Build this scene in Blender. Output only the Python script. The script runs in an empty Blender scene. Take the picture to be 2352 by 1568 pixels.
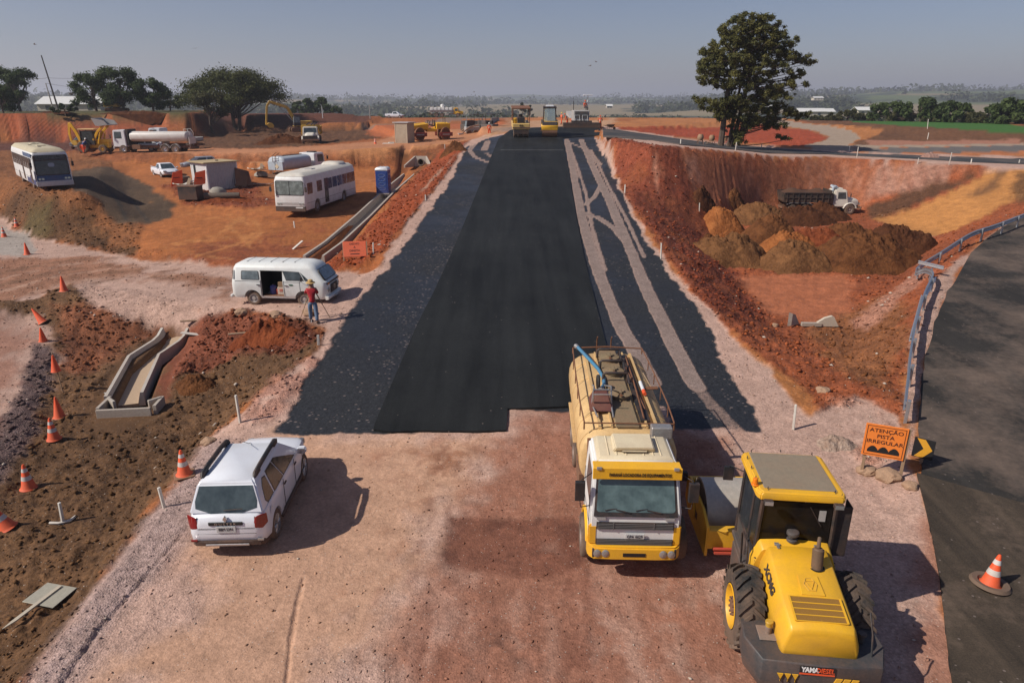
import bpy, bmesh, math, random
import numpy as np
from mathutils import Vector, Matrix, Euler
R = math.radians
scene = bpy.context.scene
COL = scene.collection
random.seed(7); RNG = np.random.default_rng(11)

# ---------------------------------------------------------------- camera, sky, sun, exposure
CAM_H = 9.5; PITCH = math.atan((784-235)/1568.0)
cd = bpy.data.cameras.new('camera'); cam = bpy.data.objects.new('camera', cd); COL.objects.link(cam)
cam.location = (0, 0, CAM_H); cam.rotation_euler = (math.pi/2-PITCH, 0, 0)
cd.sensor_width = 36; cd.lens = 24; cd.clip_end = 20000; cd.clip_start = 0.1
scene.camera = cam
SUN_EL = R(41); SHX, SHY = math.cos(R(20)), math.sin(R(20))        # heading of the shadows on the ground
sun_to = Vector((-SHX*math.cos(SUN_EL), -SHY*math.cos(SUN_EL), math.sin(SUN_EL)))
w = bpy.data.worlds.new('World'); scene.world = w; w.use_nodes = True
nt = w.node_tree; bg = nt.nodes['Background']
sky = nt.nodes.new('ShaderNodeTexSky'); sky.sky_type = 'NISHITA'; sky.sun_disc = False
sky.sun_elevation = SUN_EL; sky.sun_rotation = math.atan2(sun_to.x, sun_to.y)
sky.air_density = 1.1; sky.dust_density = 1.8; sky.ozone_density = 4.0; sky.altitude = 900
tintn = nt.nodes.new('ShaderNodeMix'); tintn.data_type = 'RGBA'; tintn.blend_type = 'MULTIPLY'; tintn.inputs[0].default_value = 1; tintn.inputs[7].default_value = (1.10, .97, 1.04, 1)
nt.links.new(sky.outputs[0], tintn.inputs[6]); nt.links.new(tintn.outputs[2], bg.inputs['Color']); bg.inputs['Strength'].default_value = 0.07
sl = bpy.data.lights.new('sun', 'SUN'); sl.energy = 5.0; sl.angle = R(0.5); sl.color = (1.0, 0.93, 0.83)
so = bpy.data.objects.new('sun', sl); COL.objects.link(so); so.location = (-40, -15, 60)
so.rotation_euler = (-sun_to).to_track_quat('-Z', 'Y').to_euler()
scene.view_settings.view_transform = 'Standard'; scene.view_settings.look = 'None'
scene.view_settings.gamma = 1; scene.view_settings.exposure = 0.0; scene.view_settings.use_curve_mapping = False

# ---------------------------------------------------------------- materials
def newmat(name):
    m = bpy.data.materials.new(name); m.use_nodes = True
    return m, m.node_tree, m.node_tree.nodes['Principled BSDF']
def N(nt, t, **k):
    n = nt.nodes.new(t)
    for a, b in k.items():
        if a in n.inputs.keys(): n.inputs[a].default_value = b
        else: setattr(n, a, b)
    return n
def noise(nt, co, scale, detail=3, rough=0.6, dist=0.0):
    n = N(nt, 'ShaderNodeTexNoise'); n.inputs['Scale'].default_value = scale; n.inputs['Detail'].default_value = detail
    n.inputs['Roughness'].default_value = rough; n.inputs['Distortion'].default_value = dist
    nt.links.new(co, n.inputs['Vector']); return n.outputs['Fac']
def mapr(nt, v, a, b, c=0.0, d=1.0):
    n = N(nt, 'ShaderNodeMapRange'); nt.links.new(v, n.inputs['Value'])
    for i, x in zip(('From Min', 'From Max', 'To Min', 'To Max'), (a, b, c, d)): n.inputs[i].default_value = x
    return n.outputs['Result']
def mixc(nt, f, a, b, mode='MIX'):
    n = N(nt, 'ShaderNodeMix', data_type='RGBA', blend_type=mode)
    for s, v in ((n.inputs[0], f), (n.inputs[6], a), (n.inputs[7], b)):
        if hasattr(v, 'is_output'): nt.links.new(v, s)
        elif isinstance(v, (tuple, list)): s.default_value = (*v[:3], 1)
        else: s.default_value = v
    return n.outputs[2]
def math_(nt, op, a, b=0.5):
    n = N(nt, 'ShaderNodeMath', operation=op)
    for s, v in ((n.inputs[0], a), (n.inputs[1], b)):
        if hasattr(v, 'is_output'): nt.links.new(v, s)
        else: s.default_value = v
    return n.outputs[0]
def bump(nt, bs, h, dist, strength=1.0):
    n = N(nt, 'ShaderNodeBump'); n.inputs['Distance'].default_value = dist; n.inputs['Strength'].default_value = strength
    nt.links.new(h, n.inputs['Height']); nt.links.new(n.outputs[0], bs.inputs['Normal'])
MATS = {}
DUST = (0.27, 0.13, 0.07)
def M(name, col=(.5, .5, .5), rough=.5, metal=0.0, dirt=.25, var=.12, spec=.5, dust=DUST, scale=2.5, bmp=0.0, low=.9):
    """paint / metal / rubber with uneven tone, blotches of dust and more of it low down (object z)"""
    if name in MATS: return MATS[name]
    m, t, b = newmat(name)
    tc = N(t, 'ShaderNodeTexCoord'); co = tc.outputs['Object']
    n1 = noise(t, co, scale, 4, .65); n2 = noise(t, co, scale*9, 3, .7)
    c = mixc(t, mapr(t, n2, .3, .7, 0, 1), tuple(x*(1-var) for x in col), tuple(min(1, x*(1+var)) for x in col))
    sep = N(t, 'ShaderNodeSeparateXYZ'); t.links.new(co, sep.inputs[0])
    lowf = mapr(t, sep.outputs['Z'], 0.0, low, .45, 0)
    d = math_(t, 'ADD', n1, lowf); d = math_(t, 'ADD', d, math_(t, 'MULTIPLY', n2, .25))
    d = mapr(t, d, .50, .95, 0, 1); d = math_(t, 'MULTIPLY', d, dirt)
    c = mixc(t, d, c, dust); t.links.new(c, b.inputs['Base Color'])
    b.inputs['Metallic'].default_value = metal
    r = mapr(t, d, 0, 1, rough, .9); t.links.new(r, b.inputs['Roughness'])
    b.inputs['Specular IOR Level'].default_value = spec
    if bmp: bump(t, b, n2, bmp)
    MATS[name] = m; return m
def glass_mat(name='glass', col=(.03, .04, .045), rough=.08):
    if name in MATS: return MATS[name]
    m, t, b = newmat(name)
    tc = N(t, 'ShaderNodeTexCoord'); n1 = noise(t, tc.outputs['Object'], 3, 3)
    c = mixc(t, mapr(t, n1, .35, .7), col, tuple(x*2+.012 for x in col)); t.links.new(c, b.inputs['Base Color'])
    t.links.new(mapr(t, n1, .3, .8, rough, rough+.22), b.inputs['Roughness'])
    b.inputs['Specular IOR Level'].default_value = .7
    MATS[name] = m; return m
def clear_glass(name='clear_glass', tint=(.75, .85, .82)):
    if name in MATS: return MATS[name]
    m, t, b = newmat(name)
    gl = N(t, 'ShaderNodeBsdfGlossy'); gl.inputs['Roughness'].default_value = .06
    tr = N(t, 'ShaderNodeBsdfTransparent'); tr.inputs[0].default_value = (*tint, 1)
    fr = N(t, 'ShaderNodeFresnel'); fr.inputs[0].default_value = 1.5
    mx = N(t, 'ShaderNodeMixShader'); t.links.new(math_(t, 'MULTIPLY_ADD', fr.outputs[0], .9), mx.inputs[0])
    t.links.new(tr.outputs[0], mx.inputs[1]); t.links.new(gl.outputs[0], mx.inputs[2])
    t.links.new(mx.outputs[0], t.nodes['Material Output'].inputs[0]); MATS[name] = m; return m

# ---------------------------------------------------------------- objects and tags
def tag(o, label=None, cat=None, group=None, kind=None):
    if label: o['label'] = label
    if cat: o['category'] = cat
    if group: o['group'] = group
    if kind: o['kind'] = kind
    return o
def thing(name, label, cat, loc=(0, 0, 0), yaw=0.0, group=None, scale=1.0, rot=None):
    o = bpy.data.objects.new(name, None); COL.objects.link(o); o.empty_display_size = .3
    o.location = loc; o.rotation_euler = rot if rot else (0, 0, yaw)
    if scale != 1.0: o.scale = (scale,)*3 if not isinstance(scale, tuple) else scale
    return tag(o, label, cat, group)
def mesh_obj(name, me, mat, parent=None):
    o = bpy.data.objects.new(name, me); COL.objects.link(o)
    if mat and not me.materials: me.materials.append(mat)
    if parent: o.parent = parent
    return o
def dup(root, loc, yaw=None, label=None, scale=None):
    def cp(o, parent):
        c = o.copy(); COL.objects.link(c); c.parent = parent
        for ch in list(o.children): cp(ch, c)
        return c
    c = cp(root, None); c.location = loc
    if yaw is not None: c.rotation_euler = yaw if isinstance(yaw, tuple) else (0, 0, yaw)
    if scale: c.scale = (scale,)*3
    if label: c['label'] = label
    return c

class MB:
    """collects shapes, then links them as one mesh object"""
    def __init__(s): s.v = []; s.f = []
    def add(s, vs, fs):
        o = len(s.v); s.v += [tuple(p) for p in vs]; s.f += [tuple(i+o for i in f) for f in fs]; return s
    def box(s, c, d, rot=None, taper=None):
        x, y, z = (a/2 for a in d); vs = []
        for k, sz in enumerate((-1, 1)):
            tx, ty = (taper if (taper and sz > 0) else (1, 1))
            for sx, sy in ((-1, -1), (1, -1), (1, 1), (-1, 1)): vs.append(Vector((sx*x*tx, sy*y*ty, sz*z)))
        if rot is not None:
            e = Euler(rot).to_matrix(); vs = [e @ v for v in vs]
        c = Vector(c)
        return s.add([v+c for v in vs], [(3, 2, 1, 0), (4, 5, 6, 7), (0, 1, 5, 4), (1, 2, 6, 5), (2, 3, 7, 6), (3, 0, 4, 7)])
    def bb(s, x0, x1, y0, y1, z0, z1): return s.box(((x0+x1)/2, (y0+y1)/2, (z0+z1)/2), (x1-x0, y1-y0, z1-z0))
    def cyl(s, a, b, r0, r1=None, n=16, caps=True):
        a, b = Vector(a), Vector(b); r1 = r0 if r1 is None else r1; d = (b-a).normalized()
        u = d.orthogonal().normalized(); w_ = d.cross(u); vs = []
        for p, r in ((a, r0), (b, r1)):
            for i in range(n):
                t = 2*math.pi*i/n; vs.append(p+(u*math.cos(t)+w_*math.sin(t))*r)
        fs = [(i, (i+1) % n, n+(i+1) % n, n+i) for i in range(n)]
        if caps: fs += [tuple(range(n-1, -1, -1)), tuple(range(n, 2*n))]
        return s.add(vs, fs)
    def tube(s, pts, r, n=8, close=False):
        pts = [Vector(p) for p in pts]; m = len(pts); rings = []; u = None
        for i, p in enumerate(pts):
            q0 = pts[(i-1) % m] if (i or close) else p; q1 = pts[(i+1) % m] if (i < m-1 or close) else p
            d = (q1-q0).normalized()
            u = d.orthogonal().normalized() if u is None else (u-d*u.dot(d)).normalized()
            w_ = d.cross(u); rr = r[i] if isinstance(r, (list, tuple)) else r
            rings.append([p+(u*math.cos(2*math.pi*k/n)+w_*math.sin(2*math.pi*k/n))*rr for k in range(n)])
        return s.loft(rings, caps=not close, wrap=close)
    def loft(s, secs, caps=True, wrap=False, closed=True):
        n = len(secs[0]); m = len(secs); vs = [p for sec in secs for p in sec]; fs = []
        for i in range(m if wrap else m-1):
            j = (i+1) % m
            for k in range(n if closed else n-1):
                l = (k+1) % n; fs.append((i*n+k, i*n+l, j*n+l, j*n+k))
        if caps and not wrap: fs += [tuple(range(n-1, -1, -1)), tuple((m-1)*n+k for k in range(n))]
        return s.add(vs, fs)
    def prism(s, poly, a0, a1, axis='y', inset=0.0):
        """2-D outline pushed along an axis; poly (x,z) for y, (y,z) for x, (x,y) for z; inset shrinks both end faces"""
        def P3(p, a):
            return {'y': (p[0], a, p[1]), 'x': (a, p[0], p[1]), 'z': (p[0], p[1], a)}[axis]
        return s.loft([[P3(p, a0) for p in poly], [P3(p, a1) for p in poly]])
    def lathe(s, prof, c=(0, 0, 0), axis='z', n=24):
        """prof: list of (radius, height)"""
        secs = []
        for r, h in prof:
            ring = []
            for k in range(n):
                t = 2*math.pi*k/n; a, b = r*math.cos(t), r*math.sin(t)
                q = {'z': (a, b, h), 'y': (a, h, b), 'x': (h, a, b)}[axis]
                ring.append((q[0]+c[0], q[1]+c[1], q[2]+c[2]))
            secs.append(ring)
        return s.loft(secs, caps=False)
    def mirror_y(s):
        o = len(s.v); s.v += [(x, -y, z) for x, y, z in s.v]; s.f += [tuple(i+o for i in reversed(f)) for f in list(s.f)]; return s
    def build(s, name, mat, parent=None, bevel=0.0, seg=1, smooth=35, subsurf=0, cuts=None):
        me = bpy.data.meshes.new(name)
        bm = bmesh.new(); vv = [bm.verts.new(p) for p in s.v]
        for f in s.f:
            try: bm.faces.new([vv[i] for i in f])
            except ValueError: pass
        bmesh.ops.remove_doubles(bm, verts=bm.verts, dist=1e-5)
        bmesh.ops.recalc_face_normals(bm, faces=bm.faces)
        if bevel:
            es = [e for e in bm.edges if len(e.link_faces) == 2 and e.calc_face_angle(0) > R(28)]
            if es:
                try: bmesh.ops.bevel(bm, geom=es, offset=bevel, segments=seg, affect='EDGES', clamp_overlap=True)
                except Exception: pass
        bm.to_mesh(me); bm.free()
        if smooth:
            for p in me.polygons: p.use_smooth = True
            me.set_sharp_from_angle(angle=R(smooth))
        o = mesh_obj(name, me, mat, parent)
        if subsurf or cuts:
            if subsurf:
                q = o.modifiers.new('s', 'SUBSURF'); q.levels = q.render_levels = subsurf
            cs = []
            if cuts:
                for cmb in cuts:
                    c = cmb.build('cut', None, None, smooth=0); cs.append(c)
                    q = o.modifiers.new('b', 'BOOLEAN'); q.operation = 'DIFFERENCE'; q.object = c; q.solver = 'EXACT'
            if parent: o.parent = None
            dg = bpy.context.evaluated_depsgraph_get(); dg.update()
            me2 = bpy.data.meshes.new_from_object(o.evaluated_get(dg)); o.modifiers.clear()
            o.data = me2; bpy.data.meshes.remove(me); me2.name = name
            if parent: o.parent = parent
            for c in cs:
                md = c.data; bpy.data.objects.remove(c); bpy.data.meshes.remove(md)
            if smooth:
                for p in me2.polygons: p.use_smooth = True
                me2.set_sharp_from_angle(angle=R(smooth))
        return o
def text_obj(name, body, size, mat, parent, loc, rot, ext=.004, width=1.0, align='CENTER', bold=.0, shear=0.0):
    cu = bpy.data.curves.new(name, 'FONT'); cu.body = body; cu.size = size; cu.extrude = ext; cu.align_x = align
    cu.align_y = 'CENTER'; cu.offset = bold; cu.resolution_u = 3; cu.shear = shear
    o = bpy.data.objects.new(name, cu); COL.objects.link(o)
    dg = bpy.context.evaluated_depsgraph_get(); dg.update()
    me = bpy.data.meshes.new_from_object(o.evaluated_get(dg)); bpy.data.objects.remove(o); bpy.data.curves.remove(cu)
    mt = Matrix.Translation(loc) @ Euler(rot).to_matrix().to_4x4() @ Matrix.Diagonal((width, 1, 1, 1)); me.transform(mt)
    me.materials.clear(); return mesh_obj(name, me, mat, parent)

# ---------------------------------------------------------------- numpy noise
_perm = RNG.random((256, 256)).astype(np.float64)
def vnoise(x, y):
    xi = np.floor(x).astype(np.int64); yi = np.floor(y).astype(np.int64); fx = x-xi; fy = y-yi
    fx = fx*fx*(3-2*fx); fy = fy*fy*(3-2*fy)
    a = _perm[xi & 255, yi & 255]; b = _perm[(xi+1) & 255, yi & 255]; c = _perm[xi & 255, (yi+1) & 255]; d = _perm[(xi+1) & 255, (yi+1) & 255]
    return (a*(1-fx)+b*fx)*(1-fy)+(c*(1-fx)+d*fx)*fy
def fbm(x, y, sc, oc=4, g=.5, off=0.0):
    x = x/sc+off*17.3; y = y/sc+off*9.1; a = 1.0; t = 0; n = 0
    for i in range(oc):
        t = t+a*(vnoise(x, y)-.5); n += a; a *= g; x, y = x*2.03+31.7, y*2.03+11.3
    return t/n*2
def sstep(a, b, x):
    t = np.clip((x-a)/(b-a), 0, 1); return t*t*(3-2*t)

# ---------------------------------------------------------------- photograph pixels (2352 x 1568 frame) to places on the ground
CP, SP = math.cos(PITCH), math.sin(PITCH)
def ray(px, py):
    u = (px-1176)/1568.0; v = (784-py)/1568.0
    return Vector((u, CP+v*SP, -SP+v*CP))
def P(px, py, e=0.0):
    d = ray(px, py)
    if callable(e):
        z = 0.0
        for _ in range(14):
            t = (z-CAM_H)/d.z; z = .5*z+.5*float(e(np.array([d.x*t]), np.array([d.y*t]))[0])
    else: z = e
    t = (z-CAM_H)/min(d.z, -1e-4); return Vector((d.x*t, d.y*t, z))

# ---------------------------------------------------------------- terrain: level parts, with banks between them
def seg_dist(X, Y, poly, closed=True):
    d = np.full(X.shape, 1e9); n = len(poly)
    for i in range(n if closed else n-1):
        x0, y0 = poly[i][0], poly[i][1]; x1, y1 = poly[(i+1) % n][0], poly[(i+1) % n][1]
        dx, dy = x1-x0, y1-y0; L = dx*dx+dy*dy+1e-9
        t = np.clip(((X-x0)*dx+(Y-y0)*dy)/L, 0, 1)
        d = np.minimum(d, (X-x0-t*dx)**2+(Y-y0-t*dy)**2)
    return np.sqrt(d)
def inside(X, Y, poly):
    c = np.zeros(X.shape, bool); n = len(poly)
    for i in range(n):
        x0, y0 = poly[i][0], poly[i][1]; x1, y1 = poly[(i+1) % n][0], poly[(i+1) % n][1]
        if y0 == y1: continue
        k = ((y0 > Y) != (y1 > Y)) & (X < (x1-x0)*(Y-y0)/(y1-y0)+x0); c ^= k
    return c
def sdist(X, Y, poly):
    d = seg_dist(X, Y, poly); return np.where(inside(X, Y, poly), -d, d)
road_e = lambda X, Y: np.maximum(0.0, np.minimum(-1.17+.0735*Y, 6.1))
def back_e(X, Y): return np.interp(X, [-80, -46, -28, -11, -4], [3.1, 3.5, 4.1, 4.7, 5.0])+np.clip(Y-100, 0, 80)*.006
def cross_e(X, Y): return np.interp(X, [8, 14, 28, 38, 53, 90], [6.1, 5.9, 4.2, 3.8, 3.5, 3.2])
def yard_e(X, Y): return .8+np.clip(Y-44, 0, 60)*.05
def right_e(X, Y): return np.maximum(0.0, .047*(Y-12))
def backr_e(X, Y): return np.interp(X, [8, 14, 28, 53, 90], [5.9, 5.6, 4.4, 4.0, 3.9])+np.clip(Y-85, 0, 200)*.016
def plat_e(X, Y): return 6.1-np.clip(Y-150, 0, 60)*.01+0*X
def path_e(X, Y): return np.interp(X, [-26, -12, -9], [.25, .8, .95])+0*Y
def cst(v): return lambda X, Y: v+0*X
_r0, _r1 = P(1985, 492, -.7), P(2290, 388, 3.4); _rd = (_r1-_r0); _rl = _rd.xy.length; _rn = _rd.xy/_rl
def ramp_e(X, Y): return -.7+4.1*np.clip(((X-_r0.x)*_rn.x+(Y-_r0.y)*_rn.y)/_rl, 0, 1.02)
def ppoly(pts, e): return [tuple(P(x, y, e).xy) for x, y in pts]
REG = []
def reg(e, pts): REG.append((e, ppoly(pts, e)))
ROAD_L = [(1068, 333), (1035, 390), (985, 450), (945, 505), (905, 560), (868, 610), (800, 660), (772, 700), (750, 745), (715, 800), (660, 880), (600, 940), (540, 1010), (440, 1100)]
ROAD_R = [(1380, 325), (1432, 450), (1503, 560), (1590, 680), (1700, 790), (1790, 860), (1880, 950), (1985, 1100)]
reg(road_e, [(1110, 318)]+ROAD_L+ROAD_R[::-1]+[(1378, 305), (1250, 305)])
reg(cst(0.0), [(440, 1100), (1985, 1100), (2120, 1250), (2160, 1568), (2190, 2400), (-700, 2400), (0, 1650), (180, 1410), (300, 1260), (395, 1140)])
reg(right_e, [(2500, 440), (2330, 500), (2240, 562), (2180, 640), (2140, 700), (2110, 780), (2088, 860), (2078, 967), (2085, 1049), (2130, 1200), (2175, 1400), (2190, 1600), (2210, 2400), (3600, 2400), (4200, 1000), (3000, 500)])
reg(cst(-.8), [(1672, 545), (1705, 512), (1760, 492), (1850, 484), (1960, 482), (2010, 500), (2110, 545), (2080, 610), (2030, 660), (1960, 730), (1950, 800), (1930, 850), (1840, 800), (1790, 755), (1740, 700), (1690, 630), (1645, 570)])
REG.append((ramp_e, [tuple(P(1990, 490, -.7).xy), tuple(P(2265, 393, 3.2).xy), tuple(P(2430, 396, 3.4).xy), tuple(P(2440, 430, 2.8).xy), tuple(P(2300, 470, 1.6).xy), tuple(P(2120, 520, .1).xy), tuple(P(2015, 512, -.6).xy)]))
reg(cross_e, [(1390, 300), (1560, 320), (1690, 334), (1850, 344), (2000, 350), (2352, 360), (2900, 378), (2900, 402), (2352, 388), (2230, 380), (2100, 371), (1900, 359), (1690, 350), (1500, 335), (1400, 325)])
reg(backr_e, [(1400, 296), (1560, 314), (1850, 338), (2000, 345), (2352, 354), (3000, 372), (3000, 335), (2352, 334), (1990, 326), (1965, 300), (1850, 280), (1700, 272), (1500, 270), (1400, 280)])
REG.append((cst(5.3), [(95, 100), (140, 108), (190, 300), (120, 300), (80, 180), (60, 140)]))
REG.append((plat_e, [(-30, 150), (-18, 110), (2, 101), (14, 103), (45, 150), (75, 195), (-50, 195)]))
reg(back_e, [(-600, 340), (0, 330), (200, 322), (480, 318), (560, 300), (700, 298), (840, 292), (1000, 287), (1120, 286), (1150, 295), (1105, 308), (1062, 322), (1000, 331), (800, 346), (600, 358), (440, 357), (250, 350), (150, 345), (-300, 362)])
reg(cst(7.7), [(-900, 262), (420, 262), (455, 258), (470, 252), (-900, 252)])
reg(cst(6.9), [(560, 265), (830, 267), (880, 262), (600, 258)])
reg(yard_e, [(300, 390), (420, 374), (600, 383), (700, 383), (870, 385), (955, 390), (935, 410), (895, 450), (835, 510), (760, 580), (735, 600), (620, 612), (560, 606), (430, 588), (360, 560), (340, 500), (300, 440)])
reg(cst(3.0), [(-500, 400), (-200, 395), (0, 402), (100, 440), (180, 446), (225, 400), (235, 362), (120, 350), (-200, 370), (-500, 380)])
reg(path_e, [(-500, 470), (0, 500), (60, 545), (200, 568), (300, 592), (420, 606), (560, 620), (700, 626), (800, 622), (850, 622), (790, 665), (765, 702), (700, 712), (600, 700), (400, 690), (200, 655), (100, 690), (-400, 760)])
reg(cst(-.55), [(210, 790), (330, 770), (420, 800), (480, 860), (540, 900), (430, 1020), (300, 1180), (180, 1330), (60, 1500), (-100, 1640), (-300, 1400), (40, 1180), (130, 940), (150, 850)])
reg(cst(-.25), [(-400, 800), (40, 740), (75, 800), (40, 960), (-60, 1100), (-200, 1350), (-700, 1500)])
def far_e(X, Y):
    D = np.hypot(X, Y); A = np.arctan2(X, np.maximum(Y, 1))
    v = -12+np.interp(D, [200, 500, 1200, 2200, 3800, 9000], [10, 2, 8, 22, 38, 50])
    h = fbm(X, Y, 900, 4, .5, 3)*np.interp(D, [250, 900, 3500], [3, 15, 34])+fbm(X, Y, 230, 3, .5, 5)*np.interp(D, [250, 900], [2, 6])
    return v+h+np.interp(A, [-.7, -.15, .2, .45, .7], [10, 0, 0, 18, 26])*sstep(700, 2200, D)
CH1 = [(940, 402), (895, 452), (835, 513), (790, 555), (722, 606)]     # long concrete ditch, centre line
CH2 = [(405, 775), (335, 840), (292, 945)]
_ch1 = [tuple(P(x, y, 1.2 if i < 2 else .8).xy) for i, (x, y) in enumerate(CH1)]; _ch2 = ppoly(CH2, -.45); _ch2b = ppoly([(405, 778), (335, 840), (297, 925)], -.45)
def smooth_h(X, Y):
    num = np.zeros(X.shape); den = np.zeros(X.shape)
    for e, poly in REG:
        d = np.maximum(sdist(X, Y, poly), 0)+.05; wt = 1/d**1.7; num += wt*e(X, Y); den += wt
    D = np.hypot(X, Y); near = num/den
    k = sstep(185, 290, D)
    return near*(1-k)+far_e(X, Y)*k
_cs = .5; _gx = np.arange(-150, 150.1, _cs); _gy = np.arange(-12, 300.1, _cs); _XX, _YY = np.meshgrid(_gx, _gy)
_hr = smooth_h(_XX, _YY); _gap = np.full(_XX.shape, 1e9)
for _e, _p in REG: _gap = np.minimum(_gap, np.maximum(sdist(_XX, _YY, _p), 0))
def _blur(a, k):
    for ax in (0, 1):
        for _ in range(3):
            c = np.cumsum(np.pad(a, [(k+1, k) if i == ax else (0, 0) for i in (0, 1)], mode='edge'), axis=ax)
            a = (np.take(c, range(2*k+1, c.shape[ax]), axis=ax)-np.take(c, range(0, c.shape[ax]-2*k-1), axis=ax))/(2*k+1)
    return a
_w = sstep(.2, 2.2, _gap); _w[_YY < 20] *= .6; _hr = _hr*(1-_w)+_blur(_hr, 2)*_w
def height(X, Y):
    X = np.asarray(X, float); Y = np.asarray(Y, float)
    fx = np.clip((X+150)/_cs, 0, len(_gx)-1.001); fy = np.clip((Y+12)/_cs, 0, len(_gy)-1.001); ix = fx.astype(int); iy = fy.astype(int); fx = fx-ix; fy = fy-iy
    h = (_hr[iy, ix]*(1-fx)+_hr[iy, ix+1]*fx)*(1-fy)+(_hr[iy+1, ix]*(1-fx)+_hr[iy+1, ix+1]*fx)*fy
    out = (np.abs(X) > 149) | (Y > 299) | (Y < -11)
    if out.any():
        h = np.array(h); h[out] = smooth_h(X[out], Y[out])
    h = h-.45*(1-sstep(.4, .7, seg_dist(X, Y, _ch1, False)))-.5*(1-sstep(.42, .66, seg_dist(X, Y, _ch2b, False)))
    return h
def G(px, py):
    d = ray(px, py); ts = np.geomspace(5, 900, 900)
    z = CAM_H+d.z*ts-height(d.x*ts, d.y*ts); i = np.argmax(z < 0)
    if not (z < 0).any(): return P(px, py, 0)
    a, b = ts[max(i-1, 0)], ts[i]; tt = np.linspace(a, b, 24)
    z = CAM_H+d.z*tt-height(d.x*tt, d.y*tt); j = np.argmax(z < 0); t = tt[j]
    return Vector((d.x*t, d.y*t, float(height(np.array([d.x*t]), np.array([d.y*t]))[0])))
def Hh(x, y): return float(height(np.array([x]), np.array([y]))[0])

# ---------------------------------------------------------------- the ground as one sheet, fine near the camera, out past the horizon
rr = [3.0]
while rr[-1] < 9500:
    r = rr[-1]; rr.append(r+min(max(.045, r*r*.00021), r*.035) if r < 330 else r*1.03)
rr = np.array(rr); az = np.radians(np.linspace(-58, 58, 1040))
AZ, RR = np.meshgrid(az, rr); GX = RR*np.sin(AZ); GY = RR*np.cos(AZ)-2.0
sh = GX.shape; HZ = height(GX, GY); DD = np.hypot(GX, GY)
REGD = {}
gap = np.full(sh, 1e9)
for e, poly in REG: gap = np.minimum(gap, np.maximum(sdist(GX, GY, poly), 0))
bank = sstep(.3, 1.2, gap)*(DD < 240)
near = 1-sstep(150, 260, DD)
jx = fbm(GX, GY, 2.2, 4, .6, 1); jx2 = fbm(GX, GY, .55, 3, .6, 2); big = fbm(GX, GY, 14, 4, .55, 4); med = fbm(GX, GY, 4, 4, .6, 7); fine = fbm(GX, GY, .28, 3, .6, 8)

colr = np.zeros(sh+(3,)); clod = np.zeros(sh); grav = np.zeros(sh); tar = np.zeros(sh)
def C(a): return np.array(a, float)
PINK, TAN, RED, OCH, BRN = C((.435, .285, .225)), C((.46, .29, .2)), C((.30, .085, .032)), C((.40, .17, .055)), C((.105, .052, .024))
DRED, ORG = C((.17, .05, .024)), C((.38, .12, .04))
base = OCH[None, None]*(.5+big[..., None]*.8)+RED[None, None]*(.5-big[..., None]*.8)
colr[:] = base; clod[:] = .35+bank*.65
def layer(pts, col, jit=.5, soft=.15, amt=1.0, cl=None, gr=None, world=False, vary=.0, blotch=None):
    """lay a patch of soil: outline in frame pixels set down on the terrain"""
    poly = pts if world else [tuple(G(x, y).xy) for x, y in pts]
    xs = [p[0] for p in poly]; ys = [p[1] for p in poly]
    bx = (GX > min(xs)-3) & (GX < max(xs)+3) & (GY > min(ys)-3) & (GY < max(ys)+3)
    if not bx.any(): return
    s = sdist(GX[bx], GY[bx], poly)+jx[bx]*jit*1.6+jx2[bx]*jit*.5
    m = (1-sstep(-soft, soft, s))*amt
    if blotch: m = m*sstep(blotch[0], blotch[1], med[bx]+jx2[bx]*.4)
    _apply(bx, m, col, cl, gr, vary)
def _apply(bx, m, col, cl, gr, vary):
    c = C(col)[None, :]*(1+vary*med[bx][:, None])
    colr[bx] = colr[bx]*(1-m[:, None])+c*m[:, None]
    if cl is not None: clod[bx] = clod[bx]*(1-m)+cl*m
    if gr is not None: grav[bx] = grav[bx]*(1-m)+gr*m
    tar[bx] = tar[bx]*(1-m)
def stroke(pts, width, col, amt=1.0, soft=.1, jit=.15, cl=None, gr=None, patch=None, ends=None, istar=False):
    poly = [tuple(G(x, y).xy) for x, y in pts]
    xs = [p[0] for p in poly]; ys = [p[1] for p in poly]
    bx = (GX > min(xs)-3) & (GX < max(xs)+3) & (GY > min(ys)-3) & (GY < max(ys)+3)
    if not bx.any(): return
    s = seg_dist(GX[bx], GY[bx], poly, False)-width/2+jx[bx]*jit+jx2[bx]*jit
    m = (1-sstep(-soft, soft, s))*amt
    if patch: m = m*sstep(patch[0], patch[1], med[bx]*.6+jx2[bx]*.6)
    if istar: tar[bx] = tar[bx]*(1-m); return
    _apply(bx, m, col, cl, gr, 0)
# far country
fo = fbm(GX, GY, 420, 4, .55, 9); fo2 = fbm(GX, GY, 120, 3, .6, 10)
FOREST, PAST, STUB = C((.030, .042, .022)), C((.10, .13, .05)), C((.24, .19, .11))
m = sstep(-.02, .06, fo+fo2*.35)[..., None]; f2 = sstep(.0, .1, fbm(GX, GY, 600, 3, .5, 12))[..., None]
farc = FOREST*m+(PAST*f2+STUB*(1-f2))*(1-m)
k = sstep(195, 245, DD+big*12)[..., None]; colr = colr*(1-k)+farc*k
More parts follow.
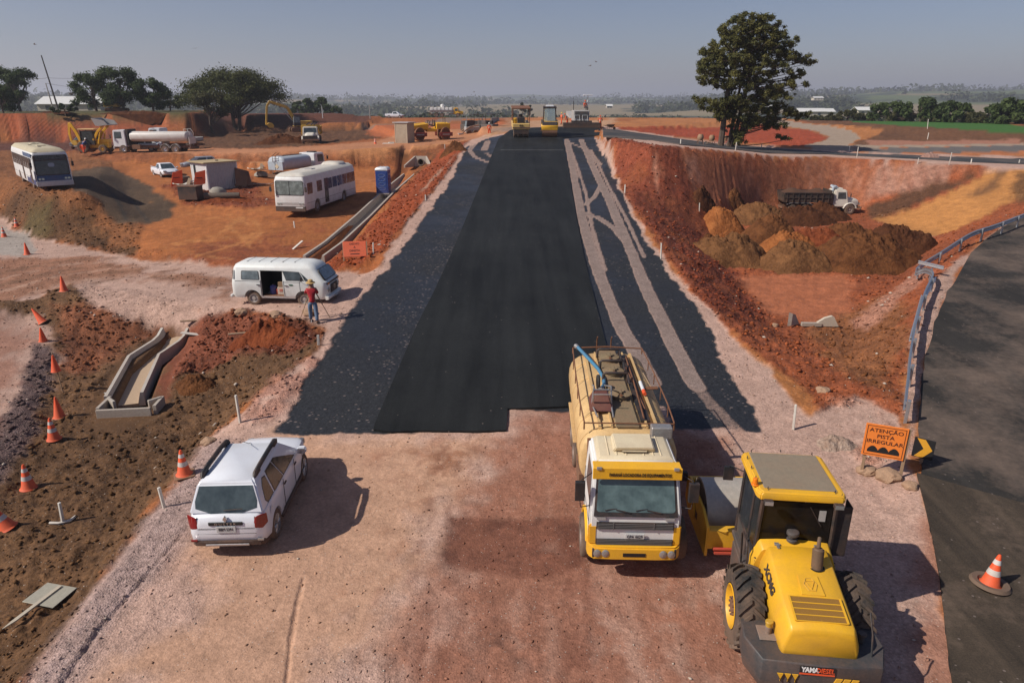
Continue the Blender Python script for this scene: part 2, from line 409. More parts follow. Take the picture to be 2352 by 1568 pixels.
# left plateau grass, banks, yards
exec_layers = True
layer([(-400, 268), (200, 270), (430, 268), (470, 258), (470, 236), (-400, 236)], (.10, .10, .04), 2, .8, cl=.4)
layer([(-400, 400), (-200, 345), (0, 318), (300, 318), (480, 312), (430, 266), (200, 264), (-400, 264)], (.31, .088, .034), .5, .3, cl=.15, vary=.25)
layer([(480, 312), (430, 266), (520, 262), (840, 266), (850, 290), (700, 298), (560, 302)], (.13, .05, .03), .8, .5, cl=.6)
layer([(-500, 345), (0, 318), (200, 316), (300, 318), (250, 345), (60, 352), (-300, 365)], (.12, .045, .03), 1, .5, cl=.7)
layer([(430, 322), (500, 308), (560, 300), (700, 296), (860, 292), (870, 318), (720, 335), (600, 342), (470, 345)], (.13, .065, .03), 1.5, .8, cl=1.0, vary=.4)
layer([(250, 348), (440, 340), (600, 343), (760, 333), (860, 325), (900, 300), (1000, 286), (1180, 283), (1180, 300), (1060, 325), (1000, 332), (800, 347), (600, 357), (440, 357)], (.48, .24, .13), .8, .5, cl=.15, vary=.15)
layer([(840, 296), (1000, 284), (1160, 281), (1170, 290), (1060, 296), (930, 312), (860, 315)], (.45, .15, .06), 1, .5, cl=.3)
layer([(830, 283), (1000, 276), (1180, 266), (1180, 271), (1000, 284), (830, 293)], (.24, .18, .15), .3, .2, cl=.05)
layer([(150, 348), (440, 360), (600, 361), (800, 349), (1000, 334), (1055, 322), (1020, 345), (955, 390), (870, 384), (600, 382), (420, 372), (250, 372)], (.28, .105, .04), .5, .3, cl=.9, vary=.4)
layer([(560, 372), (700, 352), (860, 340), (1000, 331), (1040, 326), (1040, 330), (1000, 337), (860, 346), (720, 360), (600, 378)], (.52, .26, .12), .3, .2, cl=.1)
layer([(820, 352), (1010, 336), (1040, 360), (985, 392), (880, 384), (840, 372)], (.17, .075, .03), .6, .5, cl=1, blotch=(-.2, .2))
# work yard
layer([(230, 372), (420, 372), (600, 384), (870, 386), (955, 392), (935, 412), (895, 452), (835, 512), (760, 582), (735, 606), (560, 612), (430, 590), (300, 580), (340, 500), (290, 440)], (.40, .155, .05), .6, .3, cl=.25, vary=.35)
layer([(420, 600), (430, 560), (700, 520), (820, 500), (735, 600), (560, 612)], (.27, .085, .035), 1.2, .8, cl=.3, blotch=(-.25, .25))
layer([(380, 425), (560, 400), (600, 440), (640, 470), (560, 480), (440, 470)], (.24, .07, .03), .8, .5, cl=.7)
layer([(560, 385), (760, 392), (860, 420), (640, 400)], (.48, .2, .08), 1, .6, .7)
for s_ in ([(410, 505), (500, 500), (560, 510), (590, 530), (560, 555), (500, 575), (450, 590)], [(430, 500), (520, 492), (585, 508), (600, 535), (560, 565)], [(520, 520), (560, 545), (575, 570)], [(400, 560), (500, 540), (560, 500)], [(300, 600), (420, 560), (520, 545)]):
    stroke(s_, .32, (.52, .24, .085), .75, .12, .2)
for s_ in ([(1020, 395), (870, 460)], [(440, 395), (620, 480), (800, 470)], [(600, 500), (720, 510), (830, 470)], [(350, 600), (450, 585), (620, 590), (730, 575)]):
    stroke(s_, .5, (.25, .09, .035), .5, .25, .5)
# blue-bus terrace and the banks down to the lower track
layer([(-500, 380), (-200, 350), (60, 345), (180, 352), (250, 372), (290, 440), (340, 500), (300, 585), (200, 566), (60, 545), (0, 500), (-500, 470)], (.26, .115, .045), .5, .3, cl=.8, vary=.4)
layer([(20, 440), (130, 460), (200, 500), (270, 560), (330, 590), (200, 572), (60, 548), (-20, 500)], (.12, .062, .026), .7, .5, cl=1, vary=.6)
layer([(60, 480), (110, 475), (120, 530), (90, 548), (50, 530)], (.11, .085, .035), .5, .5, cl=.9)
layer([(160, 395), (260, 385), (330, 420), (400, 470), (398, 500), (350, 515), (270, 515), (230, 470), (170, 440)], (.10, .070, .045), .4, .25, cl=.3, vary=.6)
stroke([(260, 420), (310, 470), (340, 510)], .3, (.05, .045, .04), .8, .1, .1); stroke([(230, 410), (270, 460), (290, 505)], .3, (.05, .045, .04), .8, .1, .1)
# lower gravel track, pink
layer([(-500, 470), (0, 500), (60, 545), (200, 568), (300, 592), (420, 606), (560, 620), (700, 626), (800, 622), (860, 618), (900, 600), (800, 700), (765, 745), (700, 745), (640, 730), (560, 712), (480, 720), (400, 705), (300, 690), (200, 650), (140, 660), (100, 700), (-400, 780)], PINK*.95, .4, .2, cl=.1, gr=.7, vary=.15)
layer([(-400, 600), (0, 600), (200, 590), (400, 625), (560, 650), (520, 690), (420, 640), (200, 640), (60, 690), (-400, 790)], (.24, .105, .055), 1, .6, .85, cl=.3, vary=.3)
for i in range(7): stroke([(-200, 640+i*18), (0, 628+i*14), (150, 600+i*10), (300, 590+i*8), (400, 592+i*8)], .3, (.42, .27, .2) if i % 2 else (.13, .07, .04), .55, .15, .35)
layer([(0, 520), (60, 540), (85, 575), (60, 590), (0, 585), (-60, 560)], (.30, .28, .25), .2, .15, .8)
# near left: brown spoil, gravel, clods
layer([(-500, 640), (60, 690), (150, 655), (260, 690), (400, 710), (560, 745), (700, 735), (735, 800), (640, 880), (480, 1010), (395, 1130), (300, 1250), (180, 1410), (60, 1568), (-600, 2300), (-900, 1300)], (.125, .064, .029), .5, .25, cl=.6, gr=.15, vary=.45)
layer([(120, 700), (300, 690), (420, 730), (380, 790), (300, 800), (180, 860), (130, 830), (150, 760)], (.20, .07, .032), .8, .5, .9, cl=.9, vary=.5)
layer([(180, 655), (300, 670), (420, 695), (520, 715), (460, 760), (300, 730), (210, 700)], PINK*.9, .5, .25, cl=.35, gr=1)
layer([(440, 745), (560, 715), (700, 740), (725, 775), (680, 810), (560, 815), (420, 870), (370, 930), (350, 900), (400, 800)], (.17, .052, .026), .5, .3, cl=1.3, vary=.4)
layer([(-500, 720), (0, 705), (95, 730), (120, 800), (105, 900), (60, 1000), (20, 1120), (-60, 1200), (-900, 1700)], PINK*.82, .5, .3, cl=.1, gr=.8, vary=.2)
layer([(75, 790), (115, 800), (110, 900), (75, 1000), (20, 1100), (-40, 1220), (-200, 1400), (-200, 1200), (-40, 1020), (40, 900)], (.13, .085, .078), .3, .2, cl=.5, gr=1)
layer([(-400, 730), (0, 730), (60, 790), (20, 900), (-60, 1020), (-400, 1300)], (.27, .12, .075), .8, .5, .7, cl=.1)
BRNM = sdist(GX, GY, [tuple(G(x, y).xy) for x, y in [(-500, 640), (150, 655), (400, 710), (700, 735), (735, 800), (480, 1010), (300, 1250), (60, 1568), (-600, 2300), (-900, 1300)]]); BRNM = (BRNM < 0)*1.0
# embankment of the main road, left
layer([(1060, 330), (1100, 322), (1055, 360), (1000, 440), (940, 505), (880, 575), (820, 618), (740, 625), (770, 590), (850, 520), (910, 455), (960, 400), (1010, 350)], (.30, .075, .026), .35, .15, cl=1.1, vary=.35)
layer([(1052, 350), (1062, 338), (975, 440), (960, 445)], PINK*.9, .2, .2)
# red pit, its walls and its floor
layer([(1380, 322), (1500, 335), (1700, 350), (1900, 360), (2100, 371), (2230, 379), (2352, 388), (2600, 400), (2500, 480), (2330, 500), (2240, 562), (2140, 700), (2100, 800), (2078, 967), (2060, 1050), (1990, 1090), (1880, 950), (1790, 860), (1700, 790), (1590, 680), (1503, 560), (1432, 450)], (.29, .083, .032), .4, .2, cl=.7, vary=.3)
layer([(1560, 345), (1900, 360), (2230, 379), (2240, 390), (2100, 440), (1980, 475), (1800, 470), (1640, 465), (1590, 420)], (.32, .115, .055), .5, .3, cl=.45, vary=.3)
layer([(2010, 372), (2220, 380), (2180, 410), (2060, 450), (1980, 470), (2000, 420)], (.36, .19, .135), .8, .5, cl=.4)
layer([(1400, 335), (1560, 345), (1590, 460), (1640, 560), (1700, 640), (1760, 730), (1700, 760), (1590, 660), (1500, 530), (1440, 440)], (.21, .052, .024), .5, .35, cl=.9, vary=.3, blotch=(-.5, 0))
layer([(1985, 480), (2100, 440), (2250, 390), (2262, 398), (2180, 440), (2060, 490), (2000, 500)], (.11, .05, .025), .3, .25, cl=1.3)
layer([(1990, 500), (2080, 488), (2190, 440), (2265, 390), (2420, 392), (2430, 430), (2300, 475), (2200, 530), (2110, 550), (2040, 520)], (.46, .21, .065), .4, .25, cl=.2, vary=.25)
stroke([(2300, 395), (2270, 430), (2240, 450)], 1.2, (.12, .06, .03), .8, .5, .6)
layer([(2330, 395), (2420, 398), (2410, 440), (2330, 470), (2320, 430)], (.14, .07, .03), .6, .5, .9, cl=1)
layer([(1690, 640), (1800, 632), (1960, 630), (1950, 720), (1900, 760), (1850, 740), (1760, 720)], (.38, .13, .06), .5, .4, cl=.3)
layer([(1850, 750), (1960, 720), (2060, 660), (2080, 760), (2060, 920), (1960, 880), (1880, 830)], (.24, .095, .038), .7, .5, cl=.8, vary=.4)
layer([(1960, 740), (2060, 660), (2120, 610), (2130, 640), (2060, 700), (1990, 760)], (.40, .2, .14), .4, .3, .8, gr=.4)
# gravelly shoulder, right; rubble near the signs
layer([(1370, 316), (1382, 324), (1432, 450), (1503, 560), (1590, 680), (1700, 790), (1780, 850), (1860, 960), (1960, 900), (2070, 960), (2080, 1060), (2130, 1200), (2170, 1400), (2190, 1568), (2200, 2300), (-600, 2300), (60, 1568), (180, 1410), (300, 1250), (395, 1130), (480, 1010), (640, 880), (735, 800), (790, 700), (870, 615), (930, 520), (985, 450), (1040, 380), (1068, 330), (1110, 312)], PINK, .25, .12, cl=.12, gr=.85, vary=.12)
layer([(1750, 860), (1860, 900), (1960, 880), (2060, 920), (2070, 1060), (2000, 1080), (1900, 1010), (1800, 940)], (.36, .16, .1), .8, .5, .85, cl=.9, gr=1, blotch=(-.2, .25))
layer([(2150, 640), (2250, 562), (2330, 500), (2420, 470), (2352, 492), (2230, 582), (2169, 684), (2128, 815), (2111, 967), (2111, 1049), (2080, 1040), (2075, 900), (2100, 780), (2120, 700)], PINK*.95, .25, .15, cl=.3, gr=1)
layer([(470, 1020), (560, 1010), (520, 1110), (420, 1250), (300, 1400), (150, 1600), (-300, 2300), (-600, 2300), (60, 1568), (300, 1250)], (.33, .235, .21), .3, .3, cl=.3, gr=1)
layer([(640, 840), (760, 790), (740, 850), (640, 960), (560, 1000), (540, 960)], (.36, .17, .12), .6, .4, .7, cl=.6, gr=1, blotch=(-.1, .2))
# near platform: tan hard-packed left, reddish worn right
layer([(640, 990), (1130, 1000), (1110, 1080), (1000, 1230), (900, 1400), (820, 1568), (700, 2300), (-100, 2300), (250, 1568), (480, 1300), (640, 1100)], (.50, .305, .205), 1.2, .8, .9, cl=.05, gr=.35, vary=.15)
layer([(1165, 955), (1560, 955), (1690, 1000), (1730, 1080), (1700, 1180), (1660, 1260), (1700, 1400), (1760, 1568), (1800, 2300), (700, 2300), (850, 1568), (950, 1400), (1030, 1290), (1040, 1190), (1100, 1090), (1140, 1000)], (.27, .115, .07), 1.3, 1.0, .9, cl=.1, gr=.6, vary=.2)
for s_ in ([(1100, 1000), (1000, 1080), (900, 1200), (800, 1340), (740, 1500)], [(1020, 1000), (960, 1060), (880, 1140)], [(1060, 1040), (960, 1180), (900, 1290), (840, 1420), (800, 1568)], [(860, 1050), (1010, 1045), (1120, 1100)]):
    stroke(s_, .7, (.27, .115, .06), .75, .4, .6, patch=(-.15, .3))
for s_ in ([(1100, 1570), (1080, 1400), (1100, 1250)], [(1500, 1568), (1380, 1420), (1300, 1400)], [(1200, 1568), (1180, 1300), (1200, 1050)], [(1620, 1568), (1560, 1350)], [(900, 1560), (880, 1420)], [(1700, 1500), (1680, 1330), (1640, 1330)]):
    stroke(s_, .6, (.4, .25, .19), .55, .35, .7, patch=(-.1, .25), gr=1)
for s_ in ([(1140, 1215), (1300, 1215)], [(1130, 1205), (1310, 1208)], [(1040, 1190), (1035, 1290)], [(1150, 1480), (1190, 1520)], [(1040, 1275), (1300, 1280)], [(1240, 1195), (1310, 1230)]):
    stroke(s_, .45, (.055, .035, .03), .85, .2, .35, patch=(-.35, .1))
stroke([(830, 1470), (800, 1568)], .5, (.17, .07, .035), .8, .2, .4, patch=(-.3, .2)); stroke([(760, 1520), (720, 1600)], .4, (.17, .07, .035), .7, .2, .4, patch=(-.3, .2))
layer([(2130, 1200), (2190, 1290), (2150, 1360), (2175, 1430), (2180, 1600), (2150, 1600), (2100, 1350)], (.3, .13, .08), .5, .4, .8, gr=.6)
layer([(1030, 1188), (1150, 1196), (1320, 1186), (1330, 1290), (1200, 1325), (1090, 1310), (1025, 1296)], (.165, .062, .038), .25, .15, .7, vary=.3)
rs_ = random.Random(4)
for x in range(820, 2080, 42):                                     # wheel-worn streaks running with the road
    x += rs_.uniform(-15, 15); y0 = rs_.uniform(1000, 1300); f = lambda y: 1238+(x-1238)*(y-102)/(1568-102)
    stroke([(f(1600), 1600), (f((1600+y0)/2)+rs_.uniform(-8, 8), (1600+y0)/2), (f(y0), y0)], rs_.uniform(.12, .45), (.40, .25, .19) if rs_.random() < .45 else (.15, .058, .036), rs_.uniform(.25, .6), .15, .25, patch=(-.2, .2))
for x in range(200, 820, 60):
    f = lambda y: 1238+(x-1238)*(y-102)/(1568-102); stroke([(f(1600), 1600), (f(1300), 1300), (f(1050), 1050)], .3, (.34, .2, .15) if x % 120 else (.48, .34, .26), .4, .2, .3, patch=(-.15, .25))
for i in range(60):                                                # streaks down the pit walls
    x = rs_.uniform(1480, 2200); yt = 345+(x-1560)*.055; yb = 465-max(0, x-1980)*.3; a_ = rs_.uniform(0, .3); b_ = rs_.uniform(.55, 1)
    stroke([(x, yt+(yb-yt)*a_), (x+rs_.uniform(2, 12), yt+(yb-yt)*(a_+b_)/2), (x+rs_.uniform(5, 22), yt+(yb-yt)*b_)], rs_.uniform(.12, .5), rs_.choice([(.42, .2, .13), (.17, .05, .025), (.36, .15, .08), (.2, .06, .03)]), rs_.uniform(.35, .75), .2, .2)
for i in range(70):
    x = rs_.uniform(-100, 470); stroke([(x+14, rs_.uniform(262, 280)), (x, rs_.uniform(290, 318))], rs_.uniform(.1, .35), rs_.choice([(.38, .14, .07), (.15, .042, .022), (.2, .055, .03)]), rs_.uniform(.4, .8), .15, .1)
for i in range(46):                                                # left wall of the pit and the embankment foot
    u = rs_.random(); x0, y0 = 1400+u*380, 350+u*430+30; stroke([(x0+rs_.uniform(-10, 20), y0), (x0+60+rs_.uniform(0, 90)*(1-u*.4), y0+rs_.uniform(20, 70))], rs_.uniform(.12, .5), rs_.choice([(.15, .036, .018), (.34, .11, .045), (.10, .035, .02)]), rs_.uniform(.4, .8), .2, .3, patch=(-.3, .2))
for i in range(60):                                                # churned yard
    x, y = rs_.uniform(380, 860), rs_.uniform(400, 600); stroke([(x, y), (x+rs_.uniform(-90, 90), y+rs_.uniform(-12, 12)), (x+rs_.uniform(-140, 140), y+rs_.uniform(-30, 30))], rs_.uniform(.12, .4), rs_.choice([(.52, .26, .10), (.20, .07, .03), (.27, .1, .04)]), rs_.uniform(.3, .65), .12, .2, patch=(-.2, .2))
# back right: red plots, loop road, crop
layer([(1390, 296), (1500, 285), (1700, 282), (1860, 300), (1905, 318), (1870, 330), (1850, 338), (1600, 318)], (.33, .062, .022), .5, .3, cl=.5, vary=.2)
layer([(1380, 284), (1500, 272), (1720, 272), (1800, 284), (1700, 290), (1560, 290), (1420, 292)], (.42, .17, .06), .8, .5, cl=.3, vary=.3)
layer([(1830, 262), (1980, 280), (2352, 288), (3000, 300), (3000, 345), (2352, 334), (1990, 340), (1950, 330), (1990, 318), (1950, 300), (1840, 278)], (.15, .07, .032), .6, .4, cl=.6, vary=.3)
layer([(1990, 322), (2352, 320), (2352, 334), (1990, 340)], (.36, .17, .11), .5, .4, cl=.3)
layer([(1800, 278), (1980, 290), (2030, 300), (1990, 320), (1960, 325), (1975, 308), (1900, 290)], (.42, .17, .055), .4, .3, cl=.4)
layer([(1700, 268), (1800, 276), (1900, 288), (1955, 300), (1975, 318), (1950, 334), (2352, 330), (2352, 340), (1990, 348), (1870, 342), (1850, 334), (1890, 325), (1905, 315), (1870, 300), (1780, 287), (1690, 276)], (.34, .265, .20), .25, .15, cl=.03)
layer([(1950, 342), (2352, 334), (3000, 340), (3000, 372), (2352, 357), (2020, 351)], (.42, .155, .06), .3, .2, cl=.3, vary=.2)
layer([(1940, 341), (2000, 340), (2352, 334), (3000, 328), (3000, 343), (2352, 347), (2000, 350)], (.13, .12, .115), .1, .08, cl=.0)
layer([(1950, 277), (2100, 280), (2352, 292), (3200, 320), (3200, 336), (2352, 309), (2250, 301), (2100, 291), (1955, 281)], (.045, .13, .02), .4, .3, cl=.1)
layer([(2352, 292), (2352, 306), (2240, 297), (2100, 286), (2100, 279)], (.045, .13, .02), .3, .3, cl=.1)
# crest ahead: sandy
layer([(1150, 268), (1390, 268), (1420, 280), (1380, 300), (1285, 296), (1180, 300), (1110, 316), (1165, 285)], (.45, .27, .16), 1, .6, cl=.1, vary=.2)
layer([(1170, 268), (1400, 268), (1400, 276), (1170, 278)], (.42, .17, .06), 1, .6, cl=.2)
layer([(1130, 300), (1175, 292), (1290, 292), (1290, 302), (1180, 306)], (.3, .23, .19), .5, .4)
# cross road, asphalt with pink verges
layer([(1385, 290), (1560, 316), (1690, 331), (1850, 342), (2000, 350), (2352, 358), (3000, 376), (3000, 402), (2352, 388), (2230, 380), (2100, 371), (1900, 359), (1690, 350), (1500, 335), (1390, 324)], PINK, .25, .15, cl=.1, gr=.8)

# tack coat over the stone base: everything between the shoulders not yet paved
TACK = [(1150, 305), (1072, 338), (1050, 385), (1018, 440), (975, 500), (935, 560), (890, 610), (858, 655), (815, 705), (785, 760), (735, 835), (690, 905), (655, 955), (632, 992), (760, 996), (860, 996), (1165, 985), (1165, 940), (1400, 940), (1525, 940), (1545, 988), (1690, 992), (1748, 992), (1722, 920), (1680, 850), (1640, 775), (1562, 660), (1498, 570), (1442, 480), (1405, 400), (1370, 330), (1360, 300)]
tp = [tuple(P(x, y, road_e).xy) for x, y in TACK]
s = sdist(GX, GY, tp)+jx*.28+jx2*.22
tar = 1-sstep(-.18, .18, s)
# wheel tracks worn through the tack coat; one near end dimmed as truck shadow
for pts, wd, am in (([(1302, 322), (1318, 400), (1336, 500), (1366, 600), (1400, 690), (1432, 760), (1468, 820), (1500, 880)], .62, 1), ([(1306, 322), (1345, 440), (1360, 520), (1390, 620)], .25, .8),
                ([(1335, 322), (1368, 395), (1400, 460), (1438, 550), (1488, 670), (1528, 750), (1568, 830), (1600, 888)], .64, 1), ([(1600, 888), (1640, 935), (1690, 985)], .5, .5), ([(1358, 345), (1400, 430), (1438, 500), (1480, 590)], .25, .9), 
                ([(1338, 488), (1375, 500), (1412, 525), (1440, 558)], .45, 1), ([(1380, 425), (1366, 452), (1345, 470)], .35, .9), ([(1310, 328), (1350, 345), (1380, 380)], .5, .8),
                ([(1100, 320), (1078, 345), (1092, 362), (1130, 376)], .55, .9), ([(1122, 322), (1112, 345)], .8, .7), ([(1118, 352), (1136, 366)], .6, .6)):
    stroke(pts, wd, (0, 0, 0), am, .07, .05, istar=True)
track = (1-tar)*(s < -.2)
colr = colr*(1-track[..., None]*.85)+C((.185, .145, .13))*track[..., None]*.85; clod = clod*(1-track)
# relief
clod = clod*sstep(.95, 1.5, seg_dist(GX, GY, _ch2, False))*sstep(.75, 1.1, seg_dist(GX, GY, _ch1, False))
relief = (fbm(GX, GY, 1.1, 4, .6, 20)*.24+np.abs(jx2)*.20+np.abs(fine)*.12)*clod*near*(1-tar)+med*.12*clod*near
fp = 1-sstep(200, 380, DD)
paved = 1-sstep(-.6, .3, s)
for pts, e_ in (([(2900, 330), (2352, 491), (2230, 582), (2169, 684), (2128, 815), (2111, 967), (2111, 1049), (2140, 1230), (2168, 1400), (2240, 2300), (3300, 2300), (3900, 1000), (3300, 500)], right_e), ([(1385, 297), (1690, 333), (2000, 350), (2352, 360), (3000, 381), (3000, 397), (2352, 380), (2100, 367), (1690, 347), (1385, 317)], cross_e)):
    paved = np.maximum(paved, 1-sstep(-.2, .4, sdist(GX, GY, [tuple(P(x, y, e_).xy) for x, y in pts])))
HZ2 = HZ+relief*fp*(1-paved*.95)+fine*.012*grav*(DD < 60)
rutv = 0
for pts in ([(147, 1568), (245, 1425), (330, 1330), (430, 1215)], [(658, 1568), (668, 1470), (682, 1390), (697, 1327)]):
    q = [tuple(P(x, y, 0).xy) for x, y in pts]; HZ2 -= .035*(1-sstep(.015, .07, seg_dist(GX, GY, q, False)+jx2*.04))
me = bpy.data.meshes.new('ground'); nr, nc = sh
vco = np.stack([GX, GY, HZ2], -1).reshape(-1, 3).astype(np.float32)
idx = np.arange(nr*nc).reshape(nr, nc)
fq = np.stack([idx[:-1, :-1], idx[:-1, 1:], idx[1:, 1:], idx[1:, :-1]], -1).reshape(-1, 4).astype(np.int32)
me.vertices.add(nr*nc); me.vertices.foreach_set('co', vco.ravel())
me.loops.add(fq.size); me.loops.foreach_set('vertex_index', fq.ravel()); me.polygons.add(len(fq))
me.polygons.foreach_set('loop_start', np.arange(0, fq.size, 4, dtype=np.int32)); me.polygons.foreach_set('loop_total', np.full(len(fq), 4, np.int32))
me.update(calc_edges=True); me.validate()
me.polygons.foreach_set('use_smooth', np.ones(len(fq), bool))
def vattr(name, r, g, b):
    a = me.color_attributes.new(name, 'FLOAT_COLOR', 'POINT'); a.data.foreach_set('color', np.stack([r, g, b, np.ones(sh)], -1).reshape(-1).astype(np.float32))
kk = (1-np.clip(grav*1.8, 0, 1))*(1-tar)*(1-track)*(DD < 200)*(1-sstep(.4, .9, BRNM))*(1-.75*sstep(0, 6, GX)); colr = colr*(1-kk[..., None]*(1-C((.84, .74, .66))))
vattr('soil', colr[..., 0], colr[..., 1], colr[..., 2])
tooth = np.zeros(sh)
for pts in ([(-400, 400), (0, 318), (480, 312), (430, 266), (-400, 264)], [(1640, 352), (2200, 380), (1980, 470), (1640, 465)]):
    tooth = np.maximum(tooth, inside(GX, GY, [tuple(G(x, y).xy) for x, y in pts])*1.0)
vattr('mask', np.clip(grav, 0, 1), tar, np.clip(tooth, 0, 1)); vattr('rough_ground', np.clip(clod, 0, 1), np.exp(-seg_dist(GX, GY, [tuple(P(x, y, road_e).xy) for x, y in ((1145, 320), (960, 745), (862, 975))], False)/1.3), clod*0)
gm, t, b = newmat('ground_soil')
tc = N(t, 'ShaderNodeTexCoord'); co = tc.outputs['Object']
ca = N(t, 'ShaderNodeAttribute', attribute_name='soil'); ma = N(t, 'ShaderNodeAttribute', attribute_name='mask'); sp = N(t, 'ShaderNodeSeparateColor'); t.links.new(ma.outputs['Color'], sp.inputs[0])
gv, tv, ov = sp.outputs[0], sp.outputs[1], sp.outputs[2]; rg = N(t, 'ShaderNodeAttribute', attribute_name='rough_ground'); sr = N(t, 'ShaderNodeSeparateColor'); t.links.new(rg.outputs['Color'], sr.inputs[0]); cv = mapr(t, sr.outputs[0], 0.1, .6, .38, 1)
n_f = noise(t, co, 9, 4, .75); n_m = noise(t, co, 1.7, 4, .6); n_p = noise(t, co, 26, 2, .7)
vo = N(t, 'ShaderNodeTexVoronoi'); vo.inputs['Scale'].default_value = 24; t.links.new(co, vo.inputs['Vector'])
vo2 = N(t, 'ShaderNodeTexVoronoi'); vo2.inputs['Scale'].default_value = 4.2; vo2.inputs['Randomness'].default_value = 1; t.links.new(co, vo2.inputs['Vector'])
sc = N(t, 'ShaderNodeSeparateColor'); t.links.new(vo.outputs['Color'], sc.inputs[0])
c = mixc(t, cv, ca.outputs['Color'], mixc(t, mapr(t, n_f, .32, .68), (.50, .47, .45), (1.42, 1.42, 1.42)), 'MULTIPLY')
c = mixc(t, math_(t, 'ADD', cv, .1), c, mixc(t, mapr(t, n_m, .3, .7), (.68, .66, .64), (1.28, 1.28, 1.28)), 'MULTIPLY')
st = mixc(t, sc.outputs[0], (.62, .6, .6), (1.5, 1.5, 1.5)); c = mixc(t, math_(t, 'MULTIPLY', gv, .5), c, mixc(t, 1.0, c, st, 'MULTIPLY'))
lt = mapr(t, sc.outputs[1], .93, .96); lt = math_(t, 'MULTIPLY', lt, mapr(t, vo.outputs['Distance'], .3, .25)); c = mixc(t, math_(t, 'MULTIPLY', lt, .55), c, (.55, .5, .44))
# tack coat: near-black film, pale stones and leaf-like chips of stone showing through in drifts
dr = mapr(t, math_(t, 'ADD', noise(t, co, .35, 3, .6), math_(t, 'MULTIPLY', n_m, .3)), .60, .80)
vs_ = N(t, 'ShaderNodeMapping'); vs_.inputs['Scale'].default_value = (5.5, 9, 5.5); vs_.inputs['Rotation'].default_value = (0, 0, .5); t.links.new(co, vs_.inputs['Vector'])
vo3 = N(t, 'ShaderNodeTexVoronoi'); vo3.inputs['Scale'].default_value = 1; t.links.new(vs_.outputs[0], vo3.inputs['Vector']); s3 = N(t, 'ShaderNodeSeparateColor'); t.links.new(vo3.outputs['Color'], s3.inputs[0])
chip = math_(t, 'MULTIPLY', mapr(t, vo3.outputs['Distance'], .32, .24), math_(t, 'GREATER_THAN', math_(t, 'ADD', math_(t, 'MULTIPLY', sr.outputs[1], .42), math_(t, 'ADD', s3.outputs[0], math_(t, 'MULTIPLY', dr, .42))), 1.06))
tcx = mixc(t, mapr(t, n_f, .3, .7), (.010, .0105, .012), (.030, .032, .037)); tcx = mixc(t, math_(t, 'MULTIPLY', math_(t, 'GREATER_THAN', sc.outputs[2], .9), .5), tcx, (.05, .05, .054))
tcx = mixc(t, math_(t, 'MULTIPLY', chip, .5), tcx, (.27, .21, .185))
edge = mapr(t, math_(t, 'ADD', tv, math_(t, 'MULTIPLY', math_(t, 'SUBTRACT', n_f, .5), 1.0)), .28, .74)
c = mixc(t, edge, c, tcx); t.links.new(c, b.inputs['Base Color'])
rgh = N(t, 'ShaderNodeMix'); t.links.new(edge, rgh.inputs[0]); rgh.inputs[2].default_value = .95; t.links.new(mapr(t, noise(t, co, .22, 3, .5), .38, .62, .72, .42), rgh.inputs[3]); t.links.new(rgh.outputs[0], b.inputs['Roughness']); b.inputs['Specular IOR Level'].default_value = .28
wv = N(t, 'ShaderNodeTexWave'); wv.bands_direction = 'X'; wv.inputs['Scale'].default_value = .55; wv.inputs['Distortion'].default_value = 5; wv.inputs['Detail'].default_value = 2; wv.inputs['Detail Scale'].default_value = .5
wm = N(t, 'ShaderNodeMapping'); wm.inputs['Scale'].default_value = (1, .15, .25); wm.inputs['Rotation'].default_value = (0, 0.1, 0); t.links.new(co, wm.inputs['Vector']); t.links.new(wm.outputs[0], wv.inputs['Vector'])
hsum = math_(t, 'ADD', math_(t, 'MULTIPLY', n_f, .7), math_(t, 'MULTIPLY', math_(t, 'MULTIPLY', vo.outputs['Distance'], gv), .45))
hsum = math_(t, 'ADD', hsum, math_(t, 'MULTIPLY', n_m, 1.5))
hsum = math_(t, 'ADD', hsum, math_(t, 'MULTIPLY', math_(t, 'MULTIPLY', wv.outputs['Fac'], ov), 1.0))
hsum = math_(t, 'MULTIPLY', hsum, math_(t, 'MULTIPLY', mapr(t, edge, 0, 1, 1, .25), cv))
bump(t, b, hsum, .075, .9)
me.materials.append(gm)
ground = bpy.data.objects.new('ground', me); COL.objects.link(ground); tag(ground, kind='structure')

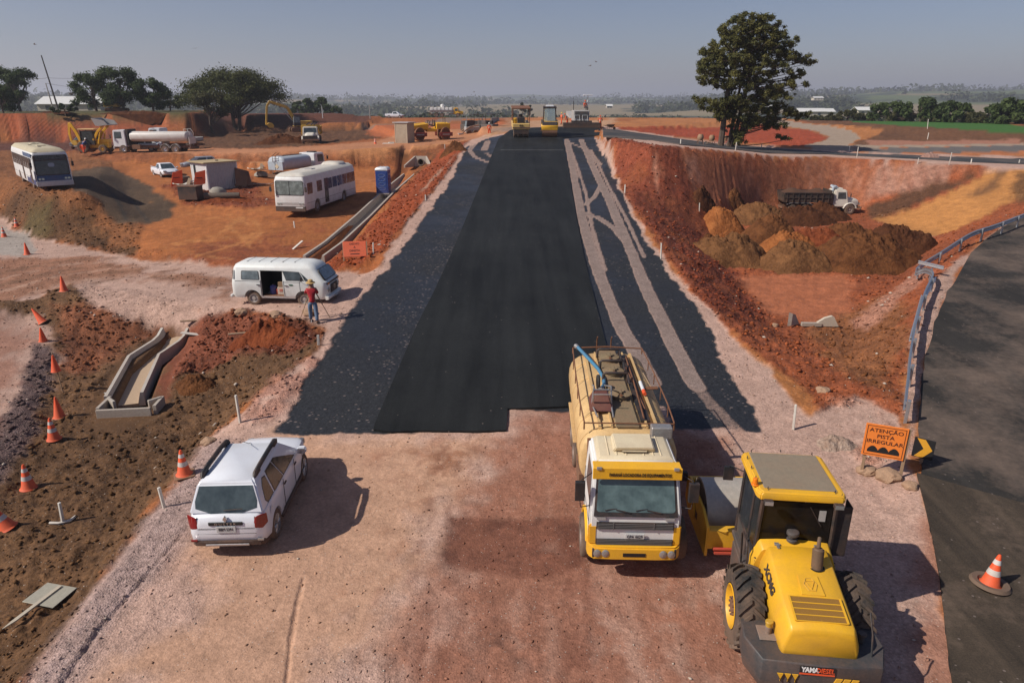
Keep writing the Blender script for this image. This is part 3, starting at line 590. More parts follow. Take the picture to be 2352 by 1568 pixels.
# ---------------------------------------------------------------- paved sheets
def sheet(name, pts, e, mat, lift=.01, thick=.0, step=None, world=False, label=None):
    """a strip of paving cut out of the terrain grid spacing: triangulated outline subdivided along the ground"""
    poly = pts if world else [tuple(P(x, y, e).xy) for x, y in pts]
    bm = bmesh.new(); vs = [bm.verts.new((x, y, 0)) for x, y in poly]; f = bm.faces.new(vs)
    L = max(x for x, _ in poly)-min(x for x, _ in poly)
    y0, y1 = min(p[1] for p in poly), max(p[1] for p in poly); st = step or 1.5; yy = y0+st
    while yy < y1:
        bmesh.ops.bisect_plane(bm, geom=bm.verts[:]+bm.edges[:]+bm.faces[:], plane_co=(0, yy, 0), plane_no=(0, 1, 0)); yy += st*max(1, yy/40)
    x0, x1 = min(p[0] for p in poly), max(p[0] for p in poly); xx = x0+st
    while xx < x1:
        bmesh.ops.bisect_plane(bm, geom=bm.verts[:]+bm.edges[:]+bm.faces[:], plane_co=(xx, 0, 0), plane_no=(1, 0, 0)); xx += st
    if thick:
        r = bmesh.ops.extrude_face_region(bm, geom=bm.faces[:]); top = [g for g in r['geom'] if isinstance(g, bmesh.types.BMVert)]
        tops = set(top)
    else: tops = set(bm.verts)
    X = np.array([v.co.x for v in bm.verts]); Y = np.array([v.co.y for v in bm.verts]); Z = (e(X, Y) if e else smooth_h(X, Y))
    for v, z in zip(bm.verts, Z): v.co.z = float(z)+(lift+thick if v in tops else lift-.06)
    bmesh.ops.recalc_face_normals(bm, faces=bm.faces)
    me = bpy.data.meshes.new(name); bm.to_mesh(me); bm.free(); o = mesh_obj(name, me, mat); return tag(o, kind='structure')
def asphalt(name, c0, c1, rough=.75, streak=.25, dusty=0.0, rot=.04):
    m, t, b = newmat(name); tc = N(t, 'ShaderNodeTexCoord'); co = tc.outputs['Object']
    mp = N(t, 'ShaderNodeMapping'); mp.inputs['Scale'].default_value = (1.3, .05, 1); mp.inputs['Rotation'].default_value = (0, 0, rot); t.links.new(co, mp.inputs['Vector'])
    s1 = noise(t, mp.outputs[0], 1.2, 4, .6); f = noise(t, co, 30, 3, .8); g = noise(t, co, .25, 4, .6); k = noise(t, co, 5, 3, .7)
    v = math_(t, 'ADD', math_(t, 'MULTIPLY', s1, streak), math_(t, 'MULTIPLY', g, .35)); v = math_(t, 'ADD', v, math_(t, 'MULTIPLY', f, .4)); v = math_(t, 'ADD', v, math_(t, 'MULTIPLY', k, .15))
    md = (streak+.9)*.5; c = mixc(t, mapr(t, v, md-.14, md+.17), c0, c1)
    vo = N(t, 'ShaderNodeTexVoronoi'); vo.inputs['Scale'].default_value = 9; t.links.new(co, vo.inputs['Vector']); s3 = N(t, 'ShaderNodeSeparateColor'); t.links.new(vo.outputs['Color'], s3.inputs[0])
    ch = math_(t, 'MULTIPLY', mapr(t, vo.outputs['Distance'], .25, .2), math_(t, 'GREATER_THAN', s3.outputs[0], .985-.03*(dusty > 0))); c = mixc(t, math_(t, 'MULTIPLY', ch, .5), c, (.25, .2, .18))
    if dusty:
        d = mapr(t, math_(t, 'ADD', g, math_(t, 'MULTIPLY', k, .3)), .6, .85, 0, dusty); c = mixc(t, d, c, (.24, .17, .13))
    t.links.new(c, b.inputs['Base Color']); b.inputs['Roughness'].default_value = rough; b.inputs['Specular IOR Level'].default_value = .16
    bump(t, b, math_(t, 'ADD', f, math_(t, 'MULTIPLY', k, .5)), .012, .7); return m
m_new = asphalt('fresh_asphalt', (.0075, .0082, .0085), (.024, .0255, .0255), .7, .45)
m_old = asphalt('side_asphalt', (.022, .020, .0185), (.052, .047, .042), .85, .5, .5, -.1)
m_grey = asphalt('grey_asphalt', (.09, .085, .08), (.17, .155, .14), .85, .3, .3)
SLABL = [(1172, 300), (1145, 320), (1117, 388), (1089, 458), (1060, 530), (1029, 602), (997, 672), (960, 745), (928, 820), (895, 897), (862, 975)]
random.seed(3)
m_chalk = asphalt('chalk', (.05, .05, .05), (.13, .13, .13))
slab = SLABL+[(858, 990), (900, 996), (960, 993), (1040, 994), (1110, 994), (1163, 992), (1165, 960), (1166, 942), (1230, 940), (1300, 937), (1418, 937), (1404, 860), (1391, 790), (1366, 690), (1341, 590), (1322, 490), (1307, 400), (1292, 318), (1380, 312), (1378, 296), (1290, 292)]
sheet('road_asphalt', slab, road_e, m_new, lift=.02, thick=.055)
SIDE = [(2900, 330), (2600, 400), (2352, 491), (2271, 545), (2230, 582), (2201, 631), (2169, 684), (2148, 742), (2128, 815), (2117, 865), (2111, 967), (2111, 1049), (2122, 1120), (2140, 1230), (2160, 1290), (2168, 1400), (2185, 1568), (2220, 1900), (2240, 2300), (3300, 2300), (3900, 1000), (3300, 500)]
random.seed(5)
def rag(pts, amp, closed=True):
    out = []; n = len(pts)
    for i in range(n):
        a, b = Vector(pts[i]), Vector(pts[(i+1) % n]); L = (b-a).length; k = max(1, int(L/14)) if L < 400 else 1
        for j in range(k):
            q = a.lerp(b, j/k); out.append((q.x+random.uniform(-amp, amp), q.y+random.uniform(-amp, amp)*.6))
    return out
sheet('side_road', SIDE[:5]+rag(SIDE[5:18], 3)[:-1]+SIDE[18:], right_e, m_old, lift=.03, thick=.02, step=2.5)
sheet('cross_road', [(1385, 297), (1560, 321), (1690, 335), (1850, 345.5), (2000, 351.5), (2352, 362), (3000, 383), (3000, 395), (2352, 378), (2230, 373), (2100, 365.5), (1900, 355), (1690, 345.5), (1560, 334), (1480, 322), (1385, 315)], cross_e, asphalt('cross_asphalt', (.035, .036, .038), (.075, .075, .075), .8, .2, .4), lift=.05, thick=.02, step=3)
sheet('old_asphalt', [(2105, 1090), (2180, 1112), (2352, 1160), (2700, 1230), (3300, 2300), (2250, 2300), (2215, 1900), (2186, 1568), (2170, 1440), (2158, 1330), (2140, 1230), (2118, 1140)], right_e, asphalt('dusty_asphalt', (.035, .028, .022), (.105, .078, .056), .9, .6, .5, -.1), lift=.055, thick=.012, step=2.5)
# the true surface, clods included, for standing things on
def surf(x, y):
    r_ = math.hypot(x, y+2); a_ = math.atan2(x, y+2); i = float(np.interp(r_, rr, np.arange(len(rr)))); j = (a_-az[0])/(az[1]-az[0]); i0 = int(min(max(i, 0), len(rr)-2)); j0 = int(min(max(j, 0), len(az)-2)); u, v = min(max(i-i0, 0), 1), min(max(j-j0, 0), 1)
    return float((HZ2[i0, j0]*(1-v)+HZ2[i0, j0+1]*v)*(1-u)+(HZ2[i0+1, j0]*(1-v)+HZ2[i0+1, j0+1]*v)*u)
_G0 = G
def G(px, py):
    p = _G0(px, py); p.z = surf(p.x, p.y)-.01; return p

# loose stones and clods: nobody could count them
rs2 = np.random.default_rng(9); cell = (rr[1:, None]-rr[:-1, None])*rr[:-1, None]*np.ones((1, len(az)))*(az[1]-az[0]); D_ = DD[:-1]
wt = cell*((grav[:-1]*(1-tar[:-1])*np.clip(clod[:-1]*2.2, .22, 1)*1.2+np.clip(clod[:-1]-.3, 0, 1)*1.6)*(D_ < 75)*(D_ > 6)*(paved[:-1] < .9))/np.maximum(D_, 9)**1.35; wt = wt*(np.abs(np.arctan2(GX[:-1], GY[:-1]+.01)) < .80)
NS = 21000; pk = rs2.choice(wt.size, NS, p=(wt/wt.sum()).ravel()); ii, jj = np.unravel_index(pk, wt.shape)
px_ = GX[ii, jj]+rs2.normal(size=NS)*.06; py_ = GY[ii, jj]+rs2.normal(size=NS)*.06; cl_ = clod[ii, jj]; sz_ = np.where(cl_ > .45, .022+.060*rs2.random(NS)**4, .013+.026*rs2.random(NS)**2.5)*np.clip(D_[ii, jj]/18, 1, 1.7)
oct_ = np.array([(1, 0, 0), (0, 1, 0), (-1, 0, 0), (0, -1, 0), (0, 0, .8), (0, 0, -.5)], float); of = np.array([(0, 1, 4), (1, 2, 4), (2, 3, 4), (3, 0, 4), (1, 0, 5), (2, 1, 5), (3, 2, 5), (0, 3, 5)])
jit_ = 1+.45*(rs2.random((NS, 6, 1))-.5); an = rs2.random(NS)*6.28; ca_, sa_ = np.cos(an)[:, None], np.sin(an)[:, None]; V = oct_[None]*jit_*sz_[:, None, None]*np.array([1.25, .85, .75]); VX = V[..., 0]*ca_-V[..., 1]*sa_+px_[:, None]; VY = V[..., 0]*sa_+V[..., 1]*ca_+py_[:, None]; VZ = V[..., 2]+(HZ2[ii, jj]+sz_*.25)[:, None]
ms = bpy.data.meshes.new('loose_stones'); co_ = np.stack([VX, VY, VZ], -1).reshape(-1, 3); fs_ = (of[None]+np.arange(NS)[:, None, None]*6).reshape(-1, 3)
ms.vertices.add(len(co_)); ms.vertices.foreach_set('co', co_.astype(np.float32).ravel()); ms.loops.add(fs_.size); ms.loops.foreach_set('vertex_index', fs_.astype(np.int32).ravel()); ms.polygons.add(len(fs_)); ms.polygons.foreach_set('loop_start', np.arange(0, fs_.size, 3, dtype=np.int32)); ms.polygons.foreach_set('loop_total', np.full(len(fs_), 3, np.int32)); ms.update(calc_edges=True)
cc_ = colr[ii, jj]*(.6+.65*rs2.random((NS, 1))); pale = rs2.random(NS) < np.where(cl_ > .45, .018, .07); cc_[pale] = C((.46, .38, .31)); a = ms.color_attributes.new('soil', 'FLOAT_COLOR', 'POINT'); a.data.foreach_set('color', np.repeat(np.concatenate([cc_, np.ones((NS, 1))], 1), 6, 0).astype(np.float32).ravel())
smm, t, b = newmat('loose_stone'); ca = N(t, 'ShaderNodeAttribute', attribute_name='soil'); t.links.new(ca.outputs['Color'], b.inputs['Base Color']); b.inputs['Roughness'].default_value = .95; b.inputs['Specular IOR Level'].default_value = .1
lo_ = mesh_obj('loose_stones', ms, smm); tag(lo_, 'loose gravel, stones and clods strewn over the ground', 'stones', kind='stuff')
sheet('joint_line', [(1150, 346), (1294, 346), (1294, 347), (1150, 347)], road_e, m_chalk, lift=.083)

# ---------------------------------------------------------------- trees
def leaf_mat(name, c0, c1, tr=.25):
    if name in MATS: return MATS[name]
    m, t, b = newmat(name); tc = N(t, 'ShaderNodeTexCoord'); co = tc.outputs['Object']
    a = noise(t, co, .55, 3, .6); f = noise(t, co, 6, 2, .7)
    c = mixc(t, mapr(t, math_(t, 'ADD', a, math_(t, 'MULTIPLY', f, .5)), .55, .95), c0, c1); t.links.new(c, b.inputs['Base Color'])
    b.inputs['Roughness'].default_value = .7; b.inputs['Specular IOR Level'].default_value = .2; tl = N(t, 'ShaderNodeBsdfTranslucent'); t.links.new(c, tl.inputs[0]); mx = N(t, 'ShaderNodeMixShader'); mx.inputs[0].default_value = tr; t.links.new(b.outputs[0], mx.inputs[1]); t.links.new(tl.outputs[0], mx.inputs[2]); t.links.new(mx.outputs[0], t.nodes['Material Output'].inputs[0])
    MATS[name] = m; return m
m_bark = M('bark', (.085, .06, .045), .95, dirt=.1, var=.35, scale=1.2, bmp=.02)
def leaf_cloud(centres, rads, n, size, rng, flat=.75, asp=1.7, up=.25, fuzz=1.0):
    """many small leaf-sprig faces spread through and over clumps; returns verts, faces"""
    centres = np.array(centres); rads = np.array(rads); pr = rads**2.2; pr /= pr.sum()
    k = rng.choice(len(centres), n, p=pr); d = rng.normal(size=(n, 3)); d /= np.linalg.norm(d, axis=1)[:, None]
    rad = rads[k]*(rng.random(n)**.5)*(1+fuzz*(rng.random(n)-.5)); p = centres[k]+d*rad[:, None]*np.array([1, 1, flat])
    nrm = d*.55+rng.normal(size=(n, 3))*.55+np.array([0, 0, up]); nrm /= np.linalg.norm(nrm, axis=1)[:, None]
    u = np.cross(nrm, rng.normal(size=(n, 3))); u /= np.linalg.norm(u, axis=1)[:, None]+1e-9; v = np.cross(nrm, u)
    s = size*(.6+.8*rng.random(n))[:, None]; u = u*s*asp; v = v*s
    q = np.stack([p-u*.9, p-v*.7+nrm*s*.15, p+u, p+v*.7+nrm*s*.15], 1)
    return q.reshape(-1, 3), np.arange(4*n).reshape(n, 4)
def cloud_obj(name, co, fs, mat, parent):
    me = bpy.data.meshes.new(name); me.vertices.add(len(co)); me.vertices.foreach_set('co', co.astype(np.float32).ravel())
    me.loops.add(fs.size); me.loops.foreach_set('vertex_index', fs.astype(np.int32).ravel()); me.polygons.add(len(fs))
    me.polygons.foreach_set('loop_start', np.arange(0, fs.size, 4, dtype=np.int32)); me.polygons.foreach_set('loop_total', np.full(len(fs), 4, np.int32))
    me.update(calc_edges=True); return mesh_obj(name, me, mat, parent)
def branchy(mb, a, b, r0, r1, rng, bend=.12, k=5):
    a, b = Vector(a), Vector(b); L = (b-a).length; pts = []; rs = []
    off = Vector((rng.normal(), rng.normal(), rng.normal()*.4))*L*bend
    for i in range(k+1):
        t = i/k; pts.append(a.lerp(b, t)+off*math.sin(math.pi*t)); rs.append(r0*(1-t)+r1*t)
    mb.tube(pts, rs, 6); return pts
def broad_tree(name, label, h, wid, loc, seed, mat, cat='tree', group=None, clear=.22, n=5200, size=.16, clumps=26, flat=.75, lean=0, trunks=1, shape='dome', spread=None):
    rng = np.random.default_rng(seed); t = thing(name, label, cat, loc, rng.random()*0, group)
    mb = MB(); cs = []; rs = []; base = h*clear
    for i in range(clumps):
        a = rng.random()*2*math.pi; q = rng.random()
        if shape == 'dome': z = base+(h-base)*(.12+.80*q); w_ = wid/2*math.sqrt(max(.05, 1-(max(0, (q-.25)/.85))**2))*(.35+.65*rng.random()**.5); r = h*(.10+.08*rng.random())
        elif shape == 'flat': z = base+(h-base)*(.35+.5*q); w_ = wid/2*(.25+.72*rng.random()**.6)*math.sqrt(max(.08, 1-(q*.9)**2)); r = wid*(.075+.055*rng.random()); z -= (w_/(wid/2))**2*h*.14
        else: z = base+(h-base)*(.05+.9*q); w_ = wid/2*(1-q*.75)*(.2+.8*rng.random()); r = h*(.06+.05*rng.random())
        cs.append((w_*math.cos(a)+lean*z, w_*math.sin(a), z)); rs.append(r)
    for j in range(trunks):
        ox = (j-(trunks-1)/2)*.5; tip = Vector((ox*1.6+lean*h*.6, 0, h*.62)); branchy(mb, (ox, 0, -.3), tip, h*.032+.06, h*.012, rng, .04)
        for c, r in list(zip(cs, rs))[j::trunks]:
            f = .3+.5*rng.random(); st = Vector((ox, 0, 0)).lerp(tip, max(f*.9, clear*.9)); st.z = min(st.z, c[2]*.9); branchy(mb, st, c, h*.012+.02, .02, rng, .1, 4)
    mb.build('trunk', m_bark, t); co, fs = leaf_cloud(cs, rs, n, size, rng, flat); cloud_obj('crown', co, fs, mat, t); return t
lm_dark = leaf_mat('leaf_dark', (.032, .052, .017), (.085, .115, .035)); lm_fig = leaf_mat('leaf_fig', (.035, .045, .013), (.11, .115, .03))
lm_pine = leaf_mat('leaf_pine', (.05, .058, .018), (.17, .155, .045)); lm_olive = leaf_mat('leaf_olive', (.05, .055, .022), (.11, .10, .04)); lm_dry = leaf_mat('leaf_dry', (.11, .08, .055), (.19, .14, .10))
def at(px, py, e=None):
    return G(px, py) if e is None else P(px, py, e)
def span(px, e_or_v):  # frame pixels to metres at a place
    v = e_or_v; zc = v.y*CP+(CAM_H-v.z)*SP; return px*zc/1568.0

# the tall pine beside the cross road
def pine():
    g = G(1655, 336); hh = span(262, g)/.965; t = thing('pine_tree', 'tall broad-crowned pine standing alone beside the cross road', 'tree', g)
    rng = np.random.default_rng(5); mb = MB(); S = hh/262.0
    def q(px, py, dy=0): return Vector(((px-1655)*S, dy, (336-py)*S))
    for a, b, r0, r1 in (((1655, 336, 0), (1668, 95, .3), .36, .07), ((1679, 337, 1.2), (1700, 110, .8), .24, .06), ((1689, 337, 1.5), (1715, 120, -.4), .30, .06), ((1686, 338, .9), (1690, 240, 0), .22, .08)):
        branchy(mb, q(*a), q(*b), r0, r1, rng, .012, 8)
    cs = []; rs = []
    blobs = [(1685, 84, 34, 14), (1718, 90, 30, 14), (1665, 100, 36, 18), (1735, 105, 30, 16), (1700, 115, 50, 24), (1650, 125, 30, 18), (1620, 140, 22, 14), (1760, 128, 28, 16), (1680, 145, 60, 24), (1730, 150, 50, 22), (1625, 165, 30, 18), (1775, 150, 18, 10), (1612, 180, 22, 10), (1660, 175, 55, 20), (1735, 180, 40, 16), (1800, 155, 22, 8), (1815, 165, 18, 8), (1812, 182, 16, 7), (1610, 198, 22, 9), (1640, 205, 30, 10),
             (1680, 205, 40, 12), (1740, 205, 50, 12), (1800, 192, 20, 6), (1805, 208, 18, 6), (1700, 230, 50, 16), (1760, 225, 36, 12), (1600, 240, 20, 8), (1625, 245, 34, 9), (1660, 245, 34, 12), (1640, 256, 26, 8), (1720, 250, 52, 14), (1770, 262, 34, 10), (1805, 265, 26, 8), (1822, 272, 16, 6), (1680, 265, 36, 12), (1655, 275, 18, 7), (1740, 280, 40, 10), (1760, 292, 28, 7), (1700, 290, 30, 10), (1690, 305, 22, 8), (1785, 318, 14, 5), (1694, 322, 12, 14)]
    for bx, by, rx, ry in blobs:
        for k in range(max(6, int(rx*ry/13))):
            dx = rng.uniform(-1, 1); dz = rng.uniform(-1, 1)*math.sqrt(1-dx*dx); dep = rng.uniform(-1, 1)
            c = q(bx+dx*rx, by-dz*ry, dep*min(rx*S*1.6, (abs(70-abs(by-180)*.35))*S)); cs.append(tuple(c)); rs.append((3.2+5*rng.random())*S*1.0)
            if k % 6 == 0:
                tz = 336-(by+12+abs(bx-1690)*.12); branchy(mb, Vector(((1663+(bx > 1690)*34-1655)*S, .3, max(2, tz)*S)), c, .075, .02, rng, .06, 4)
    mb.build('trunk', m_bark, t); co, fs = leaf_cloud(cs, rs, 80000, .07, rng, .75, 2.6, .3); cloud_obj('crown', co, fs, lm_pine, t); return t
pine()
def tree_px(name, label, px, base, top, wpx, seed, mat, e=None, **k):
    g = G(px, base) if e is None else P(px, base, e); return broad_tree(name, label, span(base-top, g)*1.02, span(wpx, g), g, seed, mat, **k)
tree_px('spreading_tree', 'huge spreading fig-like tree with flat dome crown beside the excavator', 545, 302, 168, 238, 21, lm_fig, clear=.3, n=38000, size=.13, clumps=62, trunks=2, shape='flat', flat=.6)
tree_px('palm_like_tree', 'spiky leaning tree with drooping leaves left of the big spreading tree', 493, 312, 222, 66, 22, lm_olive, clear=.42, n=4500, size=.15, clumps=14, shape='dome')
L_ = [('broadleaf_tree', 'dense dark round tree behind the slope at the far left edge', 48, 258, 168, 118, lm_dark, 7000, 34), ('broadleaf_tree', 'small tree cut by the left edge of the picture', 8, 262, 205, 60, lm_dark, 2500, 16),
      ('broadleaf_tree', 'pale bare-branched tree between white shed and tall dark trees', 180, 246, 213, 58, lm_dry, 900, 12), ('broadleaf_tree', 'tree with pale forked trunk left of the concrete pole', 222, 258, 174, 92, lm_dark, 5000, 26),
      ('broadleaf_tree', 'tallest tree of the left grove, right behind the concrete pole', 285, 258, 163, 88, lm_dark, 6500, 28), ('broadleaf_tree', 'full dark tree behind the ridge excavator boom', 352, 258, 184, 76, lm_dark, 5500, 26), ('broadleaf_tree', 'low tree at the right end of the left grove', 392, 257, 216, 50, lm_dark, 2600, 16),
      ('broadleaf_tree', 'bushy low tree beside the pale bare tree', 150, 262, 240, 50, lm_dark, 1500, 12)]
for i, (nm, lb, px, bs, tp_, wd, mt, nn, cl) in enumerate(L_): tree_px(nm, lb, px, bs, tp_, wd, 30+i, mt, e=7.6, n=nn*2, size=.14, clumps=cl, clear=.12, group='trees on the left plateau')
# distant clump and hedge of trees on the right
for i, (px, tp_, wd, lb) in enumerate([(688, 236, 40, 'leftmost tree of the distant clump right of the spreading tree'), (712, 232, 36, 'second tree of the distant clump behind the far bank'), (738, 228, 42, 'tallest tree of the distant clump behind the far bank'), (765, 243, 38, 'rightmost tree of the distant clump behind the far bank')]):
    tree_px('distant_tree', lb, px, 266, tp_, wd, 50+i, lm_dark, e=5.4, n=2000, size=.34, clumps=14, clear=.05, group='distant clump of trees')
Rt = [(1910, 262, 40, 30, 'small tree'), (1945, 255, 55, 33, 'wide bush'), (1985, 262, 40, 30, 'low bush'), (2035, 238, 76, 1, 'first round tree'), (2070, 258, 60, 3, 'low bushy tree'), (2112, 232, 78, 1, 'second round tree, the tallest'), (2150, 258, 54, 3, 'brown-tinged bush'), (2192, 238, 84, 1, 'third round tree'), (2232, 262, 50, 3, 'low thicket'), (2290, 246, 80, 1, 'dark tree'), (2330, 232, 96, 1, 'large dark tree at the right edge'), (2250, 268, 50, 3, 'low bush'), (1880, 266, 34, 3, 'smallest bush'), (2390, 236, 90, 1, 'tree past the right edge')]
for i, (px, tp_, wd, kd, lb) in enumerate(Rt):
    nb = ['left end of the hedge row', 'near the white far sheds', 'beside the round trees', 'with dome crown', 'between first and second round trees', 'of the hedge behind the crop', 'right of the tallest round tree', 'of the hedge behind the crop', 'filling the gap before the big dark trees', 'left of the large edge tree', 'of the hedge behind the crop', 'under the dark trees', 'at the far left of the hedge', 'of the hedge behind the crop'][i]
    tree_px('hedge_tree', lb+' '+nb, px, 280+max(0, px-2000)*.03, tp_, wd, 70+i, lm_dark if kd == 1 else lm_olive, e=4.9, n=6500 if kd == 1 else 2600, size=.3, clumps=26 if kd == 1 else 14, clear=.04, flat=.85, group='hedge trees behind the green crop')

# ---------------------------------------------------------------- far woods: masses of crowns on the hills
def wood(name, label, spots, seed, mat, size=2.2, per=60):
    rng = np.random.default_rng(seed); cs = []; rs = []
    for x, y, h_, rad in spots:
        z = Hh(x, y); cs.append((x, y, z+h_*.55)); rs.append(rad)
    co, fs = leaf_cloud(cs, rs, len(cs)*per, size, rng, .6, 1.3, .5, .15); o = cloud_obj(name, co, fs, mat, None); return tag(o, label, 'woodland', kind='stuff')
rng = np.random.default_rng(77); sp1 = []; sp2 = []; sp3 = []
for i in range(1500):
    a = rng.uniform(-.36, .66); d = rng.uniform(400, 660)+60*math.sin(a*9); sp1.append((d*math.sin(a), d*math.cos(a), 9+3*fbm(np.array([a*300]), np.array([d]), 25, 2)[0], 6.5+3.5*rng.random()))
for i in range(1100):
    a = rng.uniform(-.75, .75); d = rng.uniform(900, 1500); x, y = d*math.sin(a), d*math.cos(a)
    if fbm(np.array([x]), np.array([y]), 420, 4, .55, 9)[0] > .0: sp2.append((x, y, 6, 12+7*rng.random()))
for i in range(1500):
    a = rng.uniform(-.72, .72); d = rng.uniform(2000, 3600); x, y = d*math.sin(a), d*math.cos(a)
    if fbm(np.array([x]), np.array([y]), 700, 3, .5, 19)[0] > -.05: sp3.append((x, y, 2, 24+16*rng.random()))
lm_wood = leaf_mat('leaf_wood', (.03, .04, .017), (.075, .085, .035))
wood('near_woods', 'grey-green woodland in the valley beyond the crest', sp1, 1, lm_wood, 1.3, 60)
wood('hill_woods', 'hazy woodland patches on the far slopes', sp2, 2, lm_wood, 2.6, 36); wood('ridge_woods', 'faint woodland along the horizon ridge', sp3, 3, lm_wood, 5.0, 24)
# haze
hm, t, b = newmat('haze'); t.nodes.remove(b); pv = N(t, 'ShaderNodeVolumePrincipled'); pv.inputs['Color'].default_value = (.86, .89, 1, 1); pv.inputs['Density'].default_value = .00030; pv.inputs['Anisotropy'].default_value = .2
t.links.new(pv.outputs[0], t.nodes['Material Output'].inputs['Volume'])
mb = MB(); mb.bb(-9000, 9000, -120, 9400, -80, 160); hz = mb.build('haze', hm, smooth=0); tag(hz, 'thin blue-grey haze over the distance', 'haze', kind='stuff')

# ---------------------------------------------------------------- vehicle helpers (local x = forward, y = left, z = up)
m_white = M('white_paint', (.72, .73, .74), .32, dirt=.22, var=.03, spec=.6); m_suvw = M('suv_white', (.74, .76, .80), .22, dirt=.10, var=.02, spec=.7, low=.6)
m_black = M('black_plastic', (.018, .018, .02), .6, dirt=.3, var=.2); m_tyre = M('tyre_rubber', (.022, .021, .02), .85, dirt=.85, var=.25, low=1.6, scale=3, dust=(.17, .11, .075))
m_rim = M('rim_grey', (.34, .33, .32), .45, .5, dirt=.5); m_alloy = M('alloy', (.5, .51, .52), .3, .8, dirt=.2); m_chrome = M('chrome', (.62, .63, .64), .18, 1, dirt=.15)
m_glass = glass_mat(); m_glassb = glass_mat('bright_glass', (.10, .125, .135), .12); m_cham = M('chassis', (.03, .028, .026), .8, dirt=.7, var=.3, low=2.2)
m_yel = M('machine_yellow', (.78, .42, .015), .38, dirt=.28, var=.06, spec=.5, low=1.2); m_yel2 = M('faded_yellow', (.64, .38, .05), .55, dirt=.35, var=.12)
m_red_l = M('tail_lamp', (.22, .004, .006), .15, dirt=.05, spec=.8); m_amber = M('amber', (.75, .2, .01), .25, dirt=.1); m_lamp = M('lamp_lens', (.42, .43, .42), .08, .6, dirt=.1, spec=.9)
m_grey = M('panel_grey', (.055, .056, .058), .6, dirt=.35, var=.12, low=1.3); m_lgrey = M('light_grey', (.36, .35, .34), .6, dirt=.3); m_steel = M('steel', (.42, .42, .41), .45, .7, dirt=.45, var=.2)
m_seam = M('seam', (.05, .05, .05), .8, dirt=0); m_letb = M('letter_black', (.012, .012, .014), .5, dirt=0); m_letw = M('letter_white', (.8, .8, .78), .5, dirt=.05)
m_plate = M('plate_grey', (.52, .53, .52), .5, dirt=.1); m_wood = M('old_wood', (.30, .21, .13), .85, dirt=.3, var=.3, scale=6); m_rust = M('rust', (.16, .065, .03), .85, dirt=.3, var=.35)
m_orange = M('cone_orange', (.80, .09, .018), .6, dirt=.3, var=.12, low=.5); m_band = M('cone_band', (.62, .60, .56), .5, dirt=.3); m_conc = M('concrete', (.40, .36, .31), .9, dirt=.35, var=.15, scale=1.5, bmp=.01, low=.3, dust=(.3, .19, .12))
def bil(q, u, v):
    A, B, C_, D = q; return (A*(1-u)+B*u)*(1-v)+(D*(1-u)+C_*u)*v
def panel(mb, q, uv, off=.006, th=.02):
    """a plate lying proud of the four-cornered face q (u along A-B, v up), outline in face coordinates; q runs so that its normal looks outward"""
    q = [Vector(p) for p in q]; n = (q[1]-q[0]).cross(q[3]-q[0]).normalized()
    if isinstance(uv, tuple) and not isinstance(uv[0], (tuple, list)): u0, u1, v0, v1 = uv; uv = [(u0, v0), (u1, v0), (u1, v1), (u0, v1)]
    top = [bil(q, u, v)+n*off for u, v in uv]; bot = [p-n*th for p in top]
    return mb.loft([bot, top])
def rr_uv(u0, u1, v0, v1, ru, rv, k=3):
    out = []
    for cx, cy, a0 in ((u1-ru, v0+rv, -90), (u1-ru, v1-rv, 0), (u0+ru, v1-rv, 90), (u0+ru, v0+rv, 180)):
        for i in range(k+1):
            a = R(a0+90*i/k); out.append((cx+ru*math.cos(a), cy+rv*math.sin(a)))
    return out
def quadbox(x0, x1, hw0, z0, X0, X1, hw1, z1):
    """six faces of a tapered cabin: lower ring (x0..x1, half width hw0, z0), upper ring"""
    lo = [Vector(p) for p in ((x0, -hw0, z0), (x1, -hw0, z0), (x1, hw0, z0), (x0, hw0, z0))]; hi = [Vector(p) for p in ((X0, -hw1, z1), (X1, -hw1, z1), (X1, hw1, z1), (X0, hw1, z1))]
    return dict(lo=lo, hi=hi, right=[lo[0], lo[1], hi[1], hi[0]], left=[lo[2], lo[3], hi[3], hi[2]], front=[lo[1], lo[2], hi[2], hi[1]], rear=[lo[3], lo[0], hi[0], hi[3]])
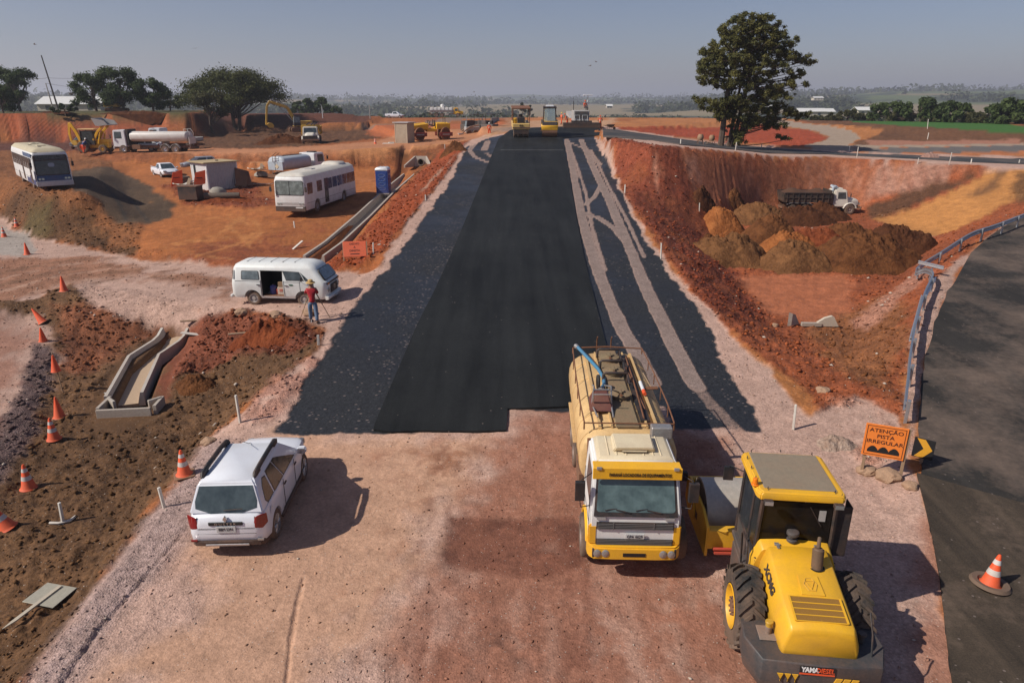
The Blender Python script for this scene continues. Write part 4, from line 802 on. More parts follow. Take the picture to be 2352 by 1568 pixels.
def wheel(par, x, y, r, wd, rim=None, hub=.55, name='wheel', dual=False, spokes=0, steer=0.0):
    s = 1 if y >= 0 else -1; rim = rim or m_rim; h = wd/2
    o = MB(); y0 = y-s*h
    prof = [(r*hub, -h*.55), (r*hub, -h*.9), (r*.80, -h), (r*.93, -h*.95), (r*.985, -h*.75), (r, -h*.3), (r, h*.3), (r*.985, h*.75), (r*.93, h*.95), (r*.80, h), (r*hub, h*.9), (r*hub, h*.5)]
    o.lathe(prof, (x, y, r), 'y', 26)
    if dual: o.lathe(prof, (x, y-s*(wd+.04), r), 'y', 20)
    t = o.build(name, m_tyre, par, smooth=50)
    rb = MB(); f = s*h
    if spokes:
        rb.lathe([(r*hub*1.02, f*.86), (r*hub*.92, f*.95), (r*hub*.9, f*.5), (r*.1, f*.45)], (x, y, r), 'y', 26)
        for i in range(spokes):
            a = 2*math.pi*i/spokes; c, sn = math.cos(a), math.sin(a)
            rb.cyl((x+c*r*.07, y+f*.85, r+sn*r*.07), (x+c*r*hub*.95, y+f*.75, r+sn*r*hub*.95), r*.055, r*.075, 6)
        rb.cyl((x, y+f*.5, r), (x, y+f*.92, r), r*.13, r*.11, 12)
    else:
        rb.lathe([(r*hub*1.02, f*.9), (r*hub*.95, f*.92), (r*hub*.86, f*.35), (r*hub*.5, f*.2), (r*hub*.42, f*.75), (.001, f*.8)], (x, y, r), 'y', 22)
        for i in range(6):
            a = 2*math.pi*i/6; rb.cyl((x+math.cos(a)*r*hub*.62, y+f*.2, r+math.sin(a)*r*hub*.62), (x+math.cos(a)*r*hub*.62, y+f*.42, r+math.sin(a)*r*hub*.62), r*.035, None, 6)
    rb.build('rim', rim, t, smooth=40); return t
def secs(stations, shape):
    out = []
    for st in stations:
        half = shape(*st[1:]); pts = [(st[0], -y, z) for y, z in half]+[(st[0], y, z) for y, z in reversed(half) if y > 1e-6]; out.append(pts)
    return out
def text_on(par, q, body, size, u, v, mat, off=.012, width=1.0, bold=0.0, ext=.003, name='lettering'):
    """lettering lying on face q, upright along v"""
    q = [Vector(p) for p in q]; ex = (q[1]-q[0]).normalized(); n = ex.cross(q[3]-q[0]).normalized(); ey = n.cross(ex)
    m = Matrix((ex, ey, n)).transposed(); return text_obj(name, body, size, mat, par, bil(q, u, v)+n*off, m.to_euler(), ext, width, bold=bold)

# ---------------------------------------------------------------- white compact suv, near left
def car_body(par, st, mat, arches, ar, hw, name='body', dark=True):
    def shp(w_, zb, zt): return [(0, zb), (w_*.86, zb), (w_*.975, zb+.07), (w_, zb+.22), (w_*.995, (zb+zt)/2+.05), (w_*.975, zt-.10), (w_*.93, zt-.03), (w_*.80, zt+.005), (0, zt+.03)]
    mb = MB(); mb.loft(secs(st, shp)); cuts = []
    for ax in arches:
        c = MB(); c.cyl((ax, -hw*1.2, ar*.93), (ax, -hw*.66, ar*.93), ar*1.17, n=28); cuts.append(c); c = MB(); c.cyl((ax, hw*.66, ar*.93), (ax, hw*1.2, ar*.93), ar*1.17, n=28); cuts.append(c)
    return mb.build(name, mat, par, smooth=42, cuts=cuts)
def suv():
    t = thing('suv', 'white compact suv with black roof rails parked beside the striped cone, seen from behind', 'car', (-6.30, 14.72, 0), R(92.5), scale=(.96, .94, 1.05))
    st = [(-2.15, .66, .52, .80), (-2.11, .80, .40, .93), (-2.02, .875, .33, .99), (-1.75, .905, .29, 1.03), (-1.25, .915, .26, 1.05), (-.5, .90, .25, 1.04), (.4, .90, .25, 1.03), (1.0, .905, .26, 1.02), (1.25, .905, .27, 1.02), (1.55, .88, .30, .99), (1.8, .82, .33, .94), (1.97, .72, .36, .87), (2.08, .58, .40, .78), (2.13, .40, .46, .66)]
    car_body(t, st, m_suvw, (-1.35, 1.32), .345, .9)
    q = quadbox(-2.03, 1.05, .85, 1.0, -1.80, .18, .665, 1.585); g = MB()
    top = [Vector(p) for p in ((-1.66, -.56, 1.665), (.0, -.56, 1.67), (.0, .56, 1.67), (-1.66, .56, 1.665))]
    g.loft([q['lo'], [p*1 for p in q['hi']], top]); g.build('cabin', m_suvw, t, bevel=.035, seg=2)
    def win(nm, face, uv, m_=m_glass): b = MB(); panel(b, q[face], uv, .006, .02); return b.build(nm, m_, t, smooth=0)
    win('rear_window', 'rear', [(.07, .20), (.28, .04), (.72, .04), (.93, .20), (.96, .45), (.95, .95), (.05, .95), (.04, .45)], glass_mat('suv_rear_glass', (.035, .05, .055), .1))
    win('windscreen', 'front', rr_uv(.07, .93, .08, .93, .05, .06))
    for fc, mir in (('right', 0), ('left', 1)):
        F = (lambda u: 1-u) if mir else (lambda u: u)
        for uv in ([(.10, .25), (.135, .08), (.27, .08), (.27, .80), (.19, .86), (.13, .66)], [(.305, .05), (.53, .05), (.53, .88), (.325, .88)], [(.56, .05), (.88, .05), (.84, .28), (.72, .70), (.64, .88), (.56, .88)]):
            uu = [(F(a), b_) for a, b_ in uv]; uu = uu[::-1] if mir else uu
            f = MB(); cx = sum(a for a, _ in uu)/len(uu); cy = sum(b_ for _, b_ in uu)/len(uu); panel(f, q[fc], [(cx+(a-cx)*1.07, cy+(b_-cy)*1.09) for a, b_ in uu], .004, .02); fo = f.build('side_window', m_letb, t, smooth=0)
            b = MB(); panel(b, q[fc], uu, .008, .02); b.build('pane', glass_mat('suv_side_glass', (.05, .042, .03), .1), fo, smooth=0)
    for y in (-.915, .915):
        s = MB(); s.box((.25, y, .40), (2.1, .012, .012))
        for x in (-.62, .38, 1.16): s.box((x, y*1.0, .72), (.012, .012, .66))
        s.build('door_seam', m_seam, t, smooth=0)
    s = MB(); s.box((-2.135, 0, .60), (.03, 1.34, .012)); s.box((-2.10, .66, .78), (.03, .012, .38)); s.box((-2.10, -.66, .78), (.03, .012, .38)); s.build('tailgate_seam', m_seam, t, smooth=0)
    for y in (-.60, .60):
        r = MB(); r.tube([(-1.62, y, 1.64), (-1.55, y*1.01, 1.70), (-1.2, y*1.02, 1.735), (-.4, y*1.02, 1.745), (.0, y, 1.72), (.12, y*.98, 1.64)], [.04, .06, .055, .055, .06, .04], 8)
        for x in (-1.42, -.02): r.box((x, y*1.01, 1.68), (.26, .075, .10))
        r.build('roof_rail', m_black, t, smooth=40)
    for y in (-1, 1):
        L = MB(); L.loft([[(-2.135, y*.60, .70), (-2.10, y*.82, .70), (-1.96, y*.905, .76), (-1.98, y*.905, 1.0), (-2.09, y*.80, 1.02), (-2.12, y*.66, .98)], [(-2.15, y*.66, .72), (-2.118, y*.83, .72), (-1.99, y*.915, .78), (-2.0, y*.91, .98), (-2.10, y*.81, 1.0), (-2.13, y*.70, .97)]])
        L.build('tail_light', m_red_l, t, bevel=.01)
        f = MB(); f.box((-2.16, y*.76, .46), (.03, .14, .04)); f.build('reflector', m_red_l if y > 0 else m_lamp, t)
        mr = MB(); mr.box((.82, y*1.03, 1.08), (.16, .24, .17)); mr.build('mirror', m_suvw, t, bevel=.04, seg=2); mm = MB(); mm.box((.735, y*1.03, 1.08), (.012, .2, .13)); mm.build('mirror_glass', m_chrome, t)
        for hx in (-.50, .45): h = MB(); h.box((hx, y*.923, .90), (.16, .035, .045)); h.build('door_handle', m_black, t, bevel=.012)
        hl = MB(); hl.box((1.90, y*.66, .80), (.2, .26, .16), rot=(0, .25, -y*.6)); hl.build('headlight', m_lamp, t, bevel=.03)
        sk = MB(); sk.box((0, y*.90, .29), (1.9, .06, .10)); sk.build('side_skirt', m_black, t, bevel=.02)
    b = MB(); b.loft(secs([(-2.19, .55, .34, .43), (-2.16, .74, .33, .44), (-2.05, .84, .30, .42), (-1.9, .88, .28, .38)], lambda w_, a, c: [(0, a), (w_, a), (w_*1.01, (a+c)/2), (w_*.98, c), (0, c)])); b.build('rear_bumper', m_black, t)
    b = MB(); b.box((-2.205, 0, .365), (.02, 1.0, .05)); b.build('bumper_trim', m_alloy, t, bevel=.008)
    b = MB(); b.box((-2.155, 0, .845), (.03, .78, .085)); tr = b.build('name_strip', m_letb, t, bevel=.012)
    rq = [(-2.172, .5, .80), (-2.172, -.5, .80), (-2.172, -.5, .89), (-2.172, .5, .89)]
    text_on(tr, rq, 'D U S T E R', .075, .5, .5, m_chrome, .004, 1.3, .0)
    b = MB(); b.box((-2.165, .0, .715), (.02, .44, .15)); pl = b.build('number_plate', m_plate, t, bevel=.005); text_on(pl, [(-2.176, .5, .66), (-2.176, -.5, .66), (-2.176, -.5, .79), (-2.176, .5, .79)], 'BBM 5391', .095, .5, .45, m_letb, .003, .85, .0)
    b = MB(); b.prism([(.0, .07), (.05, 0), (0, -.07), (-.05, 0), (0, .07)][:4], -2.17, -2.12, 'x'); o = b.build('emblem', m_chrome, t); o.location.z = .955
    b = MB(); b.cyl((-2.03, .05, 1.09), (-2.03, -.38, 1.12), .012, None, 6); b.build('wiper', m_black, t)
    b = MB(); b.tube([(-.0, 0, 1.68), (-.12, 0, 1.72), (-.45, 0, 1.92)], .007, 5); b.build('aerial', m_black, t)
    b = MB(); b.lathe([(.08, 0), (.083, .004), (.075, .006), (.001, .006)], (-1.62, -.905, .86), 'y', 20); b.build('fuel_flap', m_suvw, t)
    b = MB(); b.box((0, 0, .48), (3.6, 1.16, .46)); b.box((-1.3, 0, .52), (.9, 1.2, .5)); b.box((1.3, 0, .52), (.9, 1.2, .5)); b.build('underbody', m_black, t)
    for x in (-1.35, 1.32):
        for y in (-.80, .80): wheel(t, x, y, .345, .215, m_alloy, .66, spokes=10)
    return t
suv()

# ---------------------------------------------------------------- cream and yellow water tank truck
def tank_truck():
    t = thing('tank_truck', 'cream tank truck with white and yellow cab, name on its visor, facing the camera', 'truck', (2.72, 14.9, .12), R(-91.8))
    t.rotation_euler = Euler((0, R(.0), R(-91.8)))
    m_w = M('cab_white', (.72, .72, .70), .4, dirt=.25, var=.05, low=1.6); m_cr = M('cream_roof', (.66, .56, .38), .5, dirt=.3, var=.08); m_tank = M('tank_cream', (.60, .40, .18), .55, dirt=.55, var=.16, low=1.0, scale=1.2, dust=(.30, .17, .08), bmp=.004)
    m_yl = M('cab_yellow', (.80, .42, .02), .4, dirt=.25, var=.06)
    # cab: x 1.35..3.0
    q = quadbox(1.45, 3.02, 1.04, .78, 1.45, 3.02, 1.04, 1.56); u = quadbox(1.45, 3.02, 1.04, 1.56, 1.50, 2.70, .97, 2.44)
    b = MB(); b.loft([q['lo'], q['hi'], u['hi'], [Vector((1.58, -.86, 2.53)), Vector((2.58, -.86, 2.53)), Vector((2.58, .86, 2.53)), Vector((1.58, .86, 2.53))]]); b.build('cab', m_w, t, bevel=.05, seg=2)
    b = MB(); b.loft([[(1.56, -.90, 2.485), (2.60, -.90, 2.485), (2.60, .90, 2.485), (1.56, .90, 2.485)], [(1.62, -.80, 2.56), (2.50, -.80, 2.56), (2.50, .80, 2.56), (1.62, .80, 2.56)]])
    for y in (-.6, -.42, -.2, .2, .42, .6): b.box((2.05, y, 2.565), (.86, .035, .02))
    b.build('roof', m_cr, t, bevel=.02)
    b = MB(); panel(b, u['front'], rr_uv(.07, .93, .0, .86, .04, .06), .012, .04); ws = b.build('windscreen', glass_mat('truck_glass', (.055, .085, .085), .1), t, smooth=0)
    b = MB(); panel(b, u['front'], (.045, .955, -.10, .90), .004, .03); b.build('windscreen_surround', m_black, t, smooth=0)
    # things seen through the glass are hinted on the shelf behind it
    for y0 in (-.05, -.75):
        b = MB(); b.cyl((3.03, y0+.05, 1.60), (2.96, y0+.62, 1.66), .012, None, 6); b.cyl((3.045, y0+.62, 1.56), (3.02, y0+.3, 1.61), .014, None, 6); b.build('wiper', m_black, t)
    for sd, fc in ((-1, 'right'), (1, 'left')):
        b = MB(); panel(b, u[fc], (.30, .90, .10, .80) if fc == 'right' else (.10, .70, .10, .80), .008, .03); b.build('side_window', m_glass, t, smooth=0)
        b = MB(); b.box((2.25, sd*1.045, 1.2), (1.1, .012, .012)); b.box((1.75, sd*1.045, 1.4), (.012, .012, 1.0)); b.box((2.85, sd*1.045, 1.4), (.012, .012, .9)); b.build('door_seam', m_seam, t, smooth=0)
        b = MB(); b.tube([(2.75, sd*1.0, 2.3), (2.95, sd*1.25, 2.25), (2.95, sd*1.3, 1.9), (2.95, sd*1.25, 1.62), (2.85, sd*1.03, 1.6)], .013, 6); b.box((2.95, sd*1.28, 2.0), (.10, .22, .42)); b.build('mirror', m_black, t, bevel=.02)
        # wheel arch wings and steps
        b = MB(); A = [(2.25+.62*math.cos(R(a)), .50+.62*math.sin(R(a))) for a in range(20, 181, 16)]; Bq = [(2.25+.54*math.cos(R(a)), .50+.54*math.sin(R(a))) for a in range(180, 19, -16)]; b.prism(A+Bq, sd*.80, sd*1.10, 'y'); b.build('wheel_arch', m_yl, t, bevel=.015)
        b = MB(); b.box((2.98, sd*.96, 1.02), (.10, .20, .46)); b.build('corner_panel', m_yl, t, bevel=.03, seg=2)
        for i in range(2):
            b = MB(); b.lathe([(.085, 0), (.09, .03), (.06, .045), (.001, .05)], (3.13, sd*(.66+.19*i), .66), 'x', 18); b.build('headlight', m_lamp, t)
        b = MB(); b.box((3.125, sd*.755, .66), (.03, .42, .21)); b.build('lamp_surround', m_black, t, bevel=.01)
        b = MB(); b.box((3.04, sd*.78, 1.42), (.02, .20, .07)); b.build('turn_signal', m_lgrey, t)
        b = MB(); b.box((2.93, sd*.86, 2.50), (.04, .12, .06)); b.build('marker_lamp', m_lamp, t, bevel=.008)
    b = MB(); 
    b.bb(2.62, 2.89, -.99, .99, 2.475, 2.505)
    b.bb(2.88, 2.925, -1.0, 1.0, 2.25, 2.51); vz = b.build('sun_visor', m_yl, t, bevel=.012)
    text_on(vz, [(2.926, -1, 2.25), (2.926, 1, 2.25), (2.926, 1, 2.51), (2.926, -1, 2.51)], 'PARANÁ LOCADORA DE EQUIPAMENTOS', .105, .53, .42, m_letb, .008, .70, .0015)
    m_slat = M('slat_grey', (.12, .12, .12), .5, dirt=.2); b = MB(); b.bb(3.0, 3.05, -.88, .88, 1.17, 1.33); gr = b.build('grille', m_black, t)
    b = MB()
    for i in range(4): b.bb(3.045, 3.065, -.86, .86, 1.185+i*.036, 1.197+i*.036)
    b.bb(3.045, 3.07, .42, .44, 1.17, 1.33); b.bb(3.045, 3.07, -.50, -.48, 1.17, 1.33); b.build('slats', m_slat, gr)
    b = MB(); b.bb(3.0, 3.05, -.88, .88, .80, .93); g2 = b.build('lower_grille', m_black, t); b = MB()
    for i in range(4): b.bb(3.045, 3.062, -.86, .86, .81+i*.034, .822+i*.034)
    b.build('slats', m_slat, g2)
    b = MB(); b.box((3.06, 0, 1.02), (.02, .44, .12)); pl = b.build('number_plate', m_plate, t, bevel=.005); text_on(pl, [(3.07, -.5, .96), (3.07, .5, .96), (3.07, .5, 1.08), (3.07, -.5, 1.08)], 'GPA 6629', .095, .5, .45, m_letb, .003, .9, .0)
    b = MB(); b.prism([(2.80, -1.08), (3.02, -1.06), (3.14, -.94), (3.16, -.5), (3.16, .5), (3.14, .94), (3.02, 1.06), (2.80, 1.08)], .50, .80, 'z'); b.build('bumper', m_yl, t, bevel=.03, seg=2)
    b = MB(); b.bb(3.14, 3.17, -.26, .26, .60, .68); b.build('bumper_slot', m_letb, t)
    b = MB(); b.loft([[(1.72, -.48, 2.57), (2.34, -.50, 2.57), (2.34, .50, 2.57), (1.72, .48, 2.57)], [(1.76, -.46, 2.70), (2.40, -.44, 2.68), (2.40, .44, 2.68), (1.76, .46, 2.70)]]); b.bb(2.36, 2.43, -.30, .30, 2.58, 2.62); b.build('air_conditioner', m_cr, t, bevel=.03, seg=2)
    # chassis
    b = MB()
    for y in (-.42, .42): b.bb(-3.9, 3.0, y-.05, y+.05, .62, .86)
    b.bb(-.4, .5, .55, 1.0, .5, .9); b.bb(-.6, .4, -1.0, -.55, .45, .9); b.bb(-3.95, -3.85, -1.0, 1.0, .55, .75); b.build('chassis', m_cham, t, bevel=.01)
    for y in (-.93, .93): wheel(t, 2.25, y, .48, .28, m_rim, .52)
    for x in (-1.6, -2.75):
        for y in (-.90, .90): wheel(t, x, y, .48, .26, m_rim, .52, dual=True)
    b = MB()
    for y in (-1, 1): b.box((-2.2, y*.86, 1.04), (2.5, .42, .03))
    b.build('mudguard', m_tank, t, bevel=.01)
    # tank: flattened oval, x -4.0..1.2
    def oval(x, a, c, z0, k=28):
        pts = []
        for i in range(k):
            th = 2*math.pi*i/k; cs, sn = math.cos(th), math.sin(th); pts.append((x, a*math.copysign(abs(cs)**.62, cs), z0+c*math.copysign(abs(sn)**.72, sn)))
        return pts
    b = MB(); b.loft([oval(x, a, c, 1.72) for x, a, c in ((-4.02, .80, .50), (-3.98, 1.00, .66), (-3.9, 1.06, .72), (-1.3, 1.06, .73), (1.1, 1.06, .72), (1.18, 1.0, .66), (1.22, .80, .5))]); b.build('tank', m_tank, t, smooth=50)
    b = MB()
    for x in (-3.2, -2.1, -1.0, .1, .9):
        b.loft([oval(x-.03, 1.068, .738, 1.72), oval(x+.03, 1.068, .738, 1.72)])
    b.build('tank_band', m_tank, t, smooth=50)
    b = MB()
    for y in (-.62, .62): b.bb(-3.85, 1.0, y-.03, y+.03, 2.36, 2.46)
    for y in (-.36, .40): b.bb(-3.85, 1.0, y-.02, y+.02, 2.43, 2.49)
    b.build('tank_rib', m_tank, t)
    # walkway and manholes
    m_deck = M('deck_grime', (.20, .15, .085), .8, dirt=.5, var=.25)
    b = MB(); b.bb(-3.95, 1.05, -.28, .22, 2.46, 2.52); b.build('walkway', m_deck, t, bevel=.01)
    for x in (-3.1, -2.05, -.55):
        b = MB(); b.lathe([(.24, 2.50), (.24, 2.60), (.27, 2.60), (.27, 2.63), (.10, 2.66), (.10, 2.70), (.001, 2.70)], (x, -.03, 0), 'z', 20); b.box((x, -.03, 2.69), (.32, .05, .04)); mh = b.build('manhole', m_deck, t, smooth=40)
        b = MB(); b.cyl((x+.15, -.03, 2.64), (x+.32, -.03, 2.70), .03, None, 8); b.build('hinge', m_rust, mh)
    for x in (-3.35, -2.45, -1.55):
        b = MB(); b.tube([(x, -.33, 2.50), (x, -.33, 2.72), (x+.02, -.28, 2.76), (x+.02, .22, 2.76), (x, .27, 2.72), (x, .27, 2.50)], .035, 8); b.tube([(x, .27, 2.72), (x+.45, .27, 2.62)], .03, 6); b.build('guard_hoop', m_black, t, smooth=50)
    b = MB(); b.bb(-3.6, .7, .30, .50, 2.44, 2.50); b.build('side_channel', m_black, t); b = MB(); b.tube([(-3.3, .44, 2.56), (-1.2, .40, 2.60), (.7, .36, 2.56)], .02, 6); b.tube([(-2.6, .34, 2.56), (.2, .46, 2.55)], .016, 6); b.build('rod', m_rust, t)
    for y in (-1, 1):
        b = MB(); pts = [(-3.9, y*.97, 2.42), (-3.9, y*.97, 2.58), (-2.0, y*1.0, 2.60), (0, y*1.0, 2.60), (1.0, y*.97, 2.58), (1.0, y*.97, 2.40)]; b.tube(pts, .018, 6)
        for x in (-2.9, -1.9, -.9, .1): b.tube([(x, y*1.0, 2.30), (x, y*1.0, 2.6)], .014, 5)
        b.build('hand_rail', m_rust, t)
    b = MB(); b.tube([(-3.92, -.97, 2.58), (-3.95, 0, 2.62), (-3.92, .97, 2.58)], .02, 6); b.build('end_rail', m_rust, t); b = MB(); b.tube([(1.0, -.97, 2.56), (1.0, .97, 2.56)], .016, 6); b.build('end_rail', m_rust, t)
    b = MB()
    for y in (-.28, .12):
        b.tube([(-4.12, y, .8), (-4.12, y, 2.75), (-4.0, y, 2.9)], .02, 6)
    for z in (1.0, 1.3, 1.6, 1.9, 2.2, 2.5): b.cyl((-4.12, -.28, z), (-4.12, .12, z), .014, None, 6)
    b.build('ladder', m_rust, t)
    b = MB(); b.bb(1.18, 1.42, .42, .86, 2.38, 2.66); b.build('toolbox', m_steel, t, bevel=.02)
    keep = {'tank', 'tank_band', 'tank_rib', 'walkway', 'manhole', 'guard_hoop', 'side_channel', 'rod', 'hand_rail', 'end_rail', 'ladder', 'mudguard', 'chassis', 'wheel', 'toolbox'}
    def allc(o): return [o]+[k for c in o.children for k in allc(c)]
    for ch in list(t.children):
        tk = ch.name.split('.')[0] in keep
        for o in allc(ch):
            for v in o.data.vertices: v.co.y = v.co.y*1.04-.05 if tk else v.co.y*.89-.12
    b = MB(); b.tube([(1.3, -.95, 1.0), (1.3, -.95, 2.1), (1.25, -.95, 2.3)], .05, 8); b.build('exhaust', m_rust, t)
    return t
tt = tank_truck()
# things lying on the tank
Lw = tt.matrix_basis
def on_truck(v): return Lw @ Vector(v)
hs = thing('hose', 'blue flexible hose lying in a curve on top of the cream tank', 'hose', on_truck((0, 0, 0)), R(-91.8))
b = MB(); b.tube([(-3.85, -.95, 2.66), (-3.5, -.82, 2.62), (-3.0, -.62, 2.55), (-2.4, -.45, 2.53), (-1.7, -.36, 2.54), (-1.2, -.40, 2.56), (-.85, -.52, 2.60)], .05, 10); b.build('hose_tube', M('hose_blue', (.045, .20, .34), .45, dirt=.25), hs, smooth=60); b = MB(); b.cyl((-3.9, -.98, 2.66), (-3.78, -.92, 2.64), .065, None, 10); b.cyl((-.92, -.49, 2.59), (-.8, -.54, 2.6), .062, None, 10); b.build('coupling', m_steel, hs)
wbk = thing('wheelbarrow', 'upturned maroon wheelbarrow lying on the cream tank roof', 'wheelbarrow', on_truck((0, 0, 0)), R(-91.8))
b = MB(); b.loft([[(-.55, -.85, 2.50), (.30, -.90, 2.50), (.32, -.30, 2.50), (-.50, -.32, 2.50)], [(-.30, -.75, 2.84), (.10, -.75, 2.84), (.10, -.42, 2.84), (-.28, -.42, 2.84)]]); b.build('tub', M('maroon_tub', (.13, .045, .035), .5, dirt=.35), wbk, bevel=.03, seg=2)
b = MB()
for y in (-.82, -.36): b.tube([(.62, y+.1 if y < -.5 else y+.0, 2.52), (.1, y, 2.62), (-.35, y*.9, 2.88), (-.95, y*.6-.23, 2.66)], .02, 7)
b.tube([(-.2, -.78, 2.86), (-.2, -.38, 2.86)], .018, 6); b.tube([(.2, -.80, 2.72), (.3, -.8, 2.95), (.3, -.42, 2.95), (.2, -.38, 2.72)], .018, 6); b.build('handles', m_steel, wbk, smooth=50)
b = MB(); b.lathe([(.12, -.035), (.17, -.04), (.19, 0), (.17, .04), (.12, .035)], (-.98, -.58, 2.74), 'y', 18); b.build('wheel', m_tyre, wbk)
hoe = thing('hoe', 'rusty hoe lying on the right side of the cream tank roof', 'tool', on_truck((0, 0, 0)), R(-91.8)); b = MB(); b.cyl((-2.2, .74, 2.50), (-1.25, .80, 2.50), .018, None, 6); b.build('handle', m_wood, hoe); b = MB(); b.box((-1.2, .80, 2.49), (.12, .34, .02), rot=(0, .2, .15)); b.build('blade', m_rust, hoe)
pp = thing('plastic_pipe', 'short white pipe with orange end lying on the cream tank roof', 'pipe', on_truck((0, 0, 0)), R(-91.8)); b = MB(); b.cyl((-1.5, .56, 2.53), (-.95, .56, 2.53), .045, None, 10); b.build('tube', m_white, pp); b = MB(); b.cyl((-.95, .56, 2.53), (-.72, .56, 2.53), .047, None, 10); b.build('end_sleeve', m_orange, pp)

# ---------------------------------------------------------------- yellow single-drum soil roller, near right
def lug_tyre(par, x, y, r, wd):
    s = 1 if y >= 0 else -1; h = wd/2; o = MB()
    o.lathe([(r*.52, -h*.7), (r*.56, -h*.95), (r*.80, -h), (r*.90, -h*.9), (r*.93, -h*.5), (r*.935, 0), (r*.93, h*.5), (r*.90, h*.9), (r*.80, h), (r*.56, h*.95), (r*.52, h*.7)], (x, y, r), 'y', 40)
    n = 20
    for i in range(n):
        for sd in (-1, 1):
            a0 = 2*math.pi*(i+(.5 if sd > 0 else 0))/n; lug = []
            for f, aw in ((.02, 0), (.5, .13), (1.0, .30)):
                yy = y+sd*h*f*1.0; a = a0-aw; ring = []
                for da, rad in ((-.055, r*.91), (-.045, r*1.0), (.045, r*1.0), (.055, r*.91)):
                    rr_ = rad*(1-.035*(f > .9)); ring.append((x+rr_*math.sin(a+da), yy, r+rr_*math.cos(a+da)))
                lug.append(ring)
            o.loft(lug)
    t = o.build('wheel', m_tyre, par, smooth=25); f = s*h; rb = MB()
    rb.lathe([(r*.53, f*.96), (r*.50, f*1.0), (r*.47, f*.85), (r*.44, f*.35), (r*.22, f*.30), (r*.20, f*.55), (.001, f*.6)], (x, y, r), 'y', 30); rm = rb.build('rim', m_yel, t, smooth=40)
    hb = MB(); hb.lathe([(r*.23, f*.3), (r*.23, f*.8), (r*.14, f*.9), (.001, f*.9)], (x, y, r), 'y', 20)
    for i in range(10): a = 2*math.pi*i/10; hb.cyl((x+math.cos(a)*r*.2, y+f*.75, r+math.sin(a)*r*.2), (x+math.cos(a)*r*.2, y+f*.95, r+math.sin(a)*r*.2), .022, None, 6)
    hb.build('hub', m_cham, rm); return t
def soil_roller():
    yaw = R(83.5); t = thing('soil_roller', 'yellow single-drum roller with cab and big lugged tyres, near the camera on the right', 'road roller', (5.14, 10.12, 0), yaw, scale=(.95, .97, 1.0))
    my = M('roller_yellow', (.74, .40, .02), .42, dirt=.30, var=.06, low=.5); mg = M('weight_grey', (.050, .050, .052), .6, dirt=.30, var=.15, low=.9, bmp=.004)
    for y in (-.93, .93): lug_tyre(t, 0, y, .77, .50)
    # hood: falls to the rear, rounded, tapering
    def hs_(x, hw, z0, zt, r_=.14): return [(x, -hw, z0), (x, -hw*1.0, zt-.34), (x, -hw*.86, zt-.06), (x, -hw*.80, zt-.01), (x, -hw*.4, zt+.02), (x, 0, zt+.03), (x, hw*.4, zt+.02), (x, hw*.80, zt-.01), (x, hw*.86, zt-.06), (x, hw, zt-.34), (x, hw, z0)]
    b = MB(); b.loft([hs_(-1.44, .58, 1.02, 1.42), hs_(-1.42, .61, 1.02, 1.50), (hs_(-1.34, .63, 1.02, 1.56)), hs_(-.8, .64, 1.02, 1.66), hs_(0, .64, 1.02, 1.82), hs_(.36, .64, 1.02, 1.88)]); b.build('engine_hood', my, t, bevel=.012, smooth=50)
    b = MB(); b.loft([hs_(.37, .75, 1.0, 1.80), hs_(.62, .77, 1.0, 1.86)]); b.build('hood_collar', my, t, bevel=.01)
    b = MB()
    for i in range(7): b.box((.44, .722, 1.55-i*.06), (.14, .02, .02), rot=(0, .5, 0)); b.box((.44, -.722, 1.55-i*.06), (.14, .02, .02), rot=(0, .5, 0))
    b.build('side_vent', m_black, t)
    gq = [(-1.30, .42, 1.585), (-1.30, -.42, 1.585), (-.80, -.42, 1.68), (-.80, .42, 1.68)]
    m_mesh = M('grille_mesh', (.24, .12, .015), .7, dirt=.3, var=.5, scale=30)
    b = MB(); panel(b, gq, (.02, .98, 0, 1), .012, .03); gr = b.build('hood_grille', m_mesh, t); b = MB()
    for v in (.0, .25, .5, .75, 1.0): panel(b, gq, (.0, 1, v-.015, v+.015), .02, .02)
    for u in (0.0, 1): panel(b, gq, (u-.02, u+.02, 0, 1), .022, .02)
    b.build('grille_bar', my, gr)
    eq = [(-.76, .20, 1.70), (-.76, -.20, 1.70), (-.34, -.17, 1.785), (-.34, .17, 1.785)]
    b = MB(); panel(b, eq, (0, 1, 0, 1), .012, .02); em = b.build('emblem_plate', my, t, bevel=.006)
    b = MB(); H = [(.5+.30*math.cos(R(a)), .5+.36*math.sin(R(a))) for a in range(0, 360, 60)]; Q = [Vector(p) for p in eq]
    pt = [bil(Q, u, v)+Vector((0, 0, .02)) for u, v in H]; b.tube(pt, .007, 5, close=True); b.tube([bil(Q, u, v)+Vector((0, 0, .02)) for u, v in ((.28, .66), (.72, .66), (.5, .26))], .007, 5, close=True); b.build('emblem', m_yel2, em)
    b = MB(); b.lathe([(.14, 1.79), (.14, 1.815), (.001, 1.815)], (-.10, -.22, 0), 'z', 20); b.build('exhaust_recess', m_letb, t)
    b = MB(); b.cyl((-.14, -.22, 1.72), (-.06, -.22, 2.14), .098, .102, 20); b.cyl((-.06, -.22, 2.13), (-.055, -.22, 2.17), .102, .07, 20); b.tube([(-.05, -.22, 2.18), (-.03, -.22, 2.27), (.05, -.25, 2.31)], .036, 10); b.build('exhaust', M('exhaust_brown', (.10, .07, .045), .7, dirt=.4), t, smooth=45)
    b = MB()
    for z0, r_ in ((1.78, .06), (1.88, .10), (1.97, .075), (2.02, .115)): b.cyl((.56, .05, z0), (.56, .05, z0+.06), r_, r_, 20)
    b.cyl((.56, .05, 2.08), (.56, .05, 2.1), .12, .09, 20); b.build('air_intake', m_grey, t, bevel=.01)
